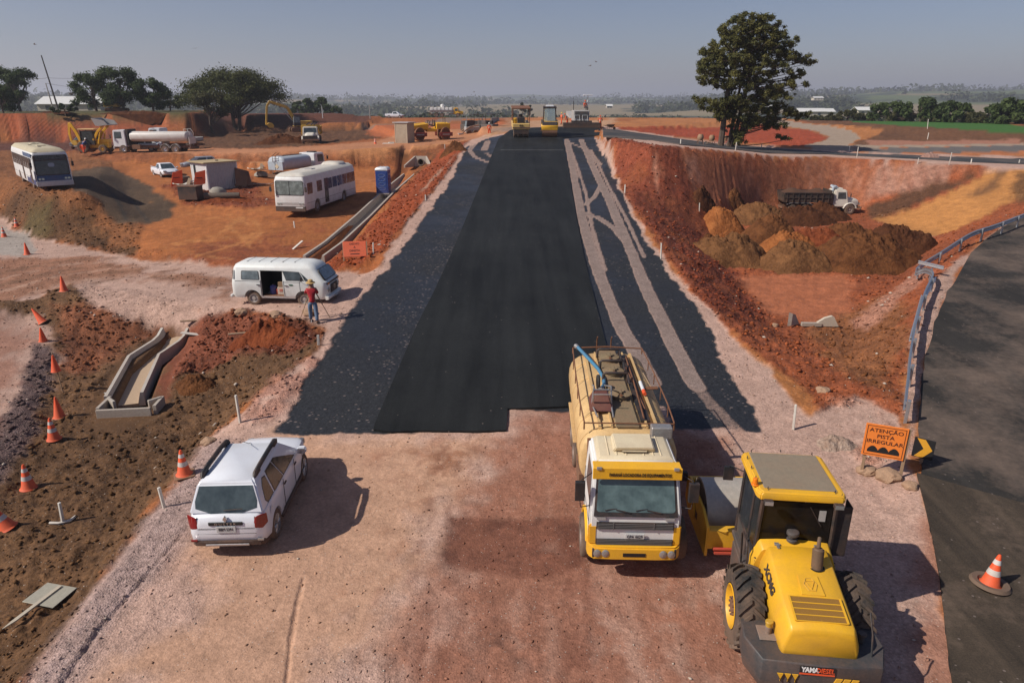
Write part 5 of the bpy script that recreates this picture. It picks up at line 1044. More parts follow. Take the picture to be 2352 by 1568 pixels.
    for y in (-.36, .36):
        b = MB(); b.box((.34, y, 1.90), (.14, .05, .02)); b.cyl((.38, y-.05, 1.90), (.38, y+.05, 1.90), .02, None, 8); b.box((.43, y, 1.89), (.05, .08, .02)); b.build('hinge', m_steel, t)
    q_ = [(.32, .645, 1.53), (-.95, .645, 1.30), (-.95, .55, 1.60), (.32, .55, 1.80)]
    text_on(t, q_, 'XCMG', .19, .45, .5, M('dull_black', (.03, .028, .025), .6), .014, 1.15, .008)
    # counterweight: dark wedge wrapped round the rear
    b = MB(); pl = [(-.62, -1.12), (-1.10, -1.16), (-1.62, -.96), (-1.66, 0), (-1.62, .96), (-1.10, 1.16), (-.62, 1.12), (-.62, .50), (-.9, .50), (-.9, -.50), (-.62, -.50)]
    b.loft([[(x*.985, y*.96, .42) for x, y in pl], [(x, y, .62) for x, y in pl], [(x, y, 1.03) for x, y in pl]]); cw = b.build('counterweight', mg, t, bevel=.02)
    rq = [(-1.655, .78, .5), (-1.655, -.78, .5), (-1.655, -.78, 1.03), (-1.655, .78, 1.03)]
    b = MB(); b.bb(-1.668, -1.655, -.20, .36, .86, 1.0); pl_ = b.build('name_board', m_letb, cw); b.v = []; b = MB(); b.bb(-1.672, -1.664, -.20, .36, .845, .875); b.build('orange_strip', m_orange, pl_)
    fq = [(-1.672, .36, .86), (-1.672, -.20, .86), (-1.672, -.20, 1.0), (-1.672, .36, 1.0)]
    text_on(pl_, fq, 'YAMA', .125, .28, .60, m_letw, .004, .78, .006); text_on(pl_, fq, 'DIESEL', .125, .72, .60, m_orange, .004, .78, .002)
    for k, ys in enumerate(((.66, .54, .42), (-.30, -.43, -.56))):
        for y in ys:
            b = MB(); s_ = -1 if k == 0 else 1; poly = [(y+.05, .82), (y-.05, .82), (y-.05+.04*(k == 0)*1.0, .70), (y-.01-.0*(k), .66), (y+.03*s_, .68)] if k == 0 else [(y+.06, .80), (y-.04, .80), (y+.03-.01, .66), (y+.11, .66)]
            b.prism(poly, -1.668, -1.652, 'x'); b.build('hazard_mark', my, cw)
    b = MB(); b.box((-1.0, .74, 1.05), (.36, .34, .02)); b.cyl((-1.0, .74, 1.05), (-1.0, .74, 1.20), .05, .06, 12); b.build('battery_hatch', M('dusty_grey', (.22, .17, .14), .8, dirt=.5), t, bevel=.006)
    b = MB(); b.cyl((-1.0, .74, 1.19), (-1.0, .74, 1.29), .055, .06, 14); b.cyl((-1.0, .74, 1.26), (-1.0, .74, 1.30), .068, .068, 14); b.build('beacon', M('beacon_gold', (.5, .3, .03), .4), t, bevel=.006)
    b = MB(); b.cyl((-1.02, -.80, 1.04), (-1.02, -.80, 1.20), .05, .05, 12); b.cyl((-1.02, -.80, 1.17), (-1.02, -.80, 1.22), .07, .07, 14); b.build('filler_cap', m_grey, t); b = MB(); b.tube([(-1.35, -.86, 1.03), (-1.2, -.88, 1.35), (-.98, -.88, 1.6), (-.9, -.88, 1.5)], .016, 6); b.build('latch_rod', m_black, t)
    # frame, fenders, steps
    b = MB(); b.bb(-.9, 2.1, -.52, .52, .55, 1.03); b.build('frame', my, t, bevel=.02)
    b = MB(); b.bb(.55, 2.15, -.78, .78, .95, 1.06); b.bb(.9, 1.9, .55, .80, .35, .95); b.bb(.9, 1.9, -.80, -.55, .35, .95); b.build('platform', m_grey, t, bevel=.02)
    b = MB(); b.tube([(.50, .82, 1.05), (.50, .86, 1.72), (.56, .86, 1.78), (.92, .86, 1.78), (.98, .86, 1.72), (.98, .82, 1.05)], .02, 7); b.build('grab_rail', m_black, t, smooth=50)
    # cab
    q = quadbox(.66, 2.12, .70, 1.06, .60, 2.06, .66, 2.74); b = MB(); b.bb(.66, 2.12, -.70, .70, 1.06, 1.45); cab = b.build('cab_base', m_grey, t, bevel=.02)
    fr = MB()
    for i in range(4): fr.tube([q['lo'][i], q['hi'][i]], .045, 6)
    for a_, b_ in ((0, 1), (1, 2), (2, 3), (3, 0)): fr.tube([q['hi'][a_], q['hi'][b_]], .045, 6); fr.tube([q['lo'][a_].lerp(q['hi'][a_], .25), q['lo'][b_].lerp(q['hi'][b_], .25)], .03, 6)
    fr.tube([(1.2, .70, 1.1), (1.15, .665, 2.7)], .035, 6); fr.tube([(1.2, -.70, 1.1), (1.15, -.665, 2.7)], .035, 6); fr.build('cab_frame', m_black, t)
    mgd = M('cab_glass_dark', (.008, .008, .008), .15, dirt=.06, spec=.2)
    for fc in ('rear', 'left', 'right', 'front'):
        b = MB(); panel(b, q[fc], (.04, .96, .24, .96), .0, .012); b.build('cab_window', mgd if fc == 'rear' else glass_mat('cab_glass', (.015, .017, .018), .08), t, smooth=0)
    b = MB(); b.box((.60, -.44, 2.42), (.01, .12, .22)); b.build('notice', m_lgrey, t); b = MB(); b.cyl((.585, -.20, 2.60), (.60, -.45, 2.2), .01, None, 5); b.build('wiper', m_black, t)
    b = MB(); b.bb(.66, .68, -.98, -.70, 1.55, 2.6); b.bb(.66, 1.0, -.99, -.97, 1.55, 2.6); b.build('open_door', m_black, t, bevel=.01)
    rf = [(.50, -.74), (.50, .74), (.60, .80), (2.05, .80), (2.13, .72), (2.13, -.72), (2.05, -.80), (.60, -.80)]
    b = MB(); b.loft([[(x, y, 2.74) for x, y in rf], [(x, y, 2.86) for x, y in rf], [(x*.97+.04, y*.94, 2.90) for x, y in rf]]); rfo = b.build('cab_roof', my, t, bevel=.02, seg=2)
    b = MB(); b.bb(.66, 2.06, -.66, .66, 2.895, 2.915); b.build('roof_pad', M('roof_pad_grey', (.23, .185, .13), .85, dirt=.3, var=.1, scale=1.5), rfo, bevel=.01)
    for x, y in ((.62, .60), (.62, -.60), (2.1, .6), (2.1, -.6), (1.0, .74), (1.4, .74), (1.8, .74), (2.16, 0)):
        b = MB(); b.tube([(x-.03, y, 2.9), (x, y, 2.955), (x+.03, y, 2.9)], .008, 5); b.build('roof_hook', m_black, rfo)
    for y in (-.62, .62):
        b = MB(); b.box((.40, y, 2.76), (.10, .17, .09)); lp = b.build('work_light', m_black, t, bevel=.012); b = MB(); b.box((.345, y, 2.76), (.01, .15, .07)); b.build('lens', m_lamp, lp)
    b = MB(); b.cyl((.78, .80, 2.88), (.78, .80, 2.92), .07, .07, 16); b.cyl((.78, .80, 2.92), (.78, .80, 3.03), .055, .045, 16); b.build('beacon', m_amber, t, bevel=.01)
    for y in (1, -1):
        b = MB(); b.tube([(2.1, y*.7, 2.45), (2.25, y*.95, 2.5), (2.28, y*.95, 2.3)], .015, 6); b.box((2.28, y*.96, 2.30), (.07, .20, .30), rot=(0, 0, 0)); b.build('mirror', m_black, t, bevel=.03, seg=2)
    # front frame and drum
    cx = 3.42; b = MB(); b.lathe([(.70, -1.0), (.75, -1.0), (.75, 1.0), (.70, 1.0), (.70, .9), (.15, .86), (.15, -.86), (.70, -.9)], (cx, 0, .75), 'y', 56); b.build('drum', M('drum_steel', (.50, .46, .40), .5, .35, dirt=.45, var=.15, scale=1.2, low=.8), t, smooth=40)
    for y in (-1, 1):
        b = MB(); b.prism([(2.22, .34), (2.22, 1.06), (2.75, 1.22), (4.15, 1.22), (4.36, 1.10), (4.36, .55), (3.9, .34)], y*1.06, y*1.12, 'y'); b.cyl((3.42, y*1.13, .75), (3.42, y*1.16, .75), .20, None, 20); sd_ = b.build('drum_frame_side', my, t, bevel=.015)
        b = MB(); b.bb(3.1, 3.75, y*1.122, y*1.128, .68, .84); b.build('dark_mark', m_grey, sd_)
    b = MB(); b.bb(4.20, 4.36, -1.12, 1.12, .80, 1.12); b.build('drum_frame_cross', my, t, bevel=.02); b = MB(); b.bb(2.22, 2.44, -1.12, 1.12, .52, .98); b.build('drum_frame_cross', my, t, bevel=.02)
    b = MB(); b.bb(1.9, 2.5, -.35, .35, .62, .95); b.build('articulation', m_cham, t, bevel=.02)
    b = MB(); b.cyl((2.12, .40, .60), (2.12, .98, .60), .035, None, 8); b.box((2.12, .7, .52), (.12, .52, .04)); b.build('steering_ram', M('ram_red', (.45, .05, .03), .5), t)
    b = MB(); b.bb(4.36, 4.44, -.98, -.72, .9, 1.05); b.bb(4.36, 4.44, .72, .98, .9, 1.05); b.build('front_lamp', m_black, t)
    b = MB(); b.box((4.32, 1.20, 1.12), (.12, .16, .24)); b.build('side_lamp', m_black, t, bevel=.02)
    k = Matrix.Translation((1.9, .10, 0)) @ Matrix.Rotation(R(4.5), 4, 'Z') @ Matrix.Diagonal((1, 1.06, 1, 1)) @ Matrix.Translation((-1.9, 0, 0))
    def allc(o): return [o]+[q2 for c in o.children for q2 in allc(c)]
    for ch in list(t.children):
        if ch.name.split('.')[0] in ('drum', 'drum_frame_side', 'drum_frame_cross', 'front_lamp', 'side_lamp', 'steering_ram'):
            for o in allc(ch): o.data.transform(k)
    return t
soil_roller()

# ---------------------------------------------------------------- people
def skin(name, jts, edges, mat, par, sub=1):
    me = bpy.data.meshes.new(name); me.from_pydata([j[:3] for j in jts], edges, []); o = bpy.data.objects.new(name, me); COL.objects.link(o)
    o.modifiers.new('sk', 'SKIN'); me.skin_vertices[0]
    for v, j in zip(me.skin_vertices[0].data, jts): v.radius = (j[3], j[4] if len(j) > 4 else j[3])
    me.skin_vertices[0].data[0].use_root = True
    q = o.modifiers.new('ss', 'SUBSURF'); q.levels = q.render_levels = sub
    dg = bpy.context.evaluated_depsgraph_get(); dg.update(); m2 = bpy.data.meshes.new_from_object(o.evaluated_get(dg)); bpy.data.objects.remove(o); bpy.data.meshes.remove(me); m2.name = name
    for p in m2.polygons: p.use_smooth = True
    m2.materials.clear(); return mesh_obj(name, m2, mat, par)
m_skin = M('skin', (.32, .17, .11), .6, dirt=0, var=.05)
def person(label, loc, yaw, shirt, trou, hat, arms=None, legs=(.14, -.10), lean=0.0, hands=False, seated=False, vest=None, hatkind='helmet', group=None):
    t = thing('person', label, 'person', loc, yaw, group); lx = lambda z: lean*max(0, z-.9)
    arms = arms or [((.02, .27, 1.14), (.10, .27, .90)), ((.02, -.27, 1.14), (.10, -.27, .90))]
    hipz = .93 if not seated else .60
    def leg(s, f):
        if seated: return [(0, s*.10, hipz-.03), (.42, s*.14, hipz-.02), (.44, s*.14, .12), (.58, s*.14, .05)]
        return [(0, s*.10, .90), (f*.5+.03, s*.12, .49), (f, s*.13, .09), (f+.16, s*.14, .035)]
    dz = hipz-.93; C_ = lambda x, z: (x+lx(z), 0, z+dz)
    J = [(*C_(0, .95), .12, .15), (*C_(0, 1.15), .11, .14), (*C_(0, 1.36), .11, .17), (*C_(0, 1.50), .05, .05), (*C_(.01, 1.58), .065, .06), (*C_(.015, 1.66), .10, .082), (*C_(.0, 1.74), .07, .06)]; E = [(i, i+1) for i in range(6)]
    def limb(pts, rads, root):
        k = root
        for p, r in zip(pts, rads): J.append((*p, r)); E.append((k, len(J)-1)); k = len(J)-1
        return k
    for s, (el, ha) in zip((1, -1), arms):
        k = limb([(lx(1.42), s*.185, 1.42+dz), (el[0]+lx(el[2]), el[1], el[2]+dz), (ha[0]+lx(ha[2]), ha[1], ha[2]+dz)], [.058, .042, .03], 2)
        d = (Vector(ha)-Vector(el)).normalized(); h0 = Vector(J[k][:3]); J.append((*(h0+d*.06), .034, .02)); E.append((k, len(J)-1)); kk = len(J)-1
        if hands:
            sd = d.orthogonal().normalized()
            for i in range(4): J.append((*(h0+d*(.10+.012*(i in (1, 2)))+sd*(.022*(i-1.5))), .009)); E.append((kk, len(J)-1)); m_ = len(J)-1; J.append((*(h0+d*(.135+.015*(i in (1, 2)))+sd*(.02*(i-1.5))+Vector((0, 0, -.012))), .008)); E.append((m_, len(J)-1))
            J.append((*(h0+d*.05+sd*.05), .011)); E.append((k, len(J)-1))
    LG = []
    for s, f in zip((1, -1), legs):
        lp = leg(s, f); LG.append(lp); limb(lp, [.085, .062, .045, .035], 0)
    skin('body', J, E, m_skin, t)
    # clothes
    Js = [(*C_(0, .86), .15, .19), (*C_(0, .98), .145, .18), (*C_(0, 1.15), .125, .155), (*C_(0, 1.36), .125, .185), (*C_(0, 1.455), .07, .08)]; Es = [(0, 1), (1, 2), (2, 3), (3, 4)]
    for s, (el, ha) in zip((1, -1), arms):
        a = Vector((lx(1.42), s*.185, 1.42+dz)); e = Vector((el[0]+lx(el[2]), el[1], el[2]+dz)); h_ = e.lerp(Vector((ha[0]+lx(ha[2]), ha[1], ha[2]+dz)), .75 if shirt is trou else .25); n0 = len(Js)
        Js += [(*a, .072), (*e, .056), (*h_, .046)]; Es += [(3, n0), (n0, n0+1), (n0+1, n0+2)]
    skin('shirt', Js, Es, shirt, t)
    Jt = [(*C_(0, .99), .128, .16), (*C_(0, .92), .12, .15)]; Et = [(0, 1)]
    for lp in LG:
        n0 = len(Jt); Jt += [(*lp[0], .115), (*lp[1], .088), (*(Vector(lp[1]).lerp(Vector(lp[2]), .95)), .076)]; Et += [(1, n0), (n0, n0+1), (n0+1, n0+2)]
    skin('trousers', Jt, Et, trou, t)
    for lp in LG:
        f = MB(); a = Vector(lp[2]); b_ = Vector(lp[3]); c = (a+b_)/2; f.box((c.x+.01, c.y, .045 if not seated else .06), (.28, .10, .09)); f.build('boot', m_black, t, bevel=.025, seg=2)
    hd = Vector(C_(.0, 1.70)); h = MB()
    if hatkind == 'straw': h.lathe([(.20, -.01), (.17, .02), (.105, .02), (.10, .10), (.06, .13), (.001, .13)], hd+Vector((0, 0, .0)), 'z', 18)
    else: h.lathe([(.125, .0), (.115, .02), (.105, .07), (.06, .12), (.001, .125)], hd, 'z', 14)
    h.build('hat', hat, t, smooth=50)
    if vest:
        for z in (1.12, 1.26): v = MB(); v.lathe([(.15, z+dz-.02), (.16, z+dz), (.15, z+dz+.02)], (lx(z), 0, 0), 'z', 12); o = v.build('reflective_band', vest, t); o.scale = (.93, 1.12, 1)
    return t
m_or = M('work_orange', (.72, .085, .015), .8, dirt=.15, var=.12); m_redshirt = M('red_shirt', (.36, .012, .02), .85, dirt=0, var=.1); m_jean = M('jeans', (.10, .17, .27), .9, dirt=.1, var=.2, scale=6); m_straw = M('straw', (.42, .27, .10), .9, dirt=0, var=.2, scale=9)
m_refl = M('reflective', (.7, .7, .55), .4, dirt=0); m_whl = M('helmet_white', (.75, .75, .72), .4, dirt=0); m_yhl = M('helmet_yellow', (.75, .5, .05), .4, dirt=0); m_gcl = M('grey_cloth', (.40, .45, .50), .85, dirt=.1); m_dcl = M('dark_cloth', (.02, .025, .04), .85, dirt=.05); m_bcl = M('blue_cloth', (.02, .05, .18), .85, dirt=.05)

# ---------------------------------------------------------------- kombi-shaped van with its side door slid open
def rring(x0, x1, hw, z, r, k=4):
    out = []
    for cx, cy, a0 in ((x1-r, -hw+r, -90), (x1-r, hw-r, 0), (x0+r, hw-r, 90), (x0+r, -hw+r, 180)):
        for i in range(k+1): a = R(a0+90*i/k); out.append((cx+r*math.cos(a), cy+r*math.sin(a), z))
    return out
def van():
    g = P(650, 701, .82); t = thing('van', 'old white van with its side door slid open behind the surveyor', 'van', (g.x, g.y+.75, .80), R(-5.5))
    mw = M('van_white', (.68, .70, .68), .4, dirt=.22, var=.04, low=1.0); b = MB()
    b.loft([rring(-2.20, 2.14, .80, .36, .22), rring(-2.25, 2.22, .85, .50, .25), rring(-2.25, 2.25, .86, .95, .26), rring(-2.22, 2.22, .86, 1.14, .26), rring(-2.20, 2.12, .845, 1.20, .26), rring(-2.12, 1.74, .76, 1.70, .25), rring(-2.05, 1.62, .70, 1.83, .28), rring(-1.85, 1.40, .52, 1.93, .3), rring(-1.6, 1.2, .3, 1.955, .25)])
    cuts = []; c = MB(); c.bb(-.80, .22, -1.2, .5, .46, 1.62); cuts.append(c)
    for x in (-1.25, 1.12): c = MB(); c.cyl((x, -1.2, .34), (x, -.6, .34), .40, n=24); cuts.append(c); c = MB(); c.cyl((x, 1.2, .34), (x, .6, .34), .40, n=24); cuts.append(c)
    b.build('body', mw, t, smooth=38, cuts=cuts)
    b = MB(); b.bb(-.80, .22, .40, .48, .46, 1.62); b.bb(-.82, -.78, -.78, .48, .46, 1.62); b.bb(.20, .24, -.78, .48, .46, 1.62); b.build('interior', m_letb, t)
    b = MB(); b.bb(-.80, .22, -.82, -.4, .44, .475); b.build('door_sill', m_rust, t)
    for x in (-1.25, 1.12):
        for y in (-.70, .70): wheel(t, x, y, .325, .18, m_lgrey, .60)
    R0 = [(-2.20, -.853, 1.20), (2.12, -.853, 1.20), (1.74, -.768, 1.70), (-2.12, -.768, 1.70)]
    for nm, uv in (('rear_side_window', rr_uv(.115, .315, .0, .80, .012, .12)), ('door_window', [(.60, 0), (.79, 0), (.79, .78), (.60, .84)]), ('quarter_window', [(.80, 0), (.85, 0), (.80, .74)])):
        b = MB(); panel(b, R0, uv, .004, .02); o = b.build(nm, m_seam, t, smooth=0); b = MB(); cx = sum(a for a, _ in uv)/len(uv); cy = sum(a for _, a in uv)/len(uv); panel(b, R0, [(cx+(a-cx)*.93, cy+(c-cy)*.88) for a, c in uv], .009, .02); b.build('pane', m_glassb if nm[0] == 'r' else m_glass, o, smooth=0)
    L0 = [(p[0], -p[1], p[2]) for p in (R0[1], R0[0], R0[3], R0[2])]; b = MB(); panel(b, L0, (.16, .42, .05, .8), .006); b.build('left_window', m_glass, t); b = MB(); panel(b, L0, (.46, .88, .05, .8), .006); b.build('left_rear_window', m_glass, t)
    F0 = [(2.14, -.66, 1.18), (2.14, .66, 1.18), (1.76, .58, 1.72), (1.76, -.58, 1.72)]
    b = MB(); panel(b, F0, rr_uv(-.06, 1.06, .02, .92, .12, .16), .035, .05); o = b.build('windscreen_seal', m_letb, t); b = MB(); panel(b, F0, rr_uv(-.03, 1.03, .07, .88, .11, .15), .042, .05); b.build('windscreen', m_glassb, o)
    b = MB(); b.bb(2.20, 2.275, -.42, .42, .58, .98); o = b.build('grille', m_black, t, bevel=.02); b = MB(); b.lathe([(.09, .0), (.09, .015), (.075, .015), (.075, .0)], (2.27, 0, .80), 'x', 20); b.tube([(2.28, -.05, .85), (2.28, -.02, .75), (2.28, 0, .82), (2.28, .02, .75), (2.28, .05, .85)], .008, 5); b.build('emblem', m_chrome, o)
    b = MB(); b.bb(2.19, 2.25, -.74, .74, 1.02, 1.10); b.build('vent_strip', m_black, t, bevel=.01)
    for y in (-.62, .62):
        b = MB(); b.lathe([(.12, -.04), (.12, .02), (.10, .03), (.001, .045)], (2.22, y, .80), 'x', 18); b.build('headlight', m_lamp, t); b = MB(); b.box((2.24, y, 1.06), (.05, .15, .05)); b.build('turn_signal', m_amber, t)
    b = MB(); b.loft([[(x, y, z) for z, x in ((.36, 2.22), (.52, 2.26), (.52, 2.34), (.36, 2.34))] if 0 else [(2.18+dx-abs(y)*.05, y, z) for dx, z in ((0, .34), (.14, .36), (.16, .44), (.14, .50), (0, .52))] for y in (-.86, -.6, 0, .6, .86)]); b.build('front_bumper', mw, t, bevel=.015)
    b = MB(); b.box((-2.26, 0, .42), (.12, 1.66, .14)); b.build('rear_bumper', mw, t, bevel=.03)
    b = MB(); b.box((2.36, .0, .43), (.01, .36, .10)); b.build('number_plate', m_plate, t)
    s = MB()
    for x in (-.82, .26, 1.0): s.box((x, -.862, .82), (.012, .01, .72))
    s.box((-1.4, -.862, 1.14), (1.2, .01, .012)); s.box((.65, -.862, 1.13), (.8, .01, .012)); s.build('seam', m_seam, t)
    for i in range(8): b = MB(); b.box((-2.06+.0*i, -.83+.009*i, 1.24+.05*i), (.10, .03, .02)); b.build('air_vent', m_letb, t)
    for x in (-.92, .36): b = MB(); b.box((x, -.885, .98), (.14, .035, .03)); b.build('door_handle', m_chrome if x > 0 else m_black, t)
    b = MB(); b.tube([(1.12, -.86, 1.12), (1.15, -1.0, 1.22)], .012, 5); b.box((1.16, -1.02, 1.32), (.05, .14, .2)); b.build('mirror', m_black, t, bevel=.01)
    b = MB(); b.prism([(.60+.11*math.cos(a), 1.0+.035*math.sin(a)) for a in [i*math.pi/6 for i in range(12)]], -.872, -.862, 'y'); b.build('door_badge', M('badge_green', (.03, .09, .05), .5, dirt=0), t)
    text_obj('lettering', 'OBRAS', .07, m_grey, t, (.60, -.868, .925), (R(90), 0, 0), .002) if 0 else None
    b = MB()
    for x in (-1.5, -.95, -.4, .15, .7): b.box((x, 0, 1.958), (.02, 1.0, .012))
    b.build('roof_rib', m_lgrey, t)
    b = MB(); b.tube([(2.02, .1, 1.30), (1.96, .42, 1.36)], .01, 5); b.tube([(2.02, -.45, 1.30), (1.96, -.12, 1.36)], .01, 5); b.build('wiper', m_black, t)
    def inside_thing(nm, lb, ct, x, z, y=-.45):
        return thing(nm, lb, ct, t.matrix_basis @ Vector((x, y, z)), R(-5.5))
    o = inside_thing('carton', 'pale cardboard box in the doorway of the white van', 'box', .0, .48); b = MB(); b.box((0, 0, .17), (.34, .3, .34)); b.build('box_body', M('cardboard', (.55, .45, .36), .8, dirt=.1), o, bevel=.01); b = MB(); b.box((0, -.155, .2), (.15, .01, .12)); b.build('print', M('print_red', (.5, .15, .12), .6), o)
    o = inside_thing('carton', 'brown carton stacked on the pale box inside the van', 'box', .02, .83); b = MB(); b.box((0, 0, .11), (.3, .28, .22)); b.build('box_body', M('brown_card', (.25, .17, .10), .8), o, bevel=.01)
    o = inside_thing('water_drum', 'blue barrel inside the open van', 'barrel', -.42, .48); b = MB(); b.lathe([(.001, 0), (.14, 0), (.155, .1), (.15, .22), (.155, .34), (.12, .38), (.05, .40), (.05, .43), (.001, .43)], (0, 0, 0), 'z', 18); b.build('drum_body', M('barrel_blue', (.02, .06, .28), .4), o); b = MB(); b.cyl((0, 0, .43), (0, 0, .45), .06, None, 10); b.build('lid', m_black, o)
    o = inside_thing('jerry_can', 'red can beside the pale box inside the van', 'can', -.20, .48, -.5); b = MB(); b.box((0, 0, .12), (.12, .14, .24)); b.cyl((0, 0, .24), (.02, 0, .29), .025, None, 8); b.build('can_body', M('can_red', (.5, .03, .02), .4), o, bevel=.02); b = MB(); b.tube([(-.04, 0, .24), (-.04, 0, .28), (.03, 0, .28)], .01, 5); b.build('handle', m_black, o)
    return t
van()
# surveyor and the instrument he is bent over
sg = G(722, 741); syaw = R(105)
person('surveyor in red shirt, jeans and straw hat, back to the camera, looking into an instrument', sg, syaw, m_redshirt, m_jean, m_straw, arms=[((.20, .24, 1.22), (.33, .10, 1.42)), ((.18, -.24, 1.20), (.33, -.12, 1.36))], legs=(.16, -.18), lean=.14, hands=True, hatkind='straw')
tg = sg+Vector((-.10, .48, 0)); tp_ = thing('survey_tripod', 'wooden and white surveying tripod with instrument in front of the surveyor', 'tripod', tg)
for i, (dx, dy, mt) in enumerate(((-.62, -.12, m_wood), (.66, .06, m_wood), (-.04, -.42, m_white))):
    b = MB(); b.tube([(dx*.08, dy*.08, 1.36), (dx*.55, dy*.55, .65)], .026, 6); b.tube([(dx*.5, dy*.5, .72), (dx, dy, -.02)], .017, 6); b.build('leg', mt, tp_)
b = MB(); b.cyl((0, 0, 1.34), (0, 0, 1.40), .09, None, 14); b.build('tripod_head', m_yel2, tp_); b = MB(); b.box((0, 0, 1.50), (.12, .16, .18)); b.cyl((-.0, -.14, 1.52), (0, .14, 1.52), .035, None, 12); b.build('instrument', m_lgrey, tp_, bevel=.01)

# ---------------------------------------------------------------- buses
def bus(label, loc, yaw, L, W, H, lower, upper, win_side, kind):
    t = thing('bus', label, 'bus', loc, yaw); h = W/2; x0, x1 = -L/2, L/2; nose = .06
    b = MB(); b.loft([rring(x0, x1-.05, h-.03, .38, .14), rring(x0, x1, h, .52, .16), rring(x0, x1-.06, h, 1.35, .16), rring(x0+.02, x1-.12, h-.02, 2.55, .18), rring(x0+.05, x1-.22, h-.10, 2.86, .22), rring(x0+.2, x1-.5, h-.4, H, .3)])
    cuts = []
    for x in (x0+L*.27, x1-2.35 if kind == 'blue' else x1-2.1):
        for s in (-1, 1): c = MB(); c.cyl((x, s*(h+.3), .48), (x, s*(h-.45), .48), .56, n=22); cuts.append(c)
        for s in (-1, 1): wheel(t, x, s*(h-.18), .49, .28, m_rim if kind == 'blue' else m_lgrey, .52)
    b.build('body', lower, t, smooth=38, cuts=cuts)
    b = MB(); b.loft([rring(x0+.03, x1-.20, h-.085, 2.86, .24), rring(x0+.18, x1-.45, h-.36, H+.02, .3), rring(x0+.6, x1-.9, h-.8, H+.045, .3)]); b.build('roof', upper, t, smooth=40)
    def side(s):
        q = [(x0, -h, .5), (x1, -h, .5), (x1-.1, -h+.02, 2.55), (x0, -h+.02, 2.55)]
        return q if s < 0 else [(p[0], -p[1], p[2]) for p in (q[1], q[0], q[3], q[2])]
    fq = [(x1, -h+.05, .5), (x1, h-.05, .5), (x1-.13, h-.07, 2.6), (x1-.13, -h+.07, 2.6)]
    mg2 = glass_mat('bus_glass', (.03, .037, .042), .12)
    for s in (-1, 1):
        q = side(s); F = lambda u: u if s < 0 else 1-u
        if kind == 'blue':
            b = MB(); panel(b, q, (min(F(.02), F(.97)), max(F(.02), F(.97)), .50, .93), .004); b.build('window_band', m_black, t)
            wins = [.03+i*.093 for i in range(10)]; ww = .082; doors = [.52, .86]
        else: wins = [.015, .105, .205, .305, .405, .505, .70, .87]; ww = .092; doors = [.62]
        for u in wins:
            if any(abs(u+ww/2-d) < .05 for d in doors) and s == win_side and kind != 'blue': continue
            u0, u1 = F(u), F(u+(ww if u < .8 or kind == 'blue' else .09)); b = MB(); panel(b, q, rr_uv(min(u0, u1), max(u0, u1), .50, .90, .006, .04), .012); o = b.build('window', mg2, t)
            b = MB(); um = (u0+u1)/2; panel(b, q, (um-.0015, um+.0015, .57, .90), .018); panel(b, q, (min(u0, u1), max(u0, u1), .79, .80), .018); b.build('mullion', m_black, o)
        if s == win_side:
            for d in doors:
                u0, u1 = sorted((F(d-.036), F(d+.036))); b = MB(); panel(b, q, (u0, u1, .01, .92), .016); o = b.build('door', m_black if kind != 'blue' else m_grey, t)
                b = MB(); panel(b, q, (u0+.006, (u0+u1)/2-.003, .08, .88), .024); panel(b, q, ((u0+u1)/2+.003, u1-.006, .08, .88), .024); b.build('door_glass', mg2, o)
            if kind == 'blue':
                b = MB(); u0, u1 = sorted((F(.62), F(1.0))); panel(b, q, (u0, u1, -.04, .48), .003); b.build('blue_panel', M('bus_blue', (.015, .06, .17), .35, dirt=.2), t)
                b = MB(); u0, u1 = sorted((F(.64), F(.99))); panel(b, q, (u0, u1, .955, 1.10), .012, .03); b.build('blue_roof_panel', M('bus_blue_pale', (.06, .12, .22), .4, dirt=.2), t)
        b = MB(); panel(b, q, (.02, .98, .19, .20), .006); panel(b, q, (.02, .98, .46, .465), .006); b.build('trim_line', m_seam, t)
    if kind == 'blue':
        b = MB(); panel(b, fq, rr_uv(.02, .98, .30, 1.02, .05, .05), .02, .06); o = b.build('front_mask', m_black, t); b = MB(); panel(b, fq, rr_uv(.05, .95, .33, .82, .04, .05), .028, .05); b.build('windscreen', mg2, o); b = MB(); panel(b, fq, rr_uv(.08, .92, .86, .99, .04, .03), .028, .05); b.build('destination_display', glass_mat('display', (.015, .015, .02), .2), o)
        b = MB(); panel(b, fq, rr_uv(.40, .58, .60, .74, .05, .05), .034, .02); b.build('poster', M('poster_blue', (.25, .33, .42), .5), o)
        b = MB(); panel(b, fq, (.02, .98, .10, .30), .016, .05); b.build('front_panel', M('bus_blue', (0, 0, 0)), t, bevel=.01); b = MB(); panel(b, fq, (-.02, 1.02, -.09, .09), .05, .15); b.build('bumper', M('bus_bumper', (.55, .56, .56), .5, dirt=.3), t, bevel=.03)
    else:
        b = MB(); panel(b, fq, rr_uv(.03, .97, .47, .98, .06, .06), .015, .06); o = b.build('windscreen_seal', m_letb, t)
        for u0, u1 in ((.045, .49), (.51, .955)): b = MB(); panel(b, fq, rr_uv(u0, u1, .49, .96, .05, .05), .024, .05); b.build('windscreen_pane', glass_mat('bus_front_glass', (.10, .12, .115), .15), o)
        b = MB(); panel(b, fq, (.0, 1.0, -.09, .09), .03, .12); b.build('bumper', m_black, t, bevel=.02); b = MB(); panel(b, fq, (.22, .78, .15, .22), .012)
        b.build('front_grille', m_lgrey, t); b = MB(); panel(b, fq, (.68, .92, .02, .07), .04, .02); b.build('number_plate', m_plate, t)
    for u in (.06, .15, .79, .88): b = MB(); panel(b, fq, rr_uv(u, u+.07, .14, .21, .02, .02), .03, .04); b.build('headlight', m_lamp, t)
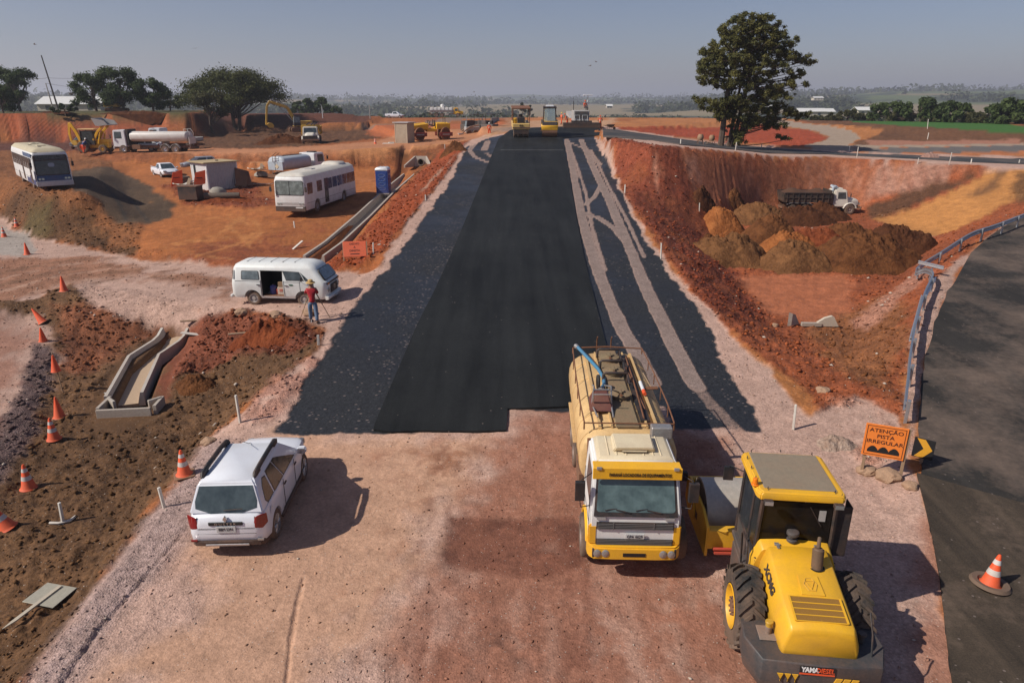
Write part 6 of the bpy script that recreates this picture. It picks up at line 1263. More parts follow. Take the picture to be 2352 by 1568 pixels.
    for s in (-1, 1): b = MB(); b.tube([(x1-.1, s*(h-.1), 2.4), (x1+.15, s*(h+.12), 2.35), (x1+.15, s*(h+.14), 2.1)], .02, 5); b.box((x1+.15, s*(h+.14), 1.95), (.08, .16, .36)); b.build('mirror', m_black, t, bevel=.01)
    b = MB()
    if kind == 'blue': hatch = ((-1.8, .5), (1.6, .5)); 
    else: hatch = ((L*.14, .55), )
    for x, s_ in hatch: b = MB(); b.box((x, .1, H+.06), (.7, .6, .08)); b.build('roof_hatch', m_lgrey if kind != 'blue' else upper, t, bevel=.015)
    if kind == 'blue':
        for x, y in ((-3.4, .3), (-.3, -.4), (3.2, -.2)): b = MB(); b.box((x, y, H+.045), (.5, .2, .05)); b.build('roof_vent', m_grey, t)
    else:
        b = MB(); b.loft([rring(x0+.7, x0+2.6, .85, H, .3), rring(x0+.9, x0+2.4, .7, H+.22, .3)]); b.build('roof_unit', upper, t, smooth=50)
    b = MB(); b.box((0, 0, .5), (L-1.2, W-.75, .4)); b.build('underframe', m_cham, t)
    return t
mbw = M('bus_white', (.66, .67, .66), .45, dirt=.28, var=.04, low=1.0)
bus('white coach with open side door parked in the red work yard near the blue toilet', Vector((-15.9, 57.0, 1.42)), R(-98.5), 10.4, 2.5, 3.05, mbw, M('bus_roof', (.60, .57, .50), .6, dirt=.35, var=.08), 1, 'white')
bus('blue and white city bus on the raised bank at the left edge', Vector((-39.6, 59.0, 3.0)), R(-49), 11.6, 2.5, 3.1, M('bus_white', (0, 0, 0)), M('bus_roof_cream', (.50, .44, .30), .6, dirt=.3, var=.08), -1, 'blue')

# ---------------------------------------------------------------- trucks and smaller vehicles of the yard
def chassis(t, L, axf, axr, W=2.3, r=.48, dual=True, rim=None):
    b = MB()
    for y in (-.4, .4): b.bb(-L/2, L/2-.3, y-.05, y+.05, .62, .86)
    b.bb(-L/2-.02, -L/2+.08, -W/2+.1, W/2-.1, .55, .75); b.build('chassis', m_cham, t); b = MB(); b.bb(-.3, .6, -W/2+.08, -W/2+.45, .45, .85); b.build('fuel_tank', m_lgrey, t, bevel=.04)
    for s in (-1, 1):
        wheel(t, axf, s*(W/2-.17), r, .27, rim, .52)
        for x in axr: wheel(t, x, s*(W/2-.17), r, .27, rim, .52, dual=dual)
def cab_nose(t, x, mat, W=2.2, spoiler=True):
    """short-bonnet cab: x = front of the bumper"""
    h = W/2; q = quadbox(x-2.7, x-1.25, h-.1, .95, x-2.65, x-1.55, h-.2, 2.32); b = MB(); b.loft([[Vector((p.x, p.y, .70)) for p in q['lo']], q['lo'], [a.lerp(c, .32)+Vector((0, 0, 0)) for a, c in zip(q['lo'], q['hi'])], q['hi']]); b.build('cab', mat, t, bevel=.09, seg=2)
    b = MB(); b.loft([[(x-1.4, y, z) for y, z in ((-.72, .8), (-.74, 1.35), (-.5, 1.60), (.5, 1.60), (.74, 1.35), (.72, .8))], [(x-.45, y, z) for y, z in ((-.60, .8), (-.62, 1.25), (-.42, 1.46), (.42, 1.46), (.62, 1.25), (.60, .8))], [(x-.15, y, z) for y, z in ((-.52, .8), (-.52, 1.1), (-.36, 1.28), (.36, 1.28), (.52, 1.1), (.52, .8))]]); b.build('bonnet', mat, t, bevel=.05, seg=2)
    for s in (-1, 1):
        A = [(x-1.12+.66*math.cos(R(a)), .52+.62*math.sin(R(a))) for a in range(5, 176, 17)]; Bq = [(x-1.12+.54*math.cos(R(a)), .52+.52*math.sin(R(a))) for a in range(175, 4, -17)]; b = MB(); b.prism(A+Bq, s*(h-.45), s*h, 'y'); b.build('wing', mat, t, bevel=.03)
        b = MB(); panel(b, q['right' if s < 0 else 'left'], (.24, .86, .38, .84) if s < 0 else (.14, .76, .38, .84), .008, .03); b.build('side_window', m_glass, t); b = MB(); b.lathe([(.10, -.02), (.10, .02), (.001, .04)], (x-.14, s*.72, 1.0), 'x', 14); b.build('headlight', m_lamp, t)
        b = MB(); b.tube([(x-1.4, s*(h-.1), 2.1), (x-1.3, s*(h+.15), 2.1), (x-1.3, s*(h+.15), 1.7)], .015, 5); b.box((x-1.3, s*(h+.15), 1.85), (.05, .16, .34)); b.build('mirror', m_black, t)
    b = MB(); panel(b, q['front'], rr_uv(.08, .92, .42, .90, .06, .06), .008, .03); b.build('windscreen', m_glass, t)
    b = MB(); b.bb(x-.18, x-.10, -.45, .45, .82, 1.14); b.build('grille', m_black, t); b = MB(); b.bb(x-.15, x, -h+.05, h-.05, .50, .76); b.build('bumper', m_cham if mat is not m_white else mat, t, bevel=.03)
    if spoiler: b = MB(); b.bb(x-2.4, x-1.75, -.40, .40, 2.32, 2.44); b.build('roof_unit', mat, t, bevel=.05)
def cab_flat(t, x, mat, W=2.3, H=2.6):
    h = W/2; q = quadbox(x-1.65, x, h, .72, x-1.6, x-.12, h-.07, H); b = MB(); mid = [a.lerp(c, .45) for a, c in zip(q['lo'], q['hi'])]
    for i in (1, 2): mid[i].x = x
    b.loft([q['lo'], mid, q['hi']]); b.build('cab', mat, t, bevel=.07, seg=2)
    f = [mid[1], mid[2], q['hi'][2], q['hi'][1]]; b = MB(); panel(b, f, (.05, .95, .05, .86), .005, .03); b.build('windscreen', m_glass, t)
    for s in (-1, 1): b = MB(); panel(b, q['right' if s < 0 else 'left'], (.28, .88, .50, .90) if s < 0 else (.12, .72, .50, .90), .004, .03); b.build('side_window', m_glass, t); b = MB(); b.box((x+.02, s*(h-.3), .95), (.04, .3, .16)); b.build('headlight', m_lamp, t); b = MB(); b.tube([(x-.1, s*h, 2.3), (x+.1, s*(h+.18), 2.2)], .015, 5); b.box((x+.1, s*(h+.2), 1.98), (.05, .18, .36)); b.build('mirror', m_black, t)
    b = MB(); b.bb(x-.02, x+.03, -h+.25, h-.25, 1.15, 1.4); b.build('grille', m_black, t); b = MB(); b.bb(x-.12, x+.08, -h, h, .5, .8); b.build('bumper', m_lgrey, t, bevel=.03)
def oval_tank(t, x0, x1, a, c, z, mat, k=24, nm='tank', flat=.7):
    def ov(x, f): return [(x, a*f*math.copysign(abs(math.cos(2*math.pi*i/k))**flat, math.cos(2*math.pi*i/k)), z+c*f*math.copysign(abs(math.sin(2*math.pi*i/k))**flat, math.sin(2*math.pi*i/k))) for i in range(k)]
    b = MB(); b.loft([ov(x0, .8), ov(x0+.1, .97), ov(x0+.2, 1), ov(x1-.2, 1), ov(x1-.1, .97), ov(x1, .8)]); return b.build(nm, mat, t, smooth=50)
def dump_bed(t, x0, x1, W, z0, z1, mat, ribs=7, load=None):
    h = W/2; b = MB()
    b.bb(x0, x1, -h+.05, h-.05, z0, z0+.1); b.loft([[(x0, -h, z0), (x1, -h, z0), (x1, -h+.06, z0), (x0, -h+.06, z0)], [(x0, -h-.04, z1), (x1, -h-.04, z1), (x1, -h+.03, z1), (x0, -h+.03, z1)]]); b.loft([[(x0, h-.06, z0), (x1, h-.06, z0), (x1, h, z0), (x0, h, z0)], [(x0, h-.03, z1), (x1, h-.03, z1), (x1, h+.04, z1), (x0, h+.04, z1)]])
    b.bb(x1-.06, x1, -h, h, z0, z1+.25); b.bb(x0, x0+.06, -h, h, z0, z1-.02); o = b.build('bed', mat, t); b = MB()
    for s in (-1, 1):
        for i in range(ribs): x = x0+(x1-x0)*(i+.5)/ribs; b.box((x, s*(h+.05), (z0+z1)/2), (.08, .08, z1-z0))
        b.box(((x0+x1)/2, s*(h+.05), z1), (x1-x0, .10, .08)); b.box(((x0+x1)/2, s*(h+.05), (z0+z1)/2), (x1-x0, .07, .05))
    b.build('ribs', mat, o)
    if load:
        nx, ny = 22, 10; vs = []; fs = []
        for i in range(nx):
            for j in range(ny):
                u, v = i/(nx-1), j/(ny-1); e = min(1, 5*min(u, 1-u))*math.sin(math.pi*v)**.6; z = z1-.1+e*(.28+.16*math.sin(u*9)+.10*random.random()); vs.append((x0+.05+(x1-x0-.1)*u, -h+.05+(W-.1)*v, z))
        for i in range(nx-1):
            for j in range(ny-1): a = i*ny+j; fs.append((a, a+1, a+ny+1, a+ny))
        b = MB(); b.add(vs, fs); b.build('soil_load', load, o, smooth=60)
m_soil = M('dark_soil', (.085, .038, .020), .95, dirt=.0, var=.4, scale=3, bmp=.05); m_soilr = M('red_soil', (.22, .055, .022), .95, dirt=0, var=.35, scale=2.5, bmp=.05); m_soilb = M('brown_soil', (.13, .062, .028), .95, dirt=0, var=.4, scale=3, bmp=.05)
m_soilo = M('orange_soil', (.28, .09, .03), .95, dirt=0, var=.3, scale=3, bmp=.05)
# black dump truck with white cab in the pit
g = G(1893, 492); t = thing('dump_truck', 'dump truck with white bonneted cab and black bed full of soil, down in the pit', 'truck', g+Vector((-.3, 1.0, 0)), R(-3)); mt_ = M('pit_truck_white', (.66, .62, .54), .45, dirt=.3, var=.06)
chassis(t, 7.6, 2.68, (-1.55, -2.75), 2.3, .47); cab_nose(t, 3.8, mt_, 2.2); dump_bed(t, -3.75, .75, 2.35, 1.15, 2.05, M('bed_black', (.022, .022, .022), .6, dirt=.35, var=.2, low=1.8), 8, m_soil)
b = MB(); b.loft([[(-3.3, s, 1.02), (-2.9, s, 1.14), (-1.2, s, 1.14), (-.9, s, 1.0)] if 0 else [(-3.4, s*1.0, .95), (-3.1, s, 1.1), (-1.2, s, 1.1), (-.9, s, .9), (-.95, s, .87), (-1.22, s, 1.06), (-3.08, s, 1.06), (-3.37, s, .92)] for s in (-1.16, -.8)]); b.build('mudguard', m_lgrey, t)
b = MB(); b.tube([(1.0, -.5, 2.1), (1.05, -.5, 2.55), (1.35, -.3, 2.6), (1.3, .2, 2.5)], .10, 7); b.box((1.25, -.2, 2.55), (.6, .5, .18), rot=(.3, .2, .3)); b.build('tarpaulin_roll', m_gcl, t)
# white long tanker, left
g = P(362, 352, 3.5); t = thing('tank_truck', 'long white cylindrical tank truck with flat cab standing before the toothed red slope', 'truck', g+Vector((-.6, 1.1, 0)), R(178)); mtw = M('tanker_white', (.62, .59, .55), .45, dirt=.3, var=.06, low=1.8)
chassis(t, 9.8, 3.55, (-1.7, -3.0), 2.4, .50, rim=m_chrome); cab_flat(t, 4.75, m_white, 2.3, 2.75); oval_tank(t, -4.5, 2.75, 1.02, .62, 1.95, mtw)
for x in (-3.0, -1.7): A = [(x+.62*math.cos(R(a)), .50+.62*math.sin(R(a))) for a in range(10, 171, 20)]; Bq = [(x+.57*math.cos(R(a)), .50+.57*math.sin(R(a))) for a in range(170, 9, -20)]; b = MB(); b.prism(A+Bq, .8, 1.2, 'y'); b.build('mudguard', m_lgrey, t)
b = MB(); b.box((2.95, 0, 1.9), (.25, 2.0, 1.9)); b.build('cab_guard', m_black, t); b = MB(); b.box((.2, 0, 2.6), (.5, .5, .12)); b.build('manhole', m_rust, t); b = MB()
for y in (-.5, .5): b.tube([(-4.6, y, .7), (-4.75, y, 2.4), (-4.5, y, 2.85), (-4.1, y, 2.85), (-4.1, y, 2.55)], .03, 5)
for z in (1.1, 1.6, 2.1, 2.6): b.tube([(-4.7, -.5, z), (-4.7, .5, z)], .025, 5)
b.box((-4.75, 0, 1.5), (.06, 1.7, .8)); b.build('rear_ladder', mtw, t); b = MB(); b.box((1.9, 1.0, .75), (1.0, .4, .5)); b.build('side_tank', m_cham, t)
# second white cab just behind it
g = P(392, 349, 3.5); t = thing('parked_truck', 'pale cab of a truck half hidden behind the long white tanker', 'truck', g+Vector((-1.0, 4.2, 0)), R(180)); chassis(t, 6.5, 2.2, (-2.0,), 2.3, .48); cab_flat(t, 3.1, m_white, 2.3, 2.8); dump_bed(t, -3.1, 1.3, 2.3, 1.1, 1.6, m_lgrey, 6)
# small grey tanker seen from behind
g = P(650, 418, 2.05); t = thing('tank_truck', 'small blue-grey fuel tank truck with ladder, seen from behind beside the white coach', 'truck', g+Vector((.9, 2.2, .05)), R(66)); mg3 = M('tanker_grey', (.42, .47, .52), .45, dirt=.3, var=.08, low=1.4)
chassis(t, 6.4, 2.3, (-1.9,), 2.2, .45); cab_flat(t, 3.15, m_white, 2.15, 2.5); oval_tank(t, -3.0, 1.1, 1.05, .68, 1.75, mg3)
b = MB(); b.bb(-3.12, -2.98, -.92, .92, 1.12, 1.95); o = b.build('rear_cabinet', mg3, t, bevel=.02); b = MB(); b.bb(-3.14, -3.12, -.02, .02, 1.14, 1.93); b.build('door_gap', m_seam, o); b = MB(); b.prism([(-.45, 1.5), (-.2, 1.25), (.05, 1.5), (-.2, 1.75)], -3.15, -3.13, 'x'); b.build('hazard_plate', M('hazard_cream', (.6, .5, .35), .5), o)
b = MB()
for y in (-.22, .22): b.tube([(-3.2, y, 1.9), (-3.15, y, 2.5), (-2.6, y, 2.75)], .025, 5)
for z in (2.0, 2.25, 2.45): b.tube([(-3.17, -.22, z), (-3.17, .22, z)], .02, 5)
b.build('ladder', m_rust, t); b = MB(); b.box((-.9, 0, 2.46), (2.8, .6, .06)); b.build('rusty_top', m_rust, t, bevel=.02); b = MB(); b.box((-3.1, 0, .55), (.3, 2.0, .22)); b.build('bumper', m_cham, t); b = MB(); b.box((2.4, 0, 2.56), (.5, .9, .12)); b.build('roof_rack', m_black, t)
# yellow dump truck with white bonneted cab facing camera
g = P(712, 333, 4.05); t = thing('dump_truck', 'dump truck with white bonneted cab and yellow bed facing the camera by the excavator', 'truck', g+Vector((-.5, 3.0, 0)), R(-78)); chassis(t, 7.4, 2.6, (-1.5, -2.7), 2.35, .50); cab_nose(t, 3.7, M('old_white', (.64, .60, .52), .45, dirt=.25), 2.3, False); dump_bed(t, -3.6, .9, 2.4, 1.25, 2.3, m_yel2, 7, m_soil)
b = MB(); b.box((3.6, 0, .95), (.12, 1.9, .5)); b.build('front_guard', m_black, t); b = MB()
for y in (-.5, .1, .5): b.tube([(.9, y, 2.5), (1.0, y+.25, 2.75), (.7, y+.4, 2.8)], .07, 6)
b.build('tarpaulin_roll', m_dcl, t)
# far yellow truck with white tank bags
g = P(1034, 270, 5.75); t = thing('cargo_truck', 'yellow truck carrying white tanks along the far road', 'truck', g+Vector((-1.2, 3, .05)), R(2)); chassis(t, 9.2, 3.0, (-1.2, -2.6), 2.4, .52); cab_nose(t, 4.6, m_yel, 2.3, False); dump_bed(t, -4.4, 1.7, 2.4, 1.25, 1.75, m_lgrey, 8)
b = MB()
for i in range(6): b.box((-3.85+i*1.0, 0, 2.05), (.9, 2.1, .75))
b.build('white_container', m_whl, t, bevel=.12, seg=2); b = MB(); b.lathe([(.001, 0), (.45, .1), (.55, .45), (.45, .8), (.001, .9)], (-1.0, 0, 2.35), 'z', 16); b.build('round_tank', m_whl, t)
def light_vehicle(name, label, cat, loc, yaw, mat, kind, scale=1.0):
    t = thing(name, label, cat, loc, yaw, scale=scale); hw = .84
    if kind == 'pickup': st = [(-2.2, .70, .45, .86), (-2.15, .80, .38, .90), (-1.5, .84, .28, .92), (-.2, .84, .26, .92), (.9, .84, .26, .92), (1.5, .83, .30, .86), (1.95, .76, .34, .74), (2.12, .60, .42, .62)]; q = quadbox(-.55, 1.35, .78, .88, -.35, .55, .62, 1.40)
    else: st = [(-2.1, .66, .45, .80), (-2.02, .80, .36, .90), (-1.5, .85, .28, .94), (0, .86, .26, .92), (.9, .85, .27, .92), (1.5, .82, .30, .86), (1.95, .76, .34, .74), (2.1, .60, .42, .62)]; q = quadbox(-1.9, 1.3, .79, .88, -1.35, .45, .60, 1.42)
    car_body(t, st, mat, (-1.25, 1.3), .31, .85)
    b = MB(); b.loft([q['lo'], q['hi']]); b.build('cabin', mat, t, bevel=.06, seg=2)
    if kind == 'pickup': b = MB(); b.bb(-2.05, -.6, -.68, .68, .80, .965); b.build('cargo_bed', m_black, t, bevel=.01); b = MB(); b.tube([(-2.1, -.76, .98), (-.6, -.76, .98)], .03, 5); b.tube([(-2.1, .76, .98), (-.6, .76, .98)], .03, 5); b.build('bed_rail', mat, t)
    b = MB(); panel(b, q['front'], rr_uv(.07, .93, .08, .93, .05, .06), .004); b.build('windscreen', m_glass, t); b = MB(); panel(b, q['rear'], rr_uv(.1, .9, .2, .9, .05, .06), .004); b.build('rear_window', m_glass, t)
    for s in (-1, 1):
        for u0, u1 in (((.10, .36), (.42, .80)) if kind != 'pickup' else ((.12, .78),)):
            u0, u1 = (u0, u1) if s < 0 else (1-u1, 1-u0); b = MB(); panel(b, q['right' if s < 0 else 'left'], rr_uv(u0, u1, .14, .86, .04, .08), .004); b.build('side_window', m_glass, t)
        b = MB(); b.box((1.98, s*.58, .68), (.22, .32, .15), rot=(0, .3, -s*.3)); b.build('headlight', m_lamp, t, bevel=.02); b = MB(); b.box((-2.1, s*.66, .75), (.08, .16, .22)); b.build('tail_light', m_red_l, t); b = MB(); b.box((1.0, s*.95, .98), (.12, .2, .14)); b.build('mirror', mat, t, bevel=.03)
        for x in (-1.25, 1.3): wheel(t, x, s*.76, .31, .19, m_alloy, .64, spokes=7)
    b = MB(); b.box((2.09, 0, .55), (.06, .9, .14)); b.build('grille', m_black, t); b = MB(); b.box((0, 0, .45), (3.4, 1.1, .4)); b.build('underbody', m_black, t); b = MB(); b.box((2.13, 0, .42), (.02, .4, .11)); b.build('number_plate', m_plate, t)
    return t
g = P(373, 408, 2.1); light_vehicle('pickup_truck', 'white compact pickup with round wheels parked left of the corrugated shed', 'pickup', g+Vector((0, .8, .02)), R(-48), m_suvw, 'pickup')
m_sil = M('silver_paint', (.30, .33, .37), .35, .3, dirt=.25)
g = P(436, 392, 2.2); light_vehicle('parked_car', 'grey-blue car half hidden behind the corrugated shed', 'car', g+Vector((.8, 1.2, .02)), R(-150), m_sil, 'car')
g = P(168, 344, 3.5); light_vehicle('parked_car', 'silver car behind the backhoe arm', 'car', g+Vector((.3, 2.2, .0)), R(-85), m_sil, 'car', 1.1)
g = P(262, 352, 3.5); light_vehicle('parked_car', 'white car nose showing between the backhoe and the long white tanker', 'car', g+Vector((1.8, 3.4, .0)), R(190), m_suvw, 'car', 1.1)
g = P(906, 272, 5.8); light_vehicle('pickup_truck', 'white pickup on the far road above the spoil bank', 'pickup', g+Vector((0, 1.0, .05)), R(-4), m_suvw, 'pickup', 1.05)

# ---------------------------------------------------------------- tracked and wheeled machines
def arm(t, nm, pts, w0, w1, th, mat):
    b = MB()
    for i in range(len(pts)-1):
        a, c = Vector(pts[i]), Vector(pts[i+1]); d = (c-a).normalized(); n = Vector((-d.z, 0, d.x)); f0 = w0+(w1-w0)*i/(len(pts)-1); f1 = w0+(w1-w0)*(i+1)/(len(pts)-1)
        b.loft([[a+n*f0/2+Vector((0, -th, 0)), a+n*f0/2+Vector((0, th, 0)), a-n*f0/2+Vector((0, th, 0)), a-n*f0/2+Vector((0, -th, 0))], [c+n*f1/2+Vector((0, -th, 0)), c+n*f1/2+Vector((0, th, 0)), c-n*f1/2+Vector((0, th, 0)), c-n*f1/2+Vector((0, -th, 0))]])
    return b.build(nm, mat, t, bevel=.02)
def bucket(t, nm, c, ang, w, s, mat):
    b = MB(); pr = [(0, 0), (.0, -.5), (.25, -.85), (.7, -.9), (.95, -.62), (.88, -.58), (.66, -.80), (.30, -.75), (.08, -.45), (.10, 0)]; ca, sa = math.cos(ang), math.sin(ang)
    pp_ = [(c[0]+(x*ca-z*sa)*s, c[2]+(x*sa+z*ca)*s) for x, z in pr]; b.prism(pp_, c[1]-w/2, c[1]+w/2, 'y')
    for y in (-w/2, w/2): b.prism([(c[0]+(x*ca-z*sa)*s, c[2]+(x*sa+z*ca)*s) for x, z in ((.02, 0), (.02, -.5), (.26, -.82), (.7, -.87), (.92, -.6), (.7, -.1))], c[1]+y-.02, c[1]+y+.02, 'y')
    return b.build(nm, mat, t)
def excavator(label, loc, yaw, body, boom_m, boom, stick, bang, bpos, sc=1.0):
    t = thing('excavator', label, 'excavator', loc, yaw, scale=sc)
    for s in (-1, 1):
        b = MB(); A = [(1.45+.42*math.cos(R(a)), .42+.42*math.sin(R(a))) for a in range(-90, 91, 30)]+[(-1.45+.42*math.cos(R(a)), .42+.42*math.sin(R(a))) for a in range(90, 271, 30)]; b.prism(A, s*.85, s*1.35, 'y'); b.build('track', m_cham, t, bevel=.03)
    b = MB(); b.cyl((0, 0, .7), (0, 0, 1.0), .7, None, 20); b.build('turntable', m_cham, t); b = MB(); b.loft([[(x, y, 1.0) for x, y in ((-2.1, -1.0), (-1.7, -1.25), (1.2, -1.25), (1.2, 1.25), (-1.7, 1.25), (-2.1, 1.0))], [(x, y, 1.95) for x, y in ((-2.15, -1.0), (-1.7, -1.25), (.1, -1.25), (.1, 1.25), (-1.7, 1.25), (-2.15, 1.0))]]); b.build('upper_body', body, t, bevel=.05)
    q = quadbox(.05, 1.35, .5, 1.1, .1, 1.2, .45, 2.75); o_ = Vector((0, .78, 0)); q = {k: [p+o_ for p in v] for k, v in q.items()}; b = MB(); b.loft([q['lo'], q['hi']]); cb = b.build('cab', m_black, t, bevel=.04)
    for fc in ('front', 'left', 'right', 'rear'): b = MB(); panel(b, q[fc], (.1, .9, .35, .92), .004); b.build('cab_window', m_glassb, cb)
    arm(t, 'boom', boom, .55, .42, .17, boom_m); arm(t, 'stick', stick, .42, .26, .13, boom_m); b = MB(); b.tube([Vector(boom[0])+Vector((.3, 0, -.1)), Vector(boom[1])*.5+Vector(boom[2])*.5+Vector((0, 0, -.25))], .08, 7); b.tube([Vector(boom[1])+Vector((0, 0, .4)), Vector(stick[0])+Vector((0, 0, .3))], .07, 7); b.build('ram', m_steel, t); bucket(t, 'bucket', bpos, bang, 1.1, 1.15, m_steel if boom_m is not m_yel2 else m_yel2); return t
g = P(672, 305, 4.3); excavator('yellow excavator digging beside the yellow dump truck under the spreading tree', g+Vector((.3, 4.0, 0)), R(207), m_yel2, m_yel2, [(.6, 0, 1.6), (2.0, 0, 4.3), (4.7, 0, 5.2)], [(4.8, 0, 5.4), (5.5, 0, 4.6), (6.0, 0, 1.3)], R(-120), (6.0, 0, 1.4))
g = P(258, 258, 7.6); excavator('excavator with yellow body and dark boom on the ridge before the left grove', g+Vector((-.3, 2.5, 0)), R(3), m_yel, m_grey, [(.6, 0, 1.6), (1.6, 0, 3.2), (4.6, 0, 4.0)], [(4.6, 0, 4.0), (6.2, 0, 4.2), (6.9, 0, 1.6)], R(-130), (6.9, 0, 1.6), 1.0)
# backhoe loader
g = P(209, 352, 3.45); t = thing('backhoe_loader', 'yellow backhoe loader with front bucket raised high, left of the long white tanker', 'loader', g+Vector((0, 1.0, 0)), R(2)); wheel(t, -.9, -.85, .72, .42, m_orange, .5); wheel(t, -.9, .85, .72, .42, m_orange, .5); wheel(t, 1.45, -.8, .5, .32, m_yel2, .5); wheel(t, 1.45, .8, .5, .32, m_yel2, .5)
b = MB(); b.bb(-1.3, 2.0, -.42, .42, .6, 1.2); b.bb(.5, 2.1, -.42, .42, 1.2, 1.65); b.build('body', m_yel, t, bevel=.05); q = quadbox(-1.15, .55, .72, 1.15, -1.05, .45, .68, 2.75); b = MB()
for i in range(4): b.tube([q['lo'][i], q['hi'][i]], .07, 5)
b.bb(-1.1, .5, -.7, .7, 1.0, 1.35); cb = b.build('cab', m_black, t)
for fc in ('front', 'left', 'right', 'rear'): b = MB(); panel(b, q[fc], (.08, .92, .1, .95), -.02, .02); b.build('cab_window', glass_mat('cab_glass', (0, 0, 0)), cb)
b = MB(); b.bb(-1.3, .75, -.78, .78, 2.78, 2.92); b.build('cab_roof', M('roof_peach', (.62, .40, .16), .6), t, bevel=.03)
for s in (-.62, .62): arm(t, 'loader_arm', [(.4, s, 1.5), (1.0, s, 2.5), (1.9, s, 3.3)], .3, .24, .08, m_yel); arm(t, 'lift_ram', [(.9, s, 1.1), (1.35, s, 2.5)], .18, .12, .06, m_yel)
b = MB(); b.loft([[(.9+x*1.0, -1.2, 3.25+z) for x, z in ((0, .95), (.35, .05), (.7, .0), (1.9, .1), (1.9, .2), (.72, .12), (.42, .18), (.1, .95))], [(.9+x, 1.2, 3.25+z) for x, z in ((0, .95), (.35, .05), (.7, .0), (1.9, .1), (1.9, .2), (.72, .12), (.42, .18), (.1, .95))]])
for s in (-1.2, 1.2): b.prism([(.9, 4.2), (1.25, 3.3), (1.6, 3.25), (2.8, 3.4), (2.4, 3.9)], s-.03, s+.03, 'y')
b.build('front_bucket', m_lgrey, t); arm(t, 'backhoe_boom', [(-1.4, 0, 1.0), (-1.9, 0, 2.5), (-2.5, 0, 3.6)], .4, .3, .13, m_yel); arm(t, 'backhoe_stick', [(-2.5, 0, 3.6), (-2.75, 0, 2.4), (-2.7, 0, 1.4)], .34, .22, .1, m_yel); bucket(t, 'backhoe_bucket', (-2.7, 0, 1.45), R(20), .6, .8, m_yel2); b = MB(); b.box((-1.3, -.9, .45), (.14, .2, .9)); b.box((-1.3, .9, .45), (.14, .2, .9)); b.build('stabiliser', m_red_l, t)
person('worker in blue shirt and orange trousers crouching at the backhoe wheel', g+Vector((-.6, -.5, 0)), R(80), m_bcl, m_or, m_whl, lean=.9, arms=[((.3, .2, 1.1), (.4, .1, .8)), ((.3, -.2, 1.1), (.4, -.1, .8))])
# two yellow vibrating rollers with red drum yokes
def yard_roller(label, loc, yaw):
    t = thing('tandem_roller', label, 'road roller', loc, yaw, scale=(1, 1, 1.25))
    for x in (-1.75, 1.75):
        b = MB(); b.lathe([(.5, -.95), (.66, -.95), (.68, -.9), (.68, .9), (.66, .95), (.5, .95), (.5, .8), (.1, .8), (.1, -.8), (.5, -.8)], (x, 0, .68), 'y', 32); b.build('drum', m_rust, t)
        for s in (-1, 1): b = MB(); b.prism([(x-.9, .45), (x-.9, .85), (x+.9, .85), (x+.9, .45)], s*1.0, s*1.1, 'y'); b.build('yoke', M('yoke_red', (.23, .022, .018), .5, dirt=.3), t, bevel=.03); b = MB(); b.prism([(x-.5, .58), (x-.5, .70), (x+.5, .70), (x+.5, .58)], s*1.1, s*1.12, 'y'); b.build('stripe', m_lgrey, t)
    b = MB(); b.loft([[(.5, y, z) for y, z in ((-.55, 1.1), (-.6, 1.75), (.6, 1.75), (.55, 1.1))], [(2.7, y, z) for y, z in ((-.5, 1.2), (-.55, 1.55), (.55, 1.55), (.5, 1.2))]]); b.bb(-2.5, -.6, -.6, .6, 1.15, 1.75); b.bb(-.7, .7, -.4, .4, .9, 1.2); b.build('hood', m_yel, t, bevel=.05)
    b = MB(); b.box((-.25, 0, 1.5), (.5, .55, .12)); b.box((-.5, 0, 1.8), (.1, .5, .5)); b.build('seat', m_black, t, bevel=.03); b = MB(); b.tube([(.3, 0, 1.4), (.15, 0, 1.9)], .04, 6); b.lathe([(.2, 0), (.22, .02), (.2, .04)], (.13, 0, 1.92), 'z', 14); b.build('steering_wheel', m_black, t)
    for s in (-.3, .3): b = MB(); b.tube([(2.65, s*.8, 1.3), (2.8, s*1.3, .8)], .05, 6); b.build('brace', m_yel2, t)
    b = MB(); b.tube([(-1.9, .2, 1.7), (-1.9, .2, 2.3)], .05, 6); b.build('exhaust', m_cham, t); return t
g = P(985, 324, 4.7); yard_roller('front of two yellow yard rollers with red drum yokes, next to the corrugated booth', g+Vector((.2, 1.2, 0)), R(203)); yard_roller('rear of two yellow yard rollers, half hidden by the other one', g+Vector((-.3, 3.4, .05)), R(188))
# skid-steer loader
g = P(1078, 312, 4.85); t = thing('skid_steer_loader', 'small skid-steer loader with dusty arms among parked road machines', 'loader', g+Vector((.1, 1.0, 0)), R(200)); 
for x in (-.55, .45):
    for s in (-1, 1): wheel(t, x, s*.75, .42, .3, m_rust, .5)
b = MB(); b.bb(-1.2, .8, -.55, .55, .4, 1.25); b.build('body', m_lgrey, t, bevel=.06); q = quadbox(-.6, .75, .5, 1.2, -.5, .6, .48, 2.15); b = MB(); b.loft([q['lo'], q['hi']]); cb = b.build('cab', m_black, t, bevel=.03); b = MB(); panel(b, q['front'], (.1, .9, .05, .9), .004); b.build('cab_window', m_glassb, cb)
for s in (-.68, .68): arm(t, 'lift_arm', [(-1.1, s, 1.5), (.3, s, 1.2), (1.4, s, .4)], .22, .18, .07, M('arm_tan', (.35, .24, .17), .7, dirt=.3))
b = MB(); b.bb(1.35, 2.0, -.9, .9, .05, .35); b.build('bucket', m_lgrey, t)
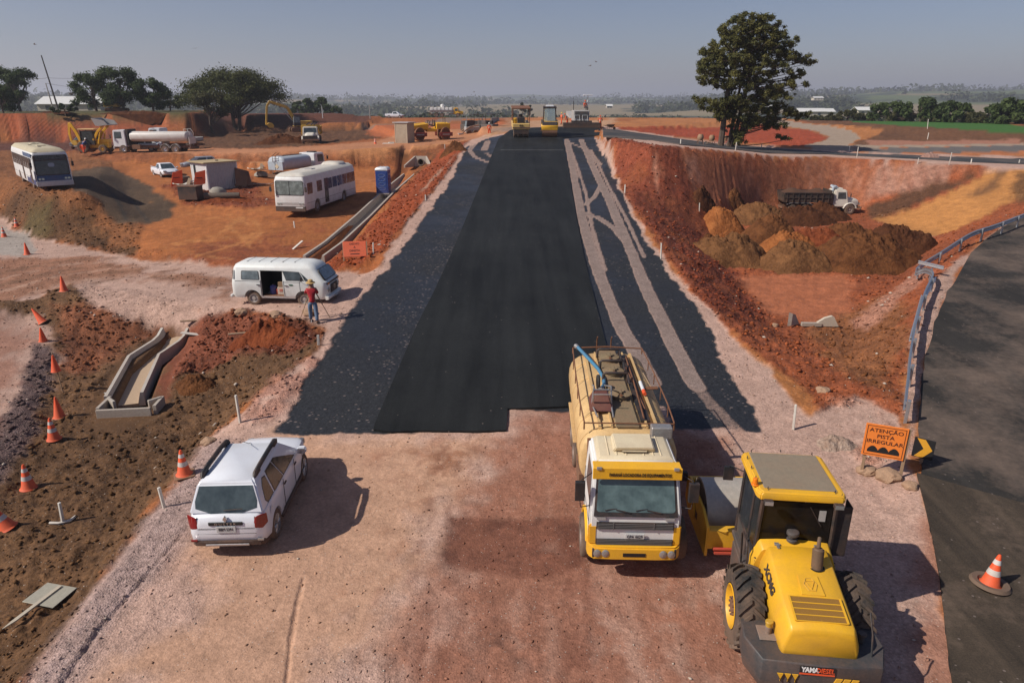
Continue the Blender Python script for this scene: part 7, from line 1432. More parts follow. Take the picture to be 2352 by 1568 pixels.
def dark_machine(label, loc, yaw):
    t = thing('road_machine', label, 'road machine', loc, yaw); 
    for x in (-1.1, 1.1):
        for s in (-1, 1): wheel(t, x, s*.8, .5, .35, m_cham, .5)
    b = MB(); b.bb(-1.6, 1.7, -.7, .7, .6, 1.5); b.build('body', M('machine_dark', (.09, .085, .08), .6, dirt=.3), t, bevel=.06); b = MB(); b.bb(-.2, 1.6, -.6, .6, 1.5, 2.0); b.build('engine_hood', m_grey, t, bevel=.05)
    b = MB()
    for x in (-1.4, -.1):
        for y in (-.6, .6): b.tube([(x, y, 1.5), (x, y, 2.9)], .035, 5)
    b.bb(-1.6, .1, -.75, .75, 2.88, 2.96); b.build('canopy', m_black, t); b = MB(); b.box((-.7, 0, 1.75), (.5, .5, .5)); b.build('seat', m_black, t, bevel=.05); b = MB(); b.tube([(.8, .3, 2.0), (.8, .3, 2.7)], .05, 6); b.build('exhaust', m_steel, t); return t
dark_machine('dark canopied road machine behind the skid-steer loader', g+Vector((.2, 4.5, 0)), R(160)); dark_machine('grey road machine with dark canopy right behind the two men in grey', g+Vector((2.6, 3.4, .05)), R(140))
person('man in grey shirt and dark trousers standing by the parked road machines', P(1102, 304, 5.0), R(-60), m_gcl, m_dcl, m_dcl); person('man in dark blue clothes standing by the parked road machines', P(1109, 305, 5.0), R(200), m_bcl, m_dcl, m_dcl)
person('lone worker in orange overalls and white helmet walking at the road edge', P(1124, 313, 5.0), R(-80), m_or, m_or, m_whl, vest=m_refl)
# booth, shed, toilet
def corrug(nm, a, b_, z0, z1, mat, par, pitch=.17, dep=.03):
    a, b_ = Vector(a), Vector(b_); L = (b_-a).length; d = (b_-a)/L; n = Vector((d.y, -d.x, 0)); k = int(L/pitch); pts = []
    for i in range(k*4+1):
        o = dep*(1 if i % 4 in (1, 2) else 0); pts.append(a+d*(L*i/(k*4))+n*o)
    m = MB(); m.loft([[(p.x, p.y, z0) for p in pts]+[(p.x-n.x*.06, p.y-n.y*.06, z0) for p in reversed(pts)], [(p.x, p.y, z1) for p in pts]+[(p.x-n.x*.06, p.y-n.y*.06, z1) for p in reversed(pts)]]); return m.build(nm, mat, par, smooth=0)
m_zinc = M('zinc', (.42, .42, .43), .55, .1, dirt=.15, var=.15, low=1.2); m_zincw = M('zinc_white', (.72, .72, .71), .5, dirt=.1, var=.08, low=1.2)
def booth(label, loc, yaw, w, d, h, mat, front, roofm):
    t = thing('site_shed', label, 'shed', loc, yaw); a, b_, c, e = (-w/2, -d/2, 0), (w/2, -d/2, 0), (w/2, d/2, 0), (-w/2, d/2, 0)
    corrug('wall', a, b_, 0, h, mat, t); corrug('wall', b_, c, 0, h, mat, t); corrug('wall', c, e, 0, h, mat, t); corrug('wall', e, a, 0, h, front, t); b = MB()
    b.loft([[(-w/2-.3, -d/2-.15, h), (w/2+.25, -d/2-.15, h), (w/2+.25, d/2+.15, h+.0), (-w/2-.3, d/2+.15, h)], [(-w/2-.3, -d/2-.15, h+.09), (w/2+.25, -d/2-.15, h+.09), (w/2+.25, d/2+.15, h+.09), (-w/2-.3, d/2+.15, h+.09)]]); b.build('roof', roofm, t, bevel=.01)
    for x, y in ((-w/2, -d/2), (w/2, -d/2), (w/2, d/2), (-w/2, d/2)): b = MB(); b.box((x, y, h/2), (.09, .09, h)); b.build('corner_post', front, t)
    return t
t = booth('corrugated metal site shed with flat roof among piled junk in the work yard', P(478, 445, 1.5)+Vector((.2, 1.6, 0)), R(50), 2.9, 2.9, 2.75, m_zinc, m_zincw, M('roof_board', (.40, .31, .17), .8, dirt=.3, var=.15))
b = MB(); b.box((-1.50, .75, 1.9), (.05, .28, 1.2)); b.build('window_slot', m_letb, t); b = MB(); b.box((.2, -.3, 2.88), (.2, .2, .08)); b.build('roof_lump', m_black, t)
booth('narrow corrugated booth beside the yellow yard rollers', P(929, 330, 4.55)+Vector((0, .6, 0)), R(-22), 1.7, 1.7, 2.5, M('booth_beige', (.42, .35, .26), .6, dirt=.25, var=.12), M('booth_beige', (0, 0, 0)), m_zinc)
t = thing('portable_toilet', 'blue portable toilet with white roof standing in the work yard', 'toilet', P(880, 446, 1.75)+Vector((0, .5, 0)), R(-4)); mbl = M('toilet_blue', (.012, .055, .25), .45, dirt=.15, var=.08)
b = MB(); b.bb(-.55, .55, -.55, .55, .06, 2.05); b.build('cabin', mbl, t, bevel=.02); b = MB(); b.bb(-.6, .6, -.6, .6, 0, .09); b.build('skid', m_lgrey, t)
b = MB(); b.loft([[(x, y, 2.05) for x, y in ((-.58, -.58), (.58, -.58), (.58, .58), (-.58, .58))], [(x, y, 2.2) for x, y in ((-.56, -.56), (.56, -.56), (.56, .56), (-.56, .56))], [(x, y, 2.32) for x, y in ((-.42, -.5), (.42, -.5), (.42, .5), (-.42, .5))]])
for x in (-.3, 0, .3): b.box((x, 0, 2.3), (.12, 1.0, .08))
b.build('roof', m_white, t, bevel=.02); b = MB(); b.bb(-.42, .42, -.575, -.55, .12, 1.95); d_ = b.build('door', mbl, t, bevel=.008)
for i, z in enumerate((.35, .75, 1.15, 1.5)): b = MB(); b.tube([(-.32, -.585, z+.12), (-.15, -.59, z), (.15, -.59, z), (.32, -.585, z+.12)], .014, 5); b.tube([(-.32, -.585, z+.18), (-.1, -.59, z+.24), (.1, -.59, z+.24), (.32, -.585, z+.18)], .012, 5); b.build('door_rib', M('rib_pale', (.16, .25, .45), .5), d_)
for s in (-1, 1):
    for z in (.5, .9, 1.3, 1.7): b = MB(); b.box((s*.56, 0, z), (.03, .6, .14)); b.build('side_louvre', m_lgrey if z > 1.5 else mbl, t)

# ---------------------------------------------------------------- soil heaps
def heap(label, px, base, wpx, hpx, mat, seed, group='tipped soil heaps on the pit floor', e=None, asp=.85, sharp=1.0, name='soil_heap', cat='soil heap', clod=1.0, hk=.74):
    g = G(px, base) if e is None else P(px, base, e); rad = span(wpx, g)/2; h = span(hpx, g)/.95; rng = np.random.default_rng(seed)
    n = 58; ang = np.linspace(0, 2*np.pi, 96, endpoint=False); rad_ = np.linspace(0, 1, n); A, Rr = np.meshgrid(ang, rad_)
    edge = 1+.10*np.sin(A*2+seed)+.07*np.sin(A*3+seed*2.1)+.05*np.sin(A*5+seed); X = np.cos(A)*Rr*rad*edge; Y = np.sin(A)*Rr*rad*asp*edge
    cx, cy = g.x, g.y+rad*asp*.8; wx, wy = X+cx, Y+cy
    h = h*hk; Z = h*np.clip(1-Rr**(1.9*sharp), 0, 1)**1.05*(1+.22*fbm(wx, wy, 2.6, 2, .5, seed+9)); cl = (np.abs(fbm(wx, wy, .9, 4, .6, seed))*.52+np.abs(fbm(wx, wy, .32, 3, .6, seed+3))*.30)*clod*np.clip(1.25-Rr, .12, 1)*min(1, h)+fbm(wx, wy, 2.2, 2, .5, seed+5)*.28*h*(1-Rr)
    Z = Z+cl-.12+np.clip(height(wx, wy)-height(np.array([cx]), np.array([cy]))[0], -3, .25)*.9
    co = np.stack([X, Y, Z], -1).reshape(-1, 3); idx = np.arange(n*96).reshape(n, 96); f = np.stack([idx[:-1], np.roll(idx, -1, 1)[:-1], np.roll(idx, -1, 1)[1:], idx[1:]], -1).reshape(-1, 4)[:, ::-1]
    me = bpy.data.meshes.new(name); me.vertices.add(len(co)); me.vertices.foreach_set('co', co.astype(np.float32).ravel()); me.loops.add(f.size); me.loops.foreach_set('vertex_index', np.ascontiguousarray(f).astype(np.int32).ravel()); me.polygons.add(len(f)); me.polygons.foreach_set('loop_start', np.arange(0, f.size, 4, dtype=np.int32)); me.polygons.foreach_set('loop_total', np.full(len(f), 4, np.int32)); me.update(calc_edges=True); me.validate()
    me.polygons.foreach_set('use_smooth', np.ones(len(me.polygons), bool)); o = mesh_obj(name, me, mat); o.location = (cx, cy, min(Hh(cx, cy), g.z+.35)); tag(o, label, cat, group); return o
def soilmat(name, c0, c1):
    m, t, b = newmat(name); tc = N(t, 'ShaderNodeTexCoord'); co = tc.outputs['Object']; a = noise(t, co, 1.1, 4, .65); f = noise(t, co, 7, 4, .75)
    c = mixc(t, mapr(t, math_(t, 'ADD', a, math_(t, 'MULTIPLY', f, .7)), .62, 1.05), c0, c1); t.links.new(c, b.inputs['Base Color']); b.inputs['Roughness'].default_value = .95; b.inputs['Specular IOR Level'].default_value = .1; bump(t, b, math_(t, 'ADD', f, noise(t, co, 2.5, 3, .7)), .12, 1.0); return m
sm = [soilmat('heap_brown', (.065, .025, .011), (.19, .075, .028)), soilmat('heap_red', (.12, .028, .012), (.27, .075, .028)), soilmat('heap_dark', (.045, .017, .009), (.12, .046, .02)), soilmat('heap_orange', (.19, .06, .018), (.38, .14, .045)), soilmat('heap_tan', (.09, .040, .017), (.24, .11, .045))]
HP = [(1625, 492, 86, 44, 2, 'dark soil heap, farthest left of the pit heaps beside a thin stake'), (1700, 508, 120, 56, 0, 'brown heap behind the tan-topped heap at the left of the pit'), (1762, 520, 130, 54, 4, 'tan-crowned heap left of the black-bed dump truck'), (1850, 520, 130, 52, 2, 'dark heap directly in front of the black-bed dump truck'), (1905, 508, 110, 40, 2, 'dark heap under the dump truck cab'),
      (1668, 550, 120, 66, 3, 'orange-brown heap against the left slope of the pit'), (1785, 562, 140, 66, 0, 'brown heap in the middle of the pit heaps'), (1690, 618, 190, 84, 4, 'large tan-brown heap at the front left of the pit floor'), (1968, 566, 130, 56, 0, 'brown heap with white stake before the ochre ramp'), (2085, 592, 150, 82, 2, 'tall dark heap at the right end of the pit heaps'),
      (1890, 584, 150, 56, 1, 'red cloddy heap in the centre of the pit heaps'), (1830, 596, 140, 64, 3, 'bright orange heap between the two front heaps'), (1850, 628, 180, 66, 4, 'cloddy brown heap at the front centre of the pit floor'), (1930, 618, 60, 30, 1, 'low red heap between the front heaps'), (2020, 628, 220, 104, 0, 'largest brown heap at the front right of the pit floor'), (1645, 586, 80, 44, 0, 'small brown heap at the toe of the left slope')]
for i, (px, bs, wd, hh, k, lb) in enumerate(HP): heap(lb, px, bs, wd*1.26, hh, sm[k], 100+i, asp=.8)
heap('conical spoil heap standing at the corner of the road embankment', 1040, 352, 72, 28, sm[0], 130, None, asp=.6); heap('small cone of pink gravel beside the cross road', 2143, 364, 50, 20, soilmat('heap_gravel', (.25, .14, .11), (.42, .26, .21)), 131, None, asp=.6)
heap('mound of dark soil beneath the yellow excavator bucket', 640, 332, 150, 24, sm[2], 132, None, asp=.6); heap('mound of loose red clods left of the surveyor', 600, 800, 190, 42, sm[1], 134, None, asp=.55, clod=1.6); heap('red clod mound beside the near concrete drain', 430, 905, 120, 34, sm[0], 135, None, asp=.9, clod=1.5)
heap('spoil mound the junk lies on in front of the shed', 495, 468, 200, 12, sm[1], 136, None, asp=.7); heap('grey-white cement lump beside the near drain', 238, 908, 44, 12, soilmat('cement_pile', (.22, .21, .20), (.5, .5, .48)), 137, None, asp=.8, clod=1.5)
heap('red clod bank under the leaning orange sign', 790, 618, 110, 16, sm[1], 138, None, asp=.7, clod=1.5); heap('tan rubble heap by the near road signs', 1935, 1040, 110, 26, soilmat('heap_rubble', (.24, .15, .11), (.5, .38, .30)), 139, None, asp=.8, clod=1.8)
heap('soil windrow along the ridge behind the excavator', 300, 262, 150, 8, sm[2], 140, None, e=7.6, asp=.3); heap('soil windrow on the ridge left of the excavator', 120, 262, 100, 7, sm[2], 141, None, e=7.6, asp=.3)

# ---------------------------------------------------------------- concrete
def ditch(label, pts, e, wd, dep, th, mat, lip=.06):
    t = thing('concrete_drain', label, 'drain', tuple(G(*pts[0]))); o0 = Vector(t.location)
    w_ = [G(x, y) for x, y in pts]; W3 = []
    for i in range(len(w_)-1):
        for k in range(6): W3.append(w_[i].lerp(w_[i+1], k/6))
    W3.append(w_[-1]); hs = [e(p) for p in W3]
    def strip(nm, offs, m_):
        b = MB(); secs_ = []
        for i, p in enumerate(W3):
            d = (W3[min(i+1, len(W3)-1)]-W3[max(i-1, 0)]); d.z = 0; d.normalize(); n = Vector((d.y, -d.x, 0)); secs_.append([Vector((p.x, p.y, hs[i]))+n*a+Vector((0, 0, z))-o0 for a, z in offs])
        b.loft(secs_); return b.build(nm, m_, t, smooth=0)
    h = wd/2
    strip('side_wall', [(-h-th, -dep-.1), (-h-th, lip), (-h, lip), (-h+.12, -dep), (-h+.12, -dep-.1)], mat); strip('side_wall', [(h+th, -dep-.1), (h-.12, -dep-.1), (h-.12, -dep), (h, lip), (h+th, lip)], mat); strip('floor_slab', [(-h+.1, -dep-.1), (-h+.1, -dep+.01), (h-.1, -dep+.01), (h-.1, -dep-.1)], M('drain_floor', (.46, .36, .25), .9, dirt=.3, var=.12)); return t
ditch('long straight concrete drain running up beside the road embankment', [(722, 606), (790, 555), (835, 513), (895, 452), (940, 402)], lambda p: float(smooth_h(np.array([p.x]), np.array([p.y]))[0])+.10, 1.0, .42, .14, m_conc, .06)
dr_ = ditch('bent concrete drain channel in the brown spoil at lower left', [(405, 775), (335, 840), (292, 945)], lambda p: float(smooth_h(np.array([p.x]), np.array([p.y]))[0])+.12, 1.05, .36, .11, M('conc_light', (.47, .44, .39), .9, dirt=.25, var=.12, scale=1.5, low=.2), .06)
o = Vector(dr_.location); c0 = G(292, 952)-o; b = MB(); b.box(c0+Vector((0, -.15, .12)), (1.75, .10, .36), rot=(0, 0, .12)); b.box(c0+Vector((-.93, .35, .12)), (.12, 1.0, .42), rot=(0, 0, .12)); b.box(c0+Vector((.90, .45, .12)), (.12, .8, .42), rot=(0, 0, .12)); b.box(c0+Vector((.72, .55, .16)), (.45, .1, .42), rot=(0, 0, .9)); b.box(c0+Vector((-.72, .45, .16)), (.45, .1, .42), rot=(0, 0, -.7)); b.build('outlet_box', m_conc, dr_, bevel=.01)
def culvert(label, px, py, w_, hh, yaw, pipe=True):
    g = G(px, py); t = thing('culvert_head', label, 'culvert', g, yaw); b = MB()
    if pipe:
        r_ = hh*.30; zc = hh*.40; out = [(-w_*.5, -.1), (-w_*.28, hh), (w_*.28, hh), (w_*.5, -.1)]; b.prism(out, .0, .18, 'y'); c = MB(); c.cyl((0, -.4, zc), (0, .6, zc), r_*.98, n=28); b.build('head_wall', m_conc, t, cuts=[c], smooth=0)
        b = MB(); b.lathe([(r_, -.12), (r_*1.2, -.12), (r_*1.2, .3), (r_, 1.2), (r_*.9, 1.2)], (0, 0, zc), 'y', 28); b.lathe([(r_, -.12), (r_*.96, 1.4), (.001, 1.4)], (0, 0, zc), 'y', 28); b.build('pipe', M('pipe_dark', (.20, .17, .14), .9), t)
        for s in (-1, 1): b = MB(); b.loft([[(s*w_*.30, 0, -.1), (s*w_*.36, 0, -.1), (s*w_*.31, 0, hh), (s*w_*.25, 0, hh)], [(s*w_*.62, -1.3, -.1), (s*w_*.68, -1.3, -.1), (s*w_*.68, -1.3, hh*.15), (s*w_*.62, -1.3, hh*.15)]]); b.build('wing_wall', m_conc, t)
    else:
        b.prism([(-w_*.2, 0), (-w_*.2, .16), (w_*.2, .16), (w_*.2, 0)], -.1, .1, 'y'); b.build('apron', m_conc, t)
        b = MB(); b.prism([(w_*.12, .0), (w_*.12, .18), (w_*.26, hh*.8), (w_*.40, hh), (w_*.44, hh*.92), (w_*.56, 0)], -.05, .12, 'y'); b.build('wing_wall', M('conc_pale', (.52, .47, .38), .9, dirt=.2), t); b = MB(); b.loft([[(-w_*.5, -.1, 0), (-w_*.42, -.1, 0), (-w_*.42, -.1, hh*1.2), (-w_*.5, -.1, hh*1.3)], [(-w_*.28, .3, 0), (-w_*.20, .3, 0), (-w_*.3, .3, hh*.9), (-w_*.38, .3, hh)]]); b.build('wing_wall', m_conc, t)
culvert('concrete culvert head with dark round pipe at the foot of the bank', 967, 384, 2.3, 1.05, R(-8)); culvert('small pale concrete culvert mouth half buried at the bottom of the pit', 1862, 752, 2.3, .52, R(-4), False)
g0, g1 = G(1128, 286), G(1156, 272); t = thing('concrete_barrier', 'grey concrete barrier block at the crest left of the pneumatic roller', 'barrier', g0); d = Vector((1.2, 9.5, -.0)); b = MB(); pr = [(-.32, 0), (-.28, .25), (-.13, .45), (-.1, 1.0), (.1, 1.0), (.13, .45), (.28, .25), (.32, 0)]; b.loft([[(x, 0, z*1.1) for x, z in pr], [(x+d.x, d.y, z*1.1) for x, z in pr]]); b.build('barrier_body', m_conc, t, bevel=.02)

# ---------------------------------------------------------------- guard rail
m_galv = M('galvanised', (.42, .45, .48), .35, .75, dirt=.15, var=.1)
GR = [(2074, 950, .02), (2082, 880, .1), (2092, 800, .5), (2106, 730, .7), (2124, 672, .8), (2142, 632, .85), (2128, 608, .85), (2110, 600, .9), (2112, 588, .95), (2130, 578, 1.0), (2170, 566, 1.1), (2230, 540, 1.3), (2290, 512, 1.7), (2352, 484, 2.0), (2420, 455, 2.3)]
def wbeam(b, pts, hgt, h=.31, amp=.045):
    prof = [(0, -.5), (1, -.38), (1, -.22), (0, -.08), (0, .08), (1, .22), (1, .38), (0, .5)]; sec = []
    for i, p in enumerate(pts):
        d = (pts[min(i+1, len(pts)-1)]-pts[max(i-1, 0)]); d.z = 0; d.normalize(); n = Vector((d.y, -d.x, 0)); f = [p+n*(a*amp)+Vector((0, 0, hgt+z*h)) for a, z in prof]; k = [p+n*(a*amp-.022)+Vector((0, 0, hgt+z*h)) for a, z in reversed(prof)]; sec.append(f+k)
    b.loft(sec)
t = thing('guard_rail', 'galvanised guard rail curving along the edge of the right-hand road', 'guard rail', (0, 0, 0))
GP = []
for x, y, e in GR:
    p = P(x, y, e+.6); GP.append(Vector((p.x, p.y, Hh(p.x, p.y))))
t.location = GP[0]; O = GP[0].copy(); dense = []
for i in range(len(GP)-1):
    p0, p1, p2, p3 = GP[max(i-1, 0)], GP[i], GP[i+1], GP[min(i+2, len(GP)-1)]
    for k in range(5): u = k/5; dense.append(.5*((2*p1)+(-p0+p2)*u+(2*p0-5*p1+4*p2-p3)*u*u+(-p0+3*p1-3*p2+p3)*u**3)-O)
dense.append(GP[-1]-O); b = MB(); wbeam(b, dense[:18], .58); b.build('rail_beam', m_galv, t, smooth=40); b = MB(); wbeam(b, dense[24:], .62); b.build('rail_beam', m_galv, t, smooth=40); b = MB(); wbeam(b, dense[17:25], .60); b.build('rail_beam', m_galv, t, smooth=40)
acc = 0; last = dense[0]; nxt = 0
for i, p in enumerate(dense):
    acc += (p-last).length; last = p
    if acc >= nxt:
        nxt = acc+2.6; d = (dense[min(i+1, len(dense)-1)]-dense[max(i-1, 0)]); a = math.atan2(d.y, d.x); b = MB(); b.box(p+Vector((.10*math.sin(a), -.10*math.cos(a), .3))*1, (.14, .09, .95), rot=(0, 0, a)); b.build('rail_post', m_galv, t, bevel=.006)
for (pa, pb, lb) in (((2110, 602), (2168, 616), 'loose guard-rail length lying across the kink in the rail'), ((2090, 778), (2116, 682), 'short loose rail piece propped on the near side of the guard rail'), ((2120, 690), (2148, 640), 'upper loose rail piece leaning along the bent guard rail')):
    a, c = P(pa[0], pa[1], 1.15 if pa[1] > 650 else 1.5), P(pb[0], pb[1], 1.3 if pa[1] > 650 else 1.5); b = MB(); wbeam(b, [Vector((0, 0, 0)), (c-a)/2, c-a], 0, .2); o = b.build('loose_rail', M('galv_bright', (.62, .64, .66), .3, .7, dirt=.1), smooth=40); o.location = a; tag(o, lb, 'rail', 'loose rail pieces')

# ---------------------------------------------------------------- signs
m_sign = M('sign_orange', (.82, .22, .03), .55, dirt=.15, var=.05)
g = P(1978, 1088, .05); g2 = P(2066, 1104, .05); dv = g2-g; yw = math.atan2(dv.y, dv.x); t = thing('road_sign', 'orange warning sign on two wooden posts reading ATENÇÃO PISTA IRREGULAR', 'sign', g, yw); L = dv.length
for x in (0, L): b = MB(); b.box((x, .03, .72), (.075, .05, 1.55)); b.build('post', m_wood, t, bevel=.005)
sz0, sz1 = .60, 1.52; xa, xb = -.10, L-.02; b = MB(); b.bb(xa, xb, -.03, 0, sz0, sz1); bd = b.build('board', m_sign, t, bevel=.006)
sq = [(xa, -.03, sz0), (xb, -.03, sz0), (xb, -.03, sz1), (xa, -.03, sz1)]; m_ink = M('sign_ink', (.045, .012, .01), .6, dirt=0); b = MB()
for uv in ((.05, .95, .05, .065), (.05, .95, .935, .95), (.045, .06, .05, .95), (.94, .955, .05, .95)): panel(b, sq, uv, .003, .003)
b.build('border', m_ink, bd)
for tx, v in (('ATENÇÃO', .815), ('PISTA', .64), ('IRREGULAR', .465)): text_on(bd, sq, tx, .145, .5, v, m_ink, .003, 1.15, .0015, name='lettering')
bumps = [(.12, .13)]+[(.12+.76*i/48, .20+.13*max(0, math.sin(math.pi*3*i/48-math.pi*0) if (i//16) % 2 == 0 else -math.sin(math.pi*3*i/48))**.8) for i in range(49)]+[(.88, .13)]; b = MB(); panel(b, sq, bumps, .004, .004); b.build('bump_symbol', m_letb, bd)
g = P(2112, 1077, .05); t = thing('chevron_sign', 'black chevron board with yellow arrow on a wooden post beside the orange sign', 'sign', g, yw-R(16)); b = MB(); b.box((0, .03, .36), (.07, .05, .85)); b.build('post', m_wood, t); b = MB(); b.bb(-.26, .24, -.02, 0, .34, .92); bd = b.build('board', m_letb, t, bevel=.004); cq = [(-.26, -.02, .34), (.24, -.02, .34), (.24, -.02, .92), (-.26, -.02, .92)]; b = MB(); panel(b, cq, [(.12, .04), (.52, .04), (.92, .5), (.52, .96), (.12, .96), (.50, .5)], .003, .003); b.build('chevron', M('chevron_yellow', (.62, .30, .02), .5, dirt=.1), bd)
g = G(815, 605); t = thing('road_sign', 'orange sign board leaning back on the red clods beside the drain', 'sign', g+Vector((0, .2, .25)), R(12), rot=(R(-28), 0, R(12))); b = MB(); b.bb(-.62, .62, -.02, .01, -.1, .78); bd = b.build('board', M('sign_salmon', (.72, .13, .05), .6, dirt=.15), t, bevel=.006); fq = [(-.62, -.02, -.1), (.62, -.02, -.1), (.62, -.02, .78), (-.62, -.02, .78)]
for tx, v in (('DESVIO', .82), ('A', .60), ('DIREITA', .38)): text_on(bd, fq, tx, .16, .5, v, m_ink, .003, 1.0, .001, name='lettering')
b = MB(); panel(b, fq, (.3, .7, .14, .20), .004, .003); b.build('underline', m_ink, bd)
for x in (-.62, .66): b = MB(); b.box((x, .02, .2), (.06, .05, 1.1)); b.build('post', m_wood, t)
g = G(98, 1400); t = thing('fallen_sign', 'fallen sign lying face down with its pale wooden stake on top, lower left', 'sign', g+Vector((.05, .2, .13)), rot=(R(4), R(3), R(-8))); b = MB(); b.prism([(-.40, -.26), (.34, -.30), (.42, .30), (-.30, .32)], 0, .02, 'z'); b.build('board', M('sign_back', (.42, .44, .36), .45, .2, dirt=.3), t, bevel=.006); b = MB(); b.loft([[(.02, .26, .02), (.10, .26, .02), (.10, .26, .05), (.02, .26, .05)], [(-.17, -.75, .02), (-.09, -.75, .02), (-.09, -.75, .05), (-.17, -.75, .05)], [(-.20, -.98, .03), (-.19, -.98, .03), (-.19, -.98, .04), (-.20, -.98, .04)]]); b.build('stake', M('pale_wood', (.5, .46, .36), .8, dirt=.2), t)

# ---------------------------------------------------------------- cones
def cone(name, bands=2, base=True, h=.75, wide=.19):
    t = thing(name, 'cone', 'traffic cone'); b = MB(); f = lambda z: .03+(wide-.03)*(1-z/h)
    b.lathe([(wide+.035, .03), (wide+.01, .055), (f(.09), .09), (f(h-.03), h-.03), (.022, h), (.001, h)], (0, 0, 0), 'z', 24); b.build('cone_body', m_orange, t, smooth=45)
    for z0, z1 in ((.30, .42), (.54, .64))[:bands]: b = MB(); b.lathe([(f(z0)+.004, z0), (f(z1)+.004, z1)], (0, 0, 0), 'z', 24); b.build('white_band', m_band, t)
    if base: b = MB(); b.prism([(-.26, -.2), (-.2, -.26), (.2, -.26), (.26, -.2), (.26, .2), (.2, .26), (-.2, .26), (-.26, .2)], 0, .035, 'z'); b.build('base', M('cone_base', (.20, .12, .07), .8, dirt=.4), t, bevel=.008)
    return t
def lab(t, g, yaw, label, grp='traffic cones around the site', sc=1.0, rot=None): t.location = g; t.rotation_euler = rot or (0, 0, yaw); t['label'] = label; t['group'] = grp; t.scale = (sc,)*3; return t
cA = lab(cone('traffic_cone'), P(424, 1090, .02), .5, 'striped orange cone on a brown base standing just left of the white suv', sc=1.0)
cB = lab(cone('traffic_cone', 2, False), G(67, 1122), 0, 'tall striped cone without base on the brown spoil at the far left', rot=(0, 0, 0))
cC = lab(cone('traffic_cone', 0, True, .8), G(148, 672), 0, 'plain faded orange cone alone above the gravel bank')
for src, px, py, lb, rot, sc in ((cB, 126, 1014, 'striped cone at the corner of the brown spoil below the drain box', (0, 0, 1), 1), (cB, 22, 1214, 'leaning striped cone cut near the left edge', (.1, -.35, 0), 1), (cC, 138, 962, 'plain narrow cone left of the drain outlet box', (0, 0, 2), .95), (cC, 100, 742, 'plain cone tilted to the left beside the gravel road', (0, -.5, 0), 1), (cC, 100, 785, 'crumpled plain cone behind the tilted one', (.2, .15, 0), .9), (cA, 40, 526, 'cone farther along the grey slab at the left', (0, 0, 0), 1), (cA, 10, 544, 'cone nearest the left edge by the grey slab', (0, 0, 0), 1), (cC, 63, 585, 'dull dirty cone at the end of the grey slab', (0, 0, 0), 1), (cA, 862, 331, 'small cone by the corrugated booth', (0, 0, 0), 1)):
    dup(src, G(px, py)+Vector((0, 0, -.02)), rot, lb, sc)
t = dup(cA, P(2272, 1345, .05), (0, .10, .4), 'orange cone with one wide band sunk in an old tyre on the right road'); b = MB(); b.lathe([(.20, .02), (.34, .02), (.38, .06), (.34, .12), (.24, .11), (.20, .02)], (0, 0, 0), 'z', 26); b.build('tyre_base', m_tyre, t, smooth=50)
pc = thing('cone_on_stick', 'orange cone hung on a thin wooden stick left of the near drain', 'traffic cone', G(146, 905)); b = MB(); b.cyl((0, 0, -.05), (-.10, .05, 1.55), .02, None, 6); b.build('stick', m_wood, pc); b = MB(); b.lathe([(.17, .85), (.15, .88), (.03, 1.45), (.001, 1.46)], (-.07, .0, 0), 'z', 20); b.build('cone_body', m_orange, pc)

# ---------------------------------------------------------------- stakes and posts
m_stake = M('stake_white', (.62, .60, .54), .7, dirt=.25, var=.1); sk0 = None
ST = [(858, 588, 26, 'beside the leaning orange sign'), (677, 524, 14, 'in the yard before the coach'), (1022, 345, 10, 'on the embankment below the compactors'), (978, 462, 12, 'in the pit edge left of the drain'), (1378, 322, 8, 'at the inner corner of the cross road'), (1435, 442, 18, 'on the right road shoulder, second up'), (1518, 594, 34, 'on the right road shoulder, halfway down'), (1822, 985, 58, 'on the pink gravel right of the tank truck'), (552, 972, 66, 'by the gravel edge above the suv'), (378, 1168, 50, 'between the striped cone and the lower left corner'),
      (145, 1200, 52, 'standing in the brown spoil with a bent foot'), (1606, 488, 18, 'at the far left heap of the pit'), (1906, 572, 12, 'among the heaps in the pit centre'), (1689, 347, 18, 'just in front of the pine'), (1748, 343, 12, 'right of the pine'), (1563, 332, 11, 'left of the concrete mixers'), (2180, 378, 26, 'tallest on the cross road edge'), (2108, 374, 12, 'on the cross road edge'), (1950, 352, 12, 'where the two roads join'), (1968, 362, 22, 'at the pit rim under the road fork'), (2130, 296, 20, 'white post at the edge of the green crop'), (2352-222+0, 322, 14, 'on the brown bank below the crop'), (1970, 278, 16, 'by the hedge at the left end of the crop'), (276, 350, 14, 'in front of the backhoe'), (1298, 292, 8, 'beside the paving crew'), (2230, 376, 10, 'right end of the pit rim'), (2340, 376, 8, 'far right on the cross road'), (732, 795, 18, 'tiny brown peg on the gravel below the surveyor'), (628, 405, 10, 'beside the fuel tanker')]
for i, (px, py, hp, lb) in enumerate(ST):
    g = G(px, py); h = span(hp, g)/.93
    if sk0 is None:
        sk0 = MB(); sk0.box((0, 0, .48), (.07, .05, 1.04), taper=(.9, .9)); me_ = sk0.build('marker_stake', m_stake, bevel=.006); tag(me_, 'stake', 'stake', 'survey stakes'); c = me_
    else: c = me_.copy(); COL.objects.link(c)
    c.location = g; c.scale = (1.0 if hp > 20 else 1.4, 1.4, max(.4, h)); c.rotation_euler = (random.uniform(-.06, .06), random.uniform(-.08, .08), random.random()*3); c['label'] = 'white marker stake '+lb
g = G(152, 1196); t = thing('rubble_bar', 'pale curved plastic strip lying at the foot of the stake in the brown spoil', 'debris', g); b = MB(); b.tube([(-.35, -.1, .03), (-.1, -.14, .05), (.12, -.02, .05), (.16, .15, .06)], .035, 6); b.build('strip', m_stake, t)
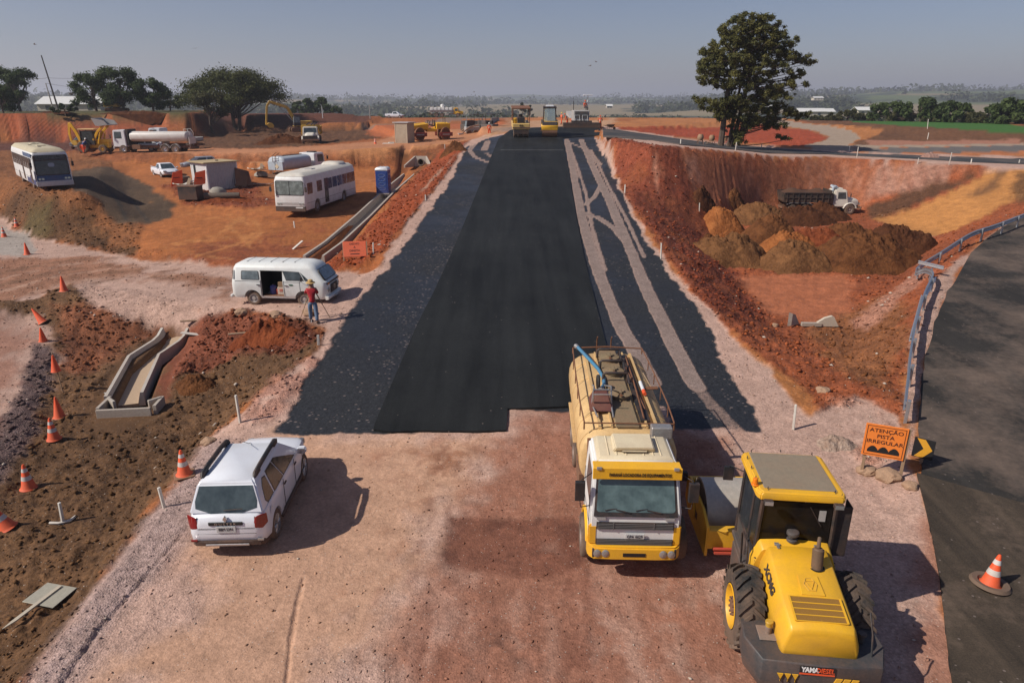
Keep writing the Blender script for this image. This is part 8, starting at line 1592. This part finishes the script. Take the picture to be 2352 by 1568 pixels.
# power poles and lines
def pole(label, px, py, top, e, lean=0, arm_=True, mat=m_conc, r=.16):
    g = P(px, py, e); h = span(py-top, g)/.96; t = thing('power_pole', label, 'pole', g); b = MB(); b.cyl((0, 0, -.5), (lean*h, 0, h), r, r*.55, 10); b.build('pole_shaft', mat, t)
    if arm_: b = MB(); b.box((lean*h, 0, h-.2), (1.9, .1, .1)); b.build('cross_arm', m_wood, t); b = MB(); b.cyl((lean*h+.2, 0, h-1.9), (lean*h+.2, 0, h-1.2), .22, None, 10); b.build('transformer', m_lgrey, t)
    return Vector((g.x+lean*h, g.y, g.z+h))
p1 = pole('tall dark leaning pole behind the left slope', 136, 256, 142, 7.6, -.12, False, M('pole_dark', (.05, .045, .04), .8), .2); p2 = pole('short grey leaning pole beside the tall dark one', 124, 256, 198, 7.6, -.09, False); p3 = pole('concrete pole with cross-arm in front of the left grove', 262, 248, 178, 7.6, -.03, True); p4 = pole('thin pole right of the spreading tree', 850, 267, 243, 6.8, 0, False, m_lgrey, .1); p5 = pole('white post on the far bank right of the spreading tree', 741, 266, 247, 6.8, 0, False, m_white, .1)
for nm, a, c in (('upper wire from the dark pole to the cross-arm pole', p1-Vector((0, 0, 4.5)), p3), ('lower wire from the short pole to the cross-arm pole', p2, p3-Vector((0, 0, 4.5))), ('wire running off the left edge from the dark pole', p1-Vector((0, 0, 4.6)), p1+Vector((-40, 5, -4)))):
    b = MB(); b.tube([(c-a)*k/10+Vector((0, 0, -.7*math.sin(math.pi*k/10))) for k in range(11)], .035, 4); o = b.build('power_line', m_black); o.location = a; tag(o, nm, 'wire', 'overhead wires')
# buildings far off
def house(label, px, py, e, L, W, h, roof, wall, yaw=0, name='farm_shed'):
    t = thing(name, label, 'building', P(px, py, e), yaw); b = MB(); b.bb(-L/2, L/2, 0, W, 0, h); b.build('wall', wall, t); b = MB(); b.loft([[(-L/2-.4, -.4, h), (-L/2-.4, W/2, h+W*.22), (-L/2-.4, W+.4, h), (-L/2-.4, W+.4, h-.1), (-L/2-.4, W/2, h+W*.22-.15), (-L/2-.4, -.4, h-.1)], [(L/2+.4, -.4, h), (L/2+.4, W/2, h+W*.22), (L/2+.4, W+.4, h), (L/2+.4, W+.4, h-.1), (L/2+.4, W/2, h+W*.22-.15), (L/2+.4, -.4, h-.1)]]); b.build('roof', roof, t)
    for i in range(max(2, int(L/4))): b = MB(); b.box((-L/2+L*(i+.5)/max(2, int(L/4)), -.03, h*.5), (1.1, .06, 1.0)); b.build('window', m_glass, t)
m_rw = M('roof_white', (.62, .62, .60), .6, dirt=.15); m_wb = M('wall_beige', (.5, .45, .36), .8, dirt=.1)
house('low white-roofed shed behind the leaning poles on the left plateau', 160, 256, 7.4, 15, 8, 1.7, m_rw, m_wb, R(2)); house('white building on the far hillside right of the pine', 1880, 231, 24, 12, 8, 3, m_rw, m_wb, 0, 'hill_house')
for i, (px, py, e, L, h, lb) in enumerate([(1840, 266, 0, 11, 2, 'large white warehouse roofs seen low beyond the pine'), (1885, 267, 1, 9, 2, 'right-hand white warehouse beyond the pine'), (1990, 262, 2, 8, 2, 'white warehouse glimpsed in the hedge gap'), (1766, 249, 3, 6, 1.2, 'tiny white shed in the valley beyond the paver'), (1400, 247, 3, 4, 1.2, 'tiny pale house in the valley left of centre')]):
    dD = {0: 450, 1: 460, 2: 430, 3: 520, 4: 520}[i]; u = (px-1176)/1568; house(lb, px, py, 0, L, 6, h, m_rw, m_wb, 0, 'warehouse'); o = bpy.data.objects[-1] if 0 else None
for ob in [o for o in bpy.data.objects if o.name.startswith('warehouse') and o.type == 'EMPTY']: pass
_wh = [o for o in bpy.data.objects if o.name.split('.')[0] == 'warehouse' and o.type == 'EMPTY']
for o, (px, py, D) in zip(_wh, ((1866, 268, 300), (1892, 268, 310), (1992, 265, 300), (1766, 250, 520), (1400, 248, 520))):
    d = ray(px, py); k = D/d.y; o.location = (d.x*k, D, CAM_H+d.z*k)
_hh = [o for o in bpy.data.objects if o.name.split('.')[0] == 'hill_house' and o.type == 'EMPTY'][0]; d = ray(1880, 231); k = 900/d.y; _hh.location = (d.x*k, 900, CAM_H+d.z*k)
# distant single trees on the skyline
for i, (px, tp_, bs, D, lb) in enumerate([(1468, 222, 228, 2400, 'broad lone tree breaking the horizon right of centre'), (2078, 208, 220, 1500, 'tall twin trees on the ridge above the hedge'), (1200, 240, 262, 330, 'dark conifer in the valley just left of the pneumatic roller'), (1218, 244, 262, 335, 'second conifer in the valley by the pneumatic roller'), (2298, 206, 216, 1600, 'round lone tree on the ridge at the right')]):
    d = ray(px, bs); k = D/d.y; g = Vector((d.x*k, D, CAM_H+d.z*k)); h = (bs-tp_)*D*1.06/1568; broad_tree('skyline_tree', lb, h, h*(.5 if D < 400 else 1.3), g, 300+i, lm_wood, n=700, size=h*.06, clumps=9, clear=.05, group='lone trees in the distance')

# ---------------------------------------------------------------- paving train at the crest
def crest(px, py, dy): g = G(px, py); y = g.y+dy; return Vector((g.x+dy*.04, y, float(road_e(0, y))+.08))
t = thing('pneumatic_roller', 'cream and yellow pneumatic-tyred roller with open canopy on the fresh asphalt', 'road roller', crest(1194, 318, 2.2), R(-88), scale=1.12, rot=(0, R(4), R(-88))); mcream = M('roller_cream', (.62, .42, .14), .45, dirt=.25)
for y in (-.66, -.22, .22, .66): wheel(t, 1.5, y, .46, .36, m_cham, .4)
for y in (-.5, 0, .5): wheel(t, -1.5, y, .46, .36, m_cham, .4)
b = MB(); b.bb(-2.1, 2.1, -.95, .95, .85, 1.5); b.build('body', mcream, t, bevel=.06); b = MB(); b.bb(2.1, 2.13, -.95, .95, 1.0, 1.12); b.build('dark_stripe', m_cham, t); b = MB(); b.bb(2.1, 2.16, -.8, .8, .4, .85); b.build('scraper', m_black, t); b = MB(); b.bb(.8, 1.9, -.4, .4, 1.5, 2.1); b.build('engine_cover', m_black, t, bevel=.04); b = MB(); b.bb(1.2, 1.8, -.9, -.45, 1.5, 2.0); b.build('side_box', m_yel, t, bevel=.04); b = MB()
for x in (-1.2, 1.9):
    for y in (-.9, .9): b.tube([(x, y, 1.5), (x, y, 3.0)], .045, 6)
b.bb(-1.4, 2.1, -1.0, 1.0, 2.98, 3.1); b.build('canopy', m_rust, t); b = MB(); b.box((-.2, 0, 1.9), (.5, .5, .7)); b.build('seat', m_black, t, bevel=.05); text_on(t, [(2.135, -.9, 1.1), (2.135, .9, 1.1), (2.135, .9, 1.5), (2.135, -.9, 1.5)], 'CAT', .3, .5, .45, m_letb, .004, 1, .01) if 0 else None
b = MB(); b.tube([(2.14, -.2, 1.22), (2.14, -.1, 1.38), (2.14, 0, 1.25), (2.14, .1, 1.38), (2.14, .2, 1.22)], .035, 5); b.build('emblem', m_letb, t)
t = thing('tandem_roller', 'yellow cab roller with driver following the paver', 'road roller', crest(1262, 317, 2.0), R(-92), scale=1.1, rot=(0, R(4), R(-92))); b = MB(); b.lathe([(.5, -.8), (.6, -.85), (.6, .85), (.5, .8), (.1, .7)], (1.4, 0, .6), 'y', 28); b.build('drum', m_cham, t); b = MB(); b.lathe([(.5, -.8), (.6, -.85), (.6, .85), (.5, .8), (.1, .7)], (-1.4, 0, .6), 'y', 28); b.build('drum', m_cham, t)
b = MB(); b.loft([[(x, y, .75) for x, y in ((-2.0, -.9), (2.0, -.9), (2.0, .9), (-2.0, .9))], [(x, y, 1.25) for x, y in ((-2.05, -.95), (2.05, -.95), (2.05, .95), (-2.05, .95))], [(x, y, 1.6) for x, y in ((-1.8, -.95), (1.6, -.95), (1.6, .95), (-1.8, .95))]]); b.build('body', m_yel, t, bevel=.05); q = quadbox(-.75, .85, .72, 1.6, -.65, .7, .66, 3.0); b = MB()
for i in range(4): b.tube([q['lo'][i], q['hi'][i]], .055, 5)
b.bb(-.85, .85, -.75, .75, 2.98, 3.14); b.build('cab_frame', m_black, t); b = MB(); b.bb(-.3, .3, -.45, .45, 3.14, 3.28); b.build('roof_unit', m_white, t, bevel=.03)
for fc in ('front', 'rear'): b = MB(); panel(b, q[fc], (.06, .94, .03, .97), 0, .01); b.build('cab_window', clear_glass(), t)
b = MB(); b.bb(1.62, 2.0, -.85, .85, 1.15, 1.65); b.build('front_tank', m_grey, t, bevel=.04); b = MB(); b.box((-.3, 0, 1.95), (.15, .5, .7)); b.build('seat', m_black, t)
person('driver seated inside the yellow cab roller', t.matrix_basis @ Vector((-.15, 0, 1.55)), R(-92), m_gcl, m_dcl, m_dcl, seated=True, arms=[((.2, .25, .9), (.4, .15, .85)), ((.2, -.25, .9), (.4, -.15, .85))])
g = G(1338, 298); t = thing('asphalt_paver', 'grey and white asphalt paver with black screed and raised canopy at the crest', 'paver', g+Vector((-.1, 2.2, .12)), R(-90)); b = MB(); b.bb(1.2, 2.2, -2.6, 2.6, .05, .75); b.bb(1.0, 2.0, -1.4, 1.4, .7, 1.0); b.build('screed', m_black, t, bevel=.03)
for s in (-1, 1): A = [(.9+.45*math.cos(R(a)), .45+.45*math.sin(R(a))) for a in range(-90, 91, 30)]+[(-2.3+.45*math.cos(R(a)), .45+.45*math.sin(R(a))) for a in range(90, 271, 30)]; b = MB(); b.prism(A, s*.85, s*1.2, 'y'); b.build('track', m_cham, t)
b = MB(); b.bb(-2.6, 1.0, -1.1, 1.1, .9, 2.35); b.build('body', m_lgrey, t, bevel=.07); b = MB(); b.bb(1.0, 1.08, -.9, .9, 1.35, 2.2); b.build('rear_panel', m_grey, t); b = MB(); b.loft([[(-2.6, -1.3, 1.2), (-2.6, 1.3, 1.2), (-2.6, 1.3, 1.3), (-2.6, -1.3, 1.3)], [(-4.6, -1.7, 1.6), (-4.6, 1.7, 1.6), (-4.6, 1.7, 2.2), (-4.6, -1.7, 2.2)]]); b.build('hopper', m_lgrey, t); b = MB(); b.cyl((.2, .9, 2.3), (.2, .9, 4.3), .05, None, 6); b.box((.2, .9, 4.35), (1.2, 1.3, .1)); b.build('canopy', m_white, t, bevel=.02); b = MB(); b.cyl((-.6, -1.0, 2.3), (-.6, -1.0, 3.6), .05, None, 6); b.build('exhaust', m_black, t)
for y in (-.6, .5): b = MB(); b.tube([(1.1, y-.35, 1.0), (1.1, y-.35, 1.7), (1.1, y+.35, 1.7), (1.1, y+.35, 1.0)], .03, 5); b.build('hand_rail', m_white, t)
pl = t.matrix_basis @ Vector((.3, .55, 2.3))
person('paver operator in orange sitting under the raised canopy', pl-Vector((0, 0, .1)), R(-60), m_or, m_dcl, m_or, seated=True, vest=m_refl)
for px, py, yw_, lb, hm_ in ((1290, 287, 200, 'crew worker in yellow helmet and orange, nearest the cab roller', m_yhl), (1303, 293, 170, 'short crew worker in orange bending with a rake', m_or), (1313, 287, -60, 'crew worker in orange left of the paver, hands at belt', m_or), (1378, 298, 90, 'crew worker in orange seen from behind right of the paver', m_or)):
    person(lb, G(px, py)+Vector((0, 0, .08)), R(yw_), m_or, m_or, hm_, vest=m_refl, lean=.5 if 'bending' in lb else .05, group='paving crew', arms=[((.1, .32, 1.15), (.25, .2, 1.0)), ((.1, -.32, 1.15), (.25, -.2, 1.0))])
g = G(1402, 298); t = thing('wheelbarrow', 'dark wheelbarrow standing right of the paver crew', 'wheelbarrow', g, R(20)); b = MB(); b.loft([[(-.3, -.2, .35), (.3, -.2, .35), (.3, .2, .35), (-.3, .2, .35)], [(-.5, -.35, .7), (.55, -.35, .7), (.55, .35, .7), (-.5, .35, .7)]]); b.build('tub', m_black, t); wheel(t, .6, 0, .2, .1, m_cham); b = MB()
for s in (-.25, .25): b.tube([(.6, s*.3, .2), (-.3, s, .4), (-1.0, s, .6)], .025, 5); b.tube([(-.3, s, .4), (-.35, s, 0)], .02, 5)
b.build('handles', m_wood, t)
# concrete mixers and boards by the pine
for i, (px, lb) in enumerate(((1612, 'left concrete mixer beside the pine'), (1638, 'middle concrete mixer beside the pine'), (1668, 'right concrete mixer just behind the pine trunk'))):
    g = G(px, 333); t = thing('concrete_mixer', lb, 'mixer', g+Vector((0, .8, 0)), R(20*i), 'concrete mixers by the pine', scale=.82); b = MB(); b.lathe([(.001, .5), (.3, .55), (.42, .8), (.42, 1.05), (.28, 1.35), (.25, 1.35), (.25, 1.0)], (0, 0, 0), 'z', 16); b.build('drum', M('mixer_tan', (.30, .19, .11), .7, dirt=.5), t); b = MB()
    for s in (-.4, .4): b.tube([(s, -.4, 0), (s*.6, 0, .8), (s, .4, 0)], .04, 5)
    b.build('stand', m_cham, t)
    b = MB(); b.box((0, 0, .1), (1.6, .14, .05), rot=(0, .25, .5+i)); b.box((.2, .2, .22), (1.3, .16, .05), rot=(.1, -.3, -.6+i)); o = b.build('timber_board', m_wood); o.location = g+Vector((.9, .1, .1)); tag(o, 'loose boards at the foot of the '+lb, 'boards', 'boards lying by the mixers')

# ---------------------------------------------------------------- junk round the shed, planks, stones, birds
def junk(name, label, cat, px, py, fn, dz=0.0, yaw=0.0, grp=None, e=None, sc=1.35):
    g = G(px, py); t = thing(name, label, cat, g+Vector((0, 0, dz+.12)), yaw, grp, scale=sc if 'bin' not in name and 'roll' not in name else 1.1); fn(t); return t
def f_box(t): b = MB(); b.bb(-.75, .75, -.5, .5, 0, 1.0); b.build('bin_body', m_black, t, bevel=.03); b = MB(); b.bb(-.77, .77, -.52, .52, .98, 1.05); b.build('rim', m_cham, t)
junk('junk_bin', 'black square bin in front of the corrugated shed', 'bin', 441, 462, f_box, yaw=R(-5))
def f_roll(t): b = MB(); b.tube([(-1.3, 0, .25), (-.6, .05, .24), (.2, -.03, .27), (1.3, .12, .25)], .24, 12); b.build('roll_body', M('tarp_dark', (.05, .06, .055), .8, dirt=.3), t, smooth=60)
junk('tarpaulin_roll', 'long dark tarpaulin roll lying in front of the shed', 'tarpaulin', 511, 462, f_roll, yaw=R(4))
def f_sign(t): b = MB(); b.prism([(-.45, -.1), (.35, .1), (.45, 1.0), (-.2, .85)], -.02, .02, 'y'); o = b.build('board', m_orange, t); b = MB(); b.box((0, -.03, .5), (.4, .01, .05)); b.build('marking', m_ink, o)
junk('broken_sign', 'bright orange sign panel thrown on the junk beside the shed', 'sign', 462, 440, f_sign, .35, R(15)); junk('broken_sign', 'red and white barrier board at the left end of the junk', 'sign', 409, 432, f_sign, .1, R(40))
def f_tyres(t):
    for z in (.12, .36): b = MB(); b.lathe([(.3, -.1), (.5, -.11), (.56, 0), (.5, .11), (.3, .1), (.3, -.1)], (0, 0, z), 'z', 22); b.build('tyre', m_tyre, t, smooth=50)
junk('tyre_stack', 'old tyres at the back of the junk beside the pickup', 'tyres', 420, 424, f_tyres, 0, 0)
def f_planks(t):
    for i in range(6): b = MB(); b.box((.1*i-.2, -.1*i, .35+.08*i), (1.7, .2, .05), rot=(.1, .35-.1*i, .9+.2*i)); b.build('plank', m_wood if i % 2 else m_stake, t)
junk('plank_pile', 'jumble of planks and slats leaning beside the orange panel', 'planks', 436, 445, f_planks)
def f_sheet(t): b = MB(); b.loft([[(-.5, 0, 0), (.6, .2, 0), (.6, .24, 0), (-.5, .04, 0)], [(-.4, .5, 1.2), (.5, .7, .9), (.5, .74, .9), (-.4, .54, 1.2)]]); b.build('sheet', m_cham, t)
junk('metal_sheet', 'dark sheet leaning against the right side of the shed', 'sheet', 545, 432, f_sheet, 0, R(-20)); junk('metal_sheet', 'rusty brown sheet standing right of the junk pile', 'sheet', 560, 432, f_sheet, .1, R(25))
def f_cloth(t):
    b = MB(); b.loft([[(.55*math.cos(a)*s*(1+.2*math.sin(3*a)), .35*math.sin(a)*s, z) for a in [k*math.pi/8 for k in range(16)]] for s, z in ((1, 0), (.9, .15), (.5, .32), (.1, .36))]); b.build('cloth', M('tarp_pale', (.26, .28, .25), .85, dirt=.3), t, smooth=60)
junk('crumpled_tarpaulin', 'pale grey crumpled tarpaulin before the shed wall', 'tarpaulin', 500, 446, f_cloth); junk('sack_pile', 'heap of brown sacks and covers left of the small tanker', 'sacks', 600, 407, lambda t: (f_cloth(t), f_planks(t)), 0, 0)
def plank(label, px, py, L, yaw, up=.1, mat=m_wood, w_=.18): b = MB(); b.box((0, 0, 0), (L, w_, .04)); o = b.build('plank', mat); o.location = G(px, py)+Vector((0, 0, .12)); o.rotation_euler = (0, up, yaw); tag(o, label, 'plank', 'loose planks')
plank('grey plank lying on the red clods left of the surveyor', 570, 776, 1.5, .45, .05); plank('short board propped up in the yard before the van', 680, 572, 1.2, .9, -.5, m_stake); plank('splintered board by the top of the near drain', 440, 772, .9, -.1, .08, m_stake); plank('thin stick by the near drain', 440, 742, .9, .5, .1); plank('long light rail behind the junk of the shed', 590, 425, 3.0, .2, .02, m_stake, .08)
b = MB(); b.box((0, 0, .06), (1.5, .7, .12)); b.box((.3, .2, .16), (.7, .5, .12), rot=(0, 0, .4)); o = b.build('cement_bags', m_stake, bevel=.04); o.location = P(893, 331, 4.5); tag(o, 'flat pale bags lying left of the corrugated booth', 'bags')
for i, (px, py, s, lb) in enumerate(((634, 728, .28, 'brown boulder on the gravel slope above the clods'), (710, 722, .3, 'tan rock near the van'), (1990, 1085, .25, 'pale flat rock at the left foot of the orange sign'), (2040, 1098, .32, 'large tan rock at the right foot of the orange sign'), (2090, 1120, .2, 'small rock under the chevron sign'), (480, 1020, .22, 'pale stone at the gravel edge behind the suv'), (1890, 900, .25, 'pale stone in the rubble above the signs'), (556, 722, .3, 'rounded clod at the top of the gravel bank'), (1780, 748, .18, 'white stone left of the pit culvert'))):
    bm = bmesh.new(); bmesh.ops.create_icosphere(bm, subdivisions=3, radius=s); rng = np.random.default_rng(i)
    for v in bm.verts: n_ = float(fbm(np.array([v.co.x*3+i*7]), np.array([v.co.y*3+v.co.z*2]), .5, 3, .6, i)[0]); v.co *= 1+.35*n_; v.co.z *= .6
    me = bpy.data.meshes.new('rock'); bm.to_mesh(me); bm.free(); o = mesh_obj('rock', me, M('rock_tan', (.34, .23, .15), .9, dirt=.3, var=.25, scale=4)); o.location = G(px, py)+Vector((0, 0, s*.25)); tag(o, lb, 'rock', 'larger loose rocks')
for i, (px, py, D, lb) in enumerate(((80, 103, 90, 'bird flying above the left grove'), (1356, 152, 110, 'lower bird of the pair left of the pine'), (1369, 143, 112, 'upper bird of the pair left of the pine'), (1089, 212, 150, 'bird low above the horizon at centre'), (449, 112, 120, 'bird high above the spreading tree'))):
    d = ray(px, py); k = D/d.y; b = MB(); b.loft([[(0, -.16, 0), (.03, -.02, .03), (0, .25, 0), (-.03, -.02, -.02)], [(.0, -.16, .01), (.03, -.02, .03), (0, .25, .01), (-.03, -.02, -.02)]], caps=True)
    for s in (-1, 1): b.loft([[(s*.02, .05, .01), (s*.02, -.10, .01), (s*.02, -.10, .03), (s*.02, .05, .03)], [(s*.28, .04, .12), (s*.28, -.06, .12), (s*.28, -.06, .13), (s*.28, .04, .13)], [(s*.55, -.08, .06), (s*.55, -.1, .06), (s*.55, -.1, .065), (s*.55, -.08, .065)]])
    o = b.build('bird', m_black); o.location = (d.x*k, D, CAM_H+d.z*k); o.rotation_euler = (0, .2, random.random()*6); tag(o, lb, 'bird', 'birds in the sky')
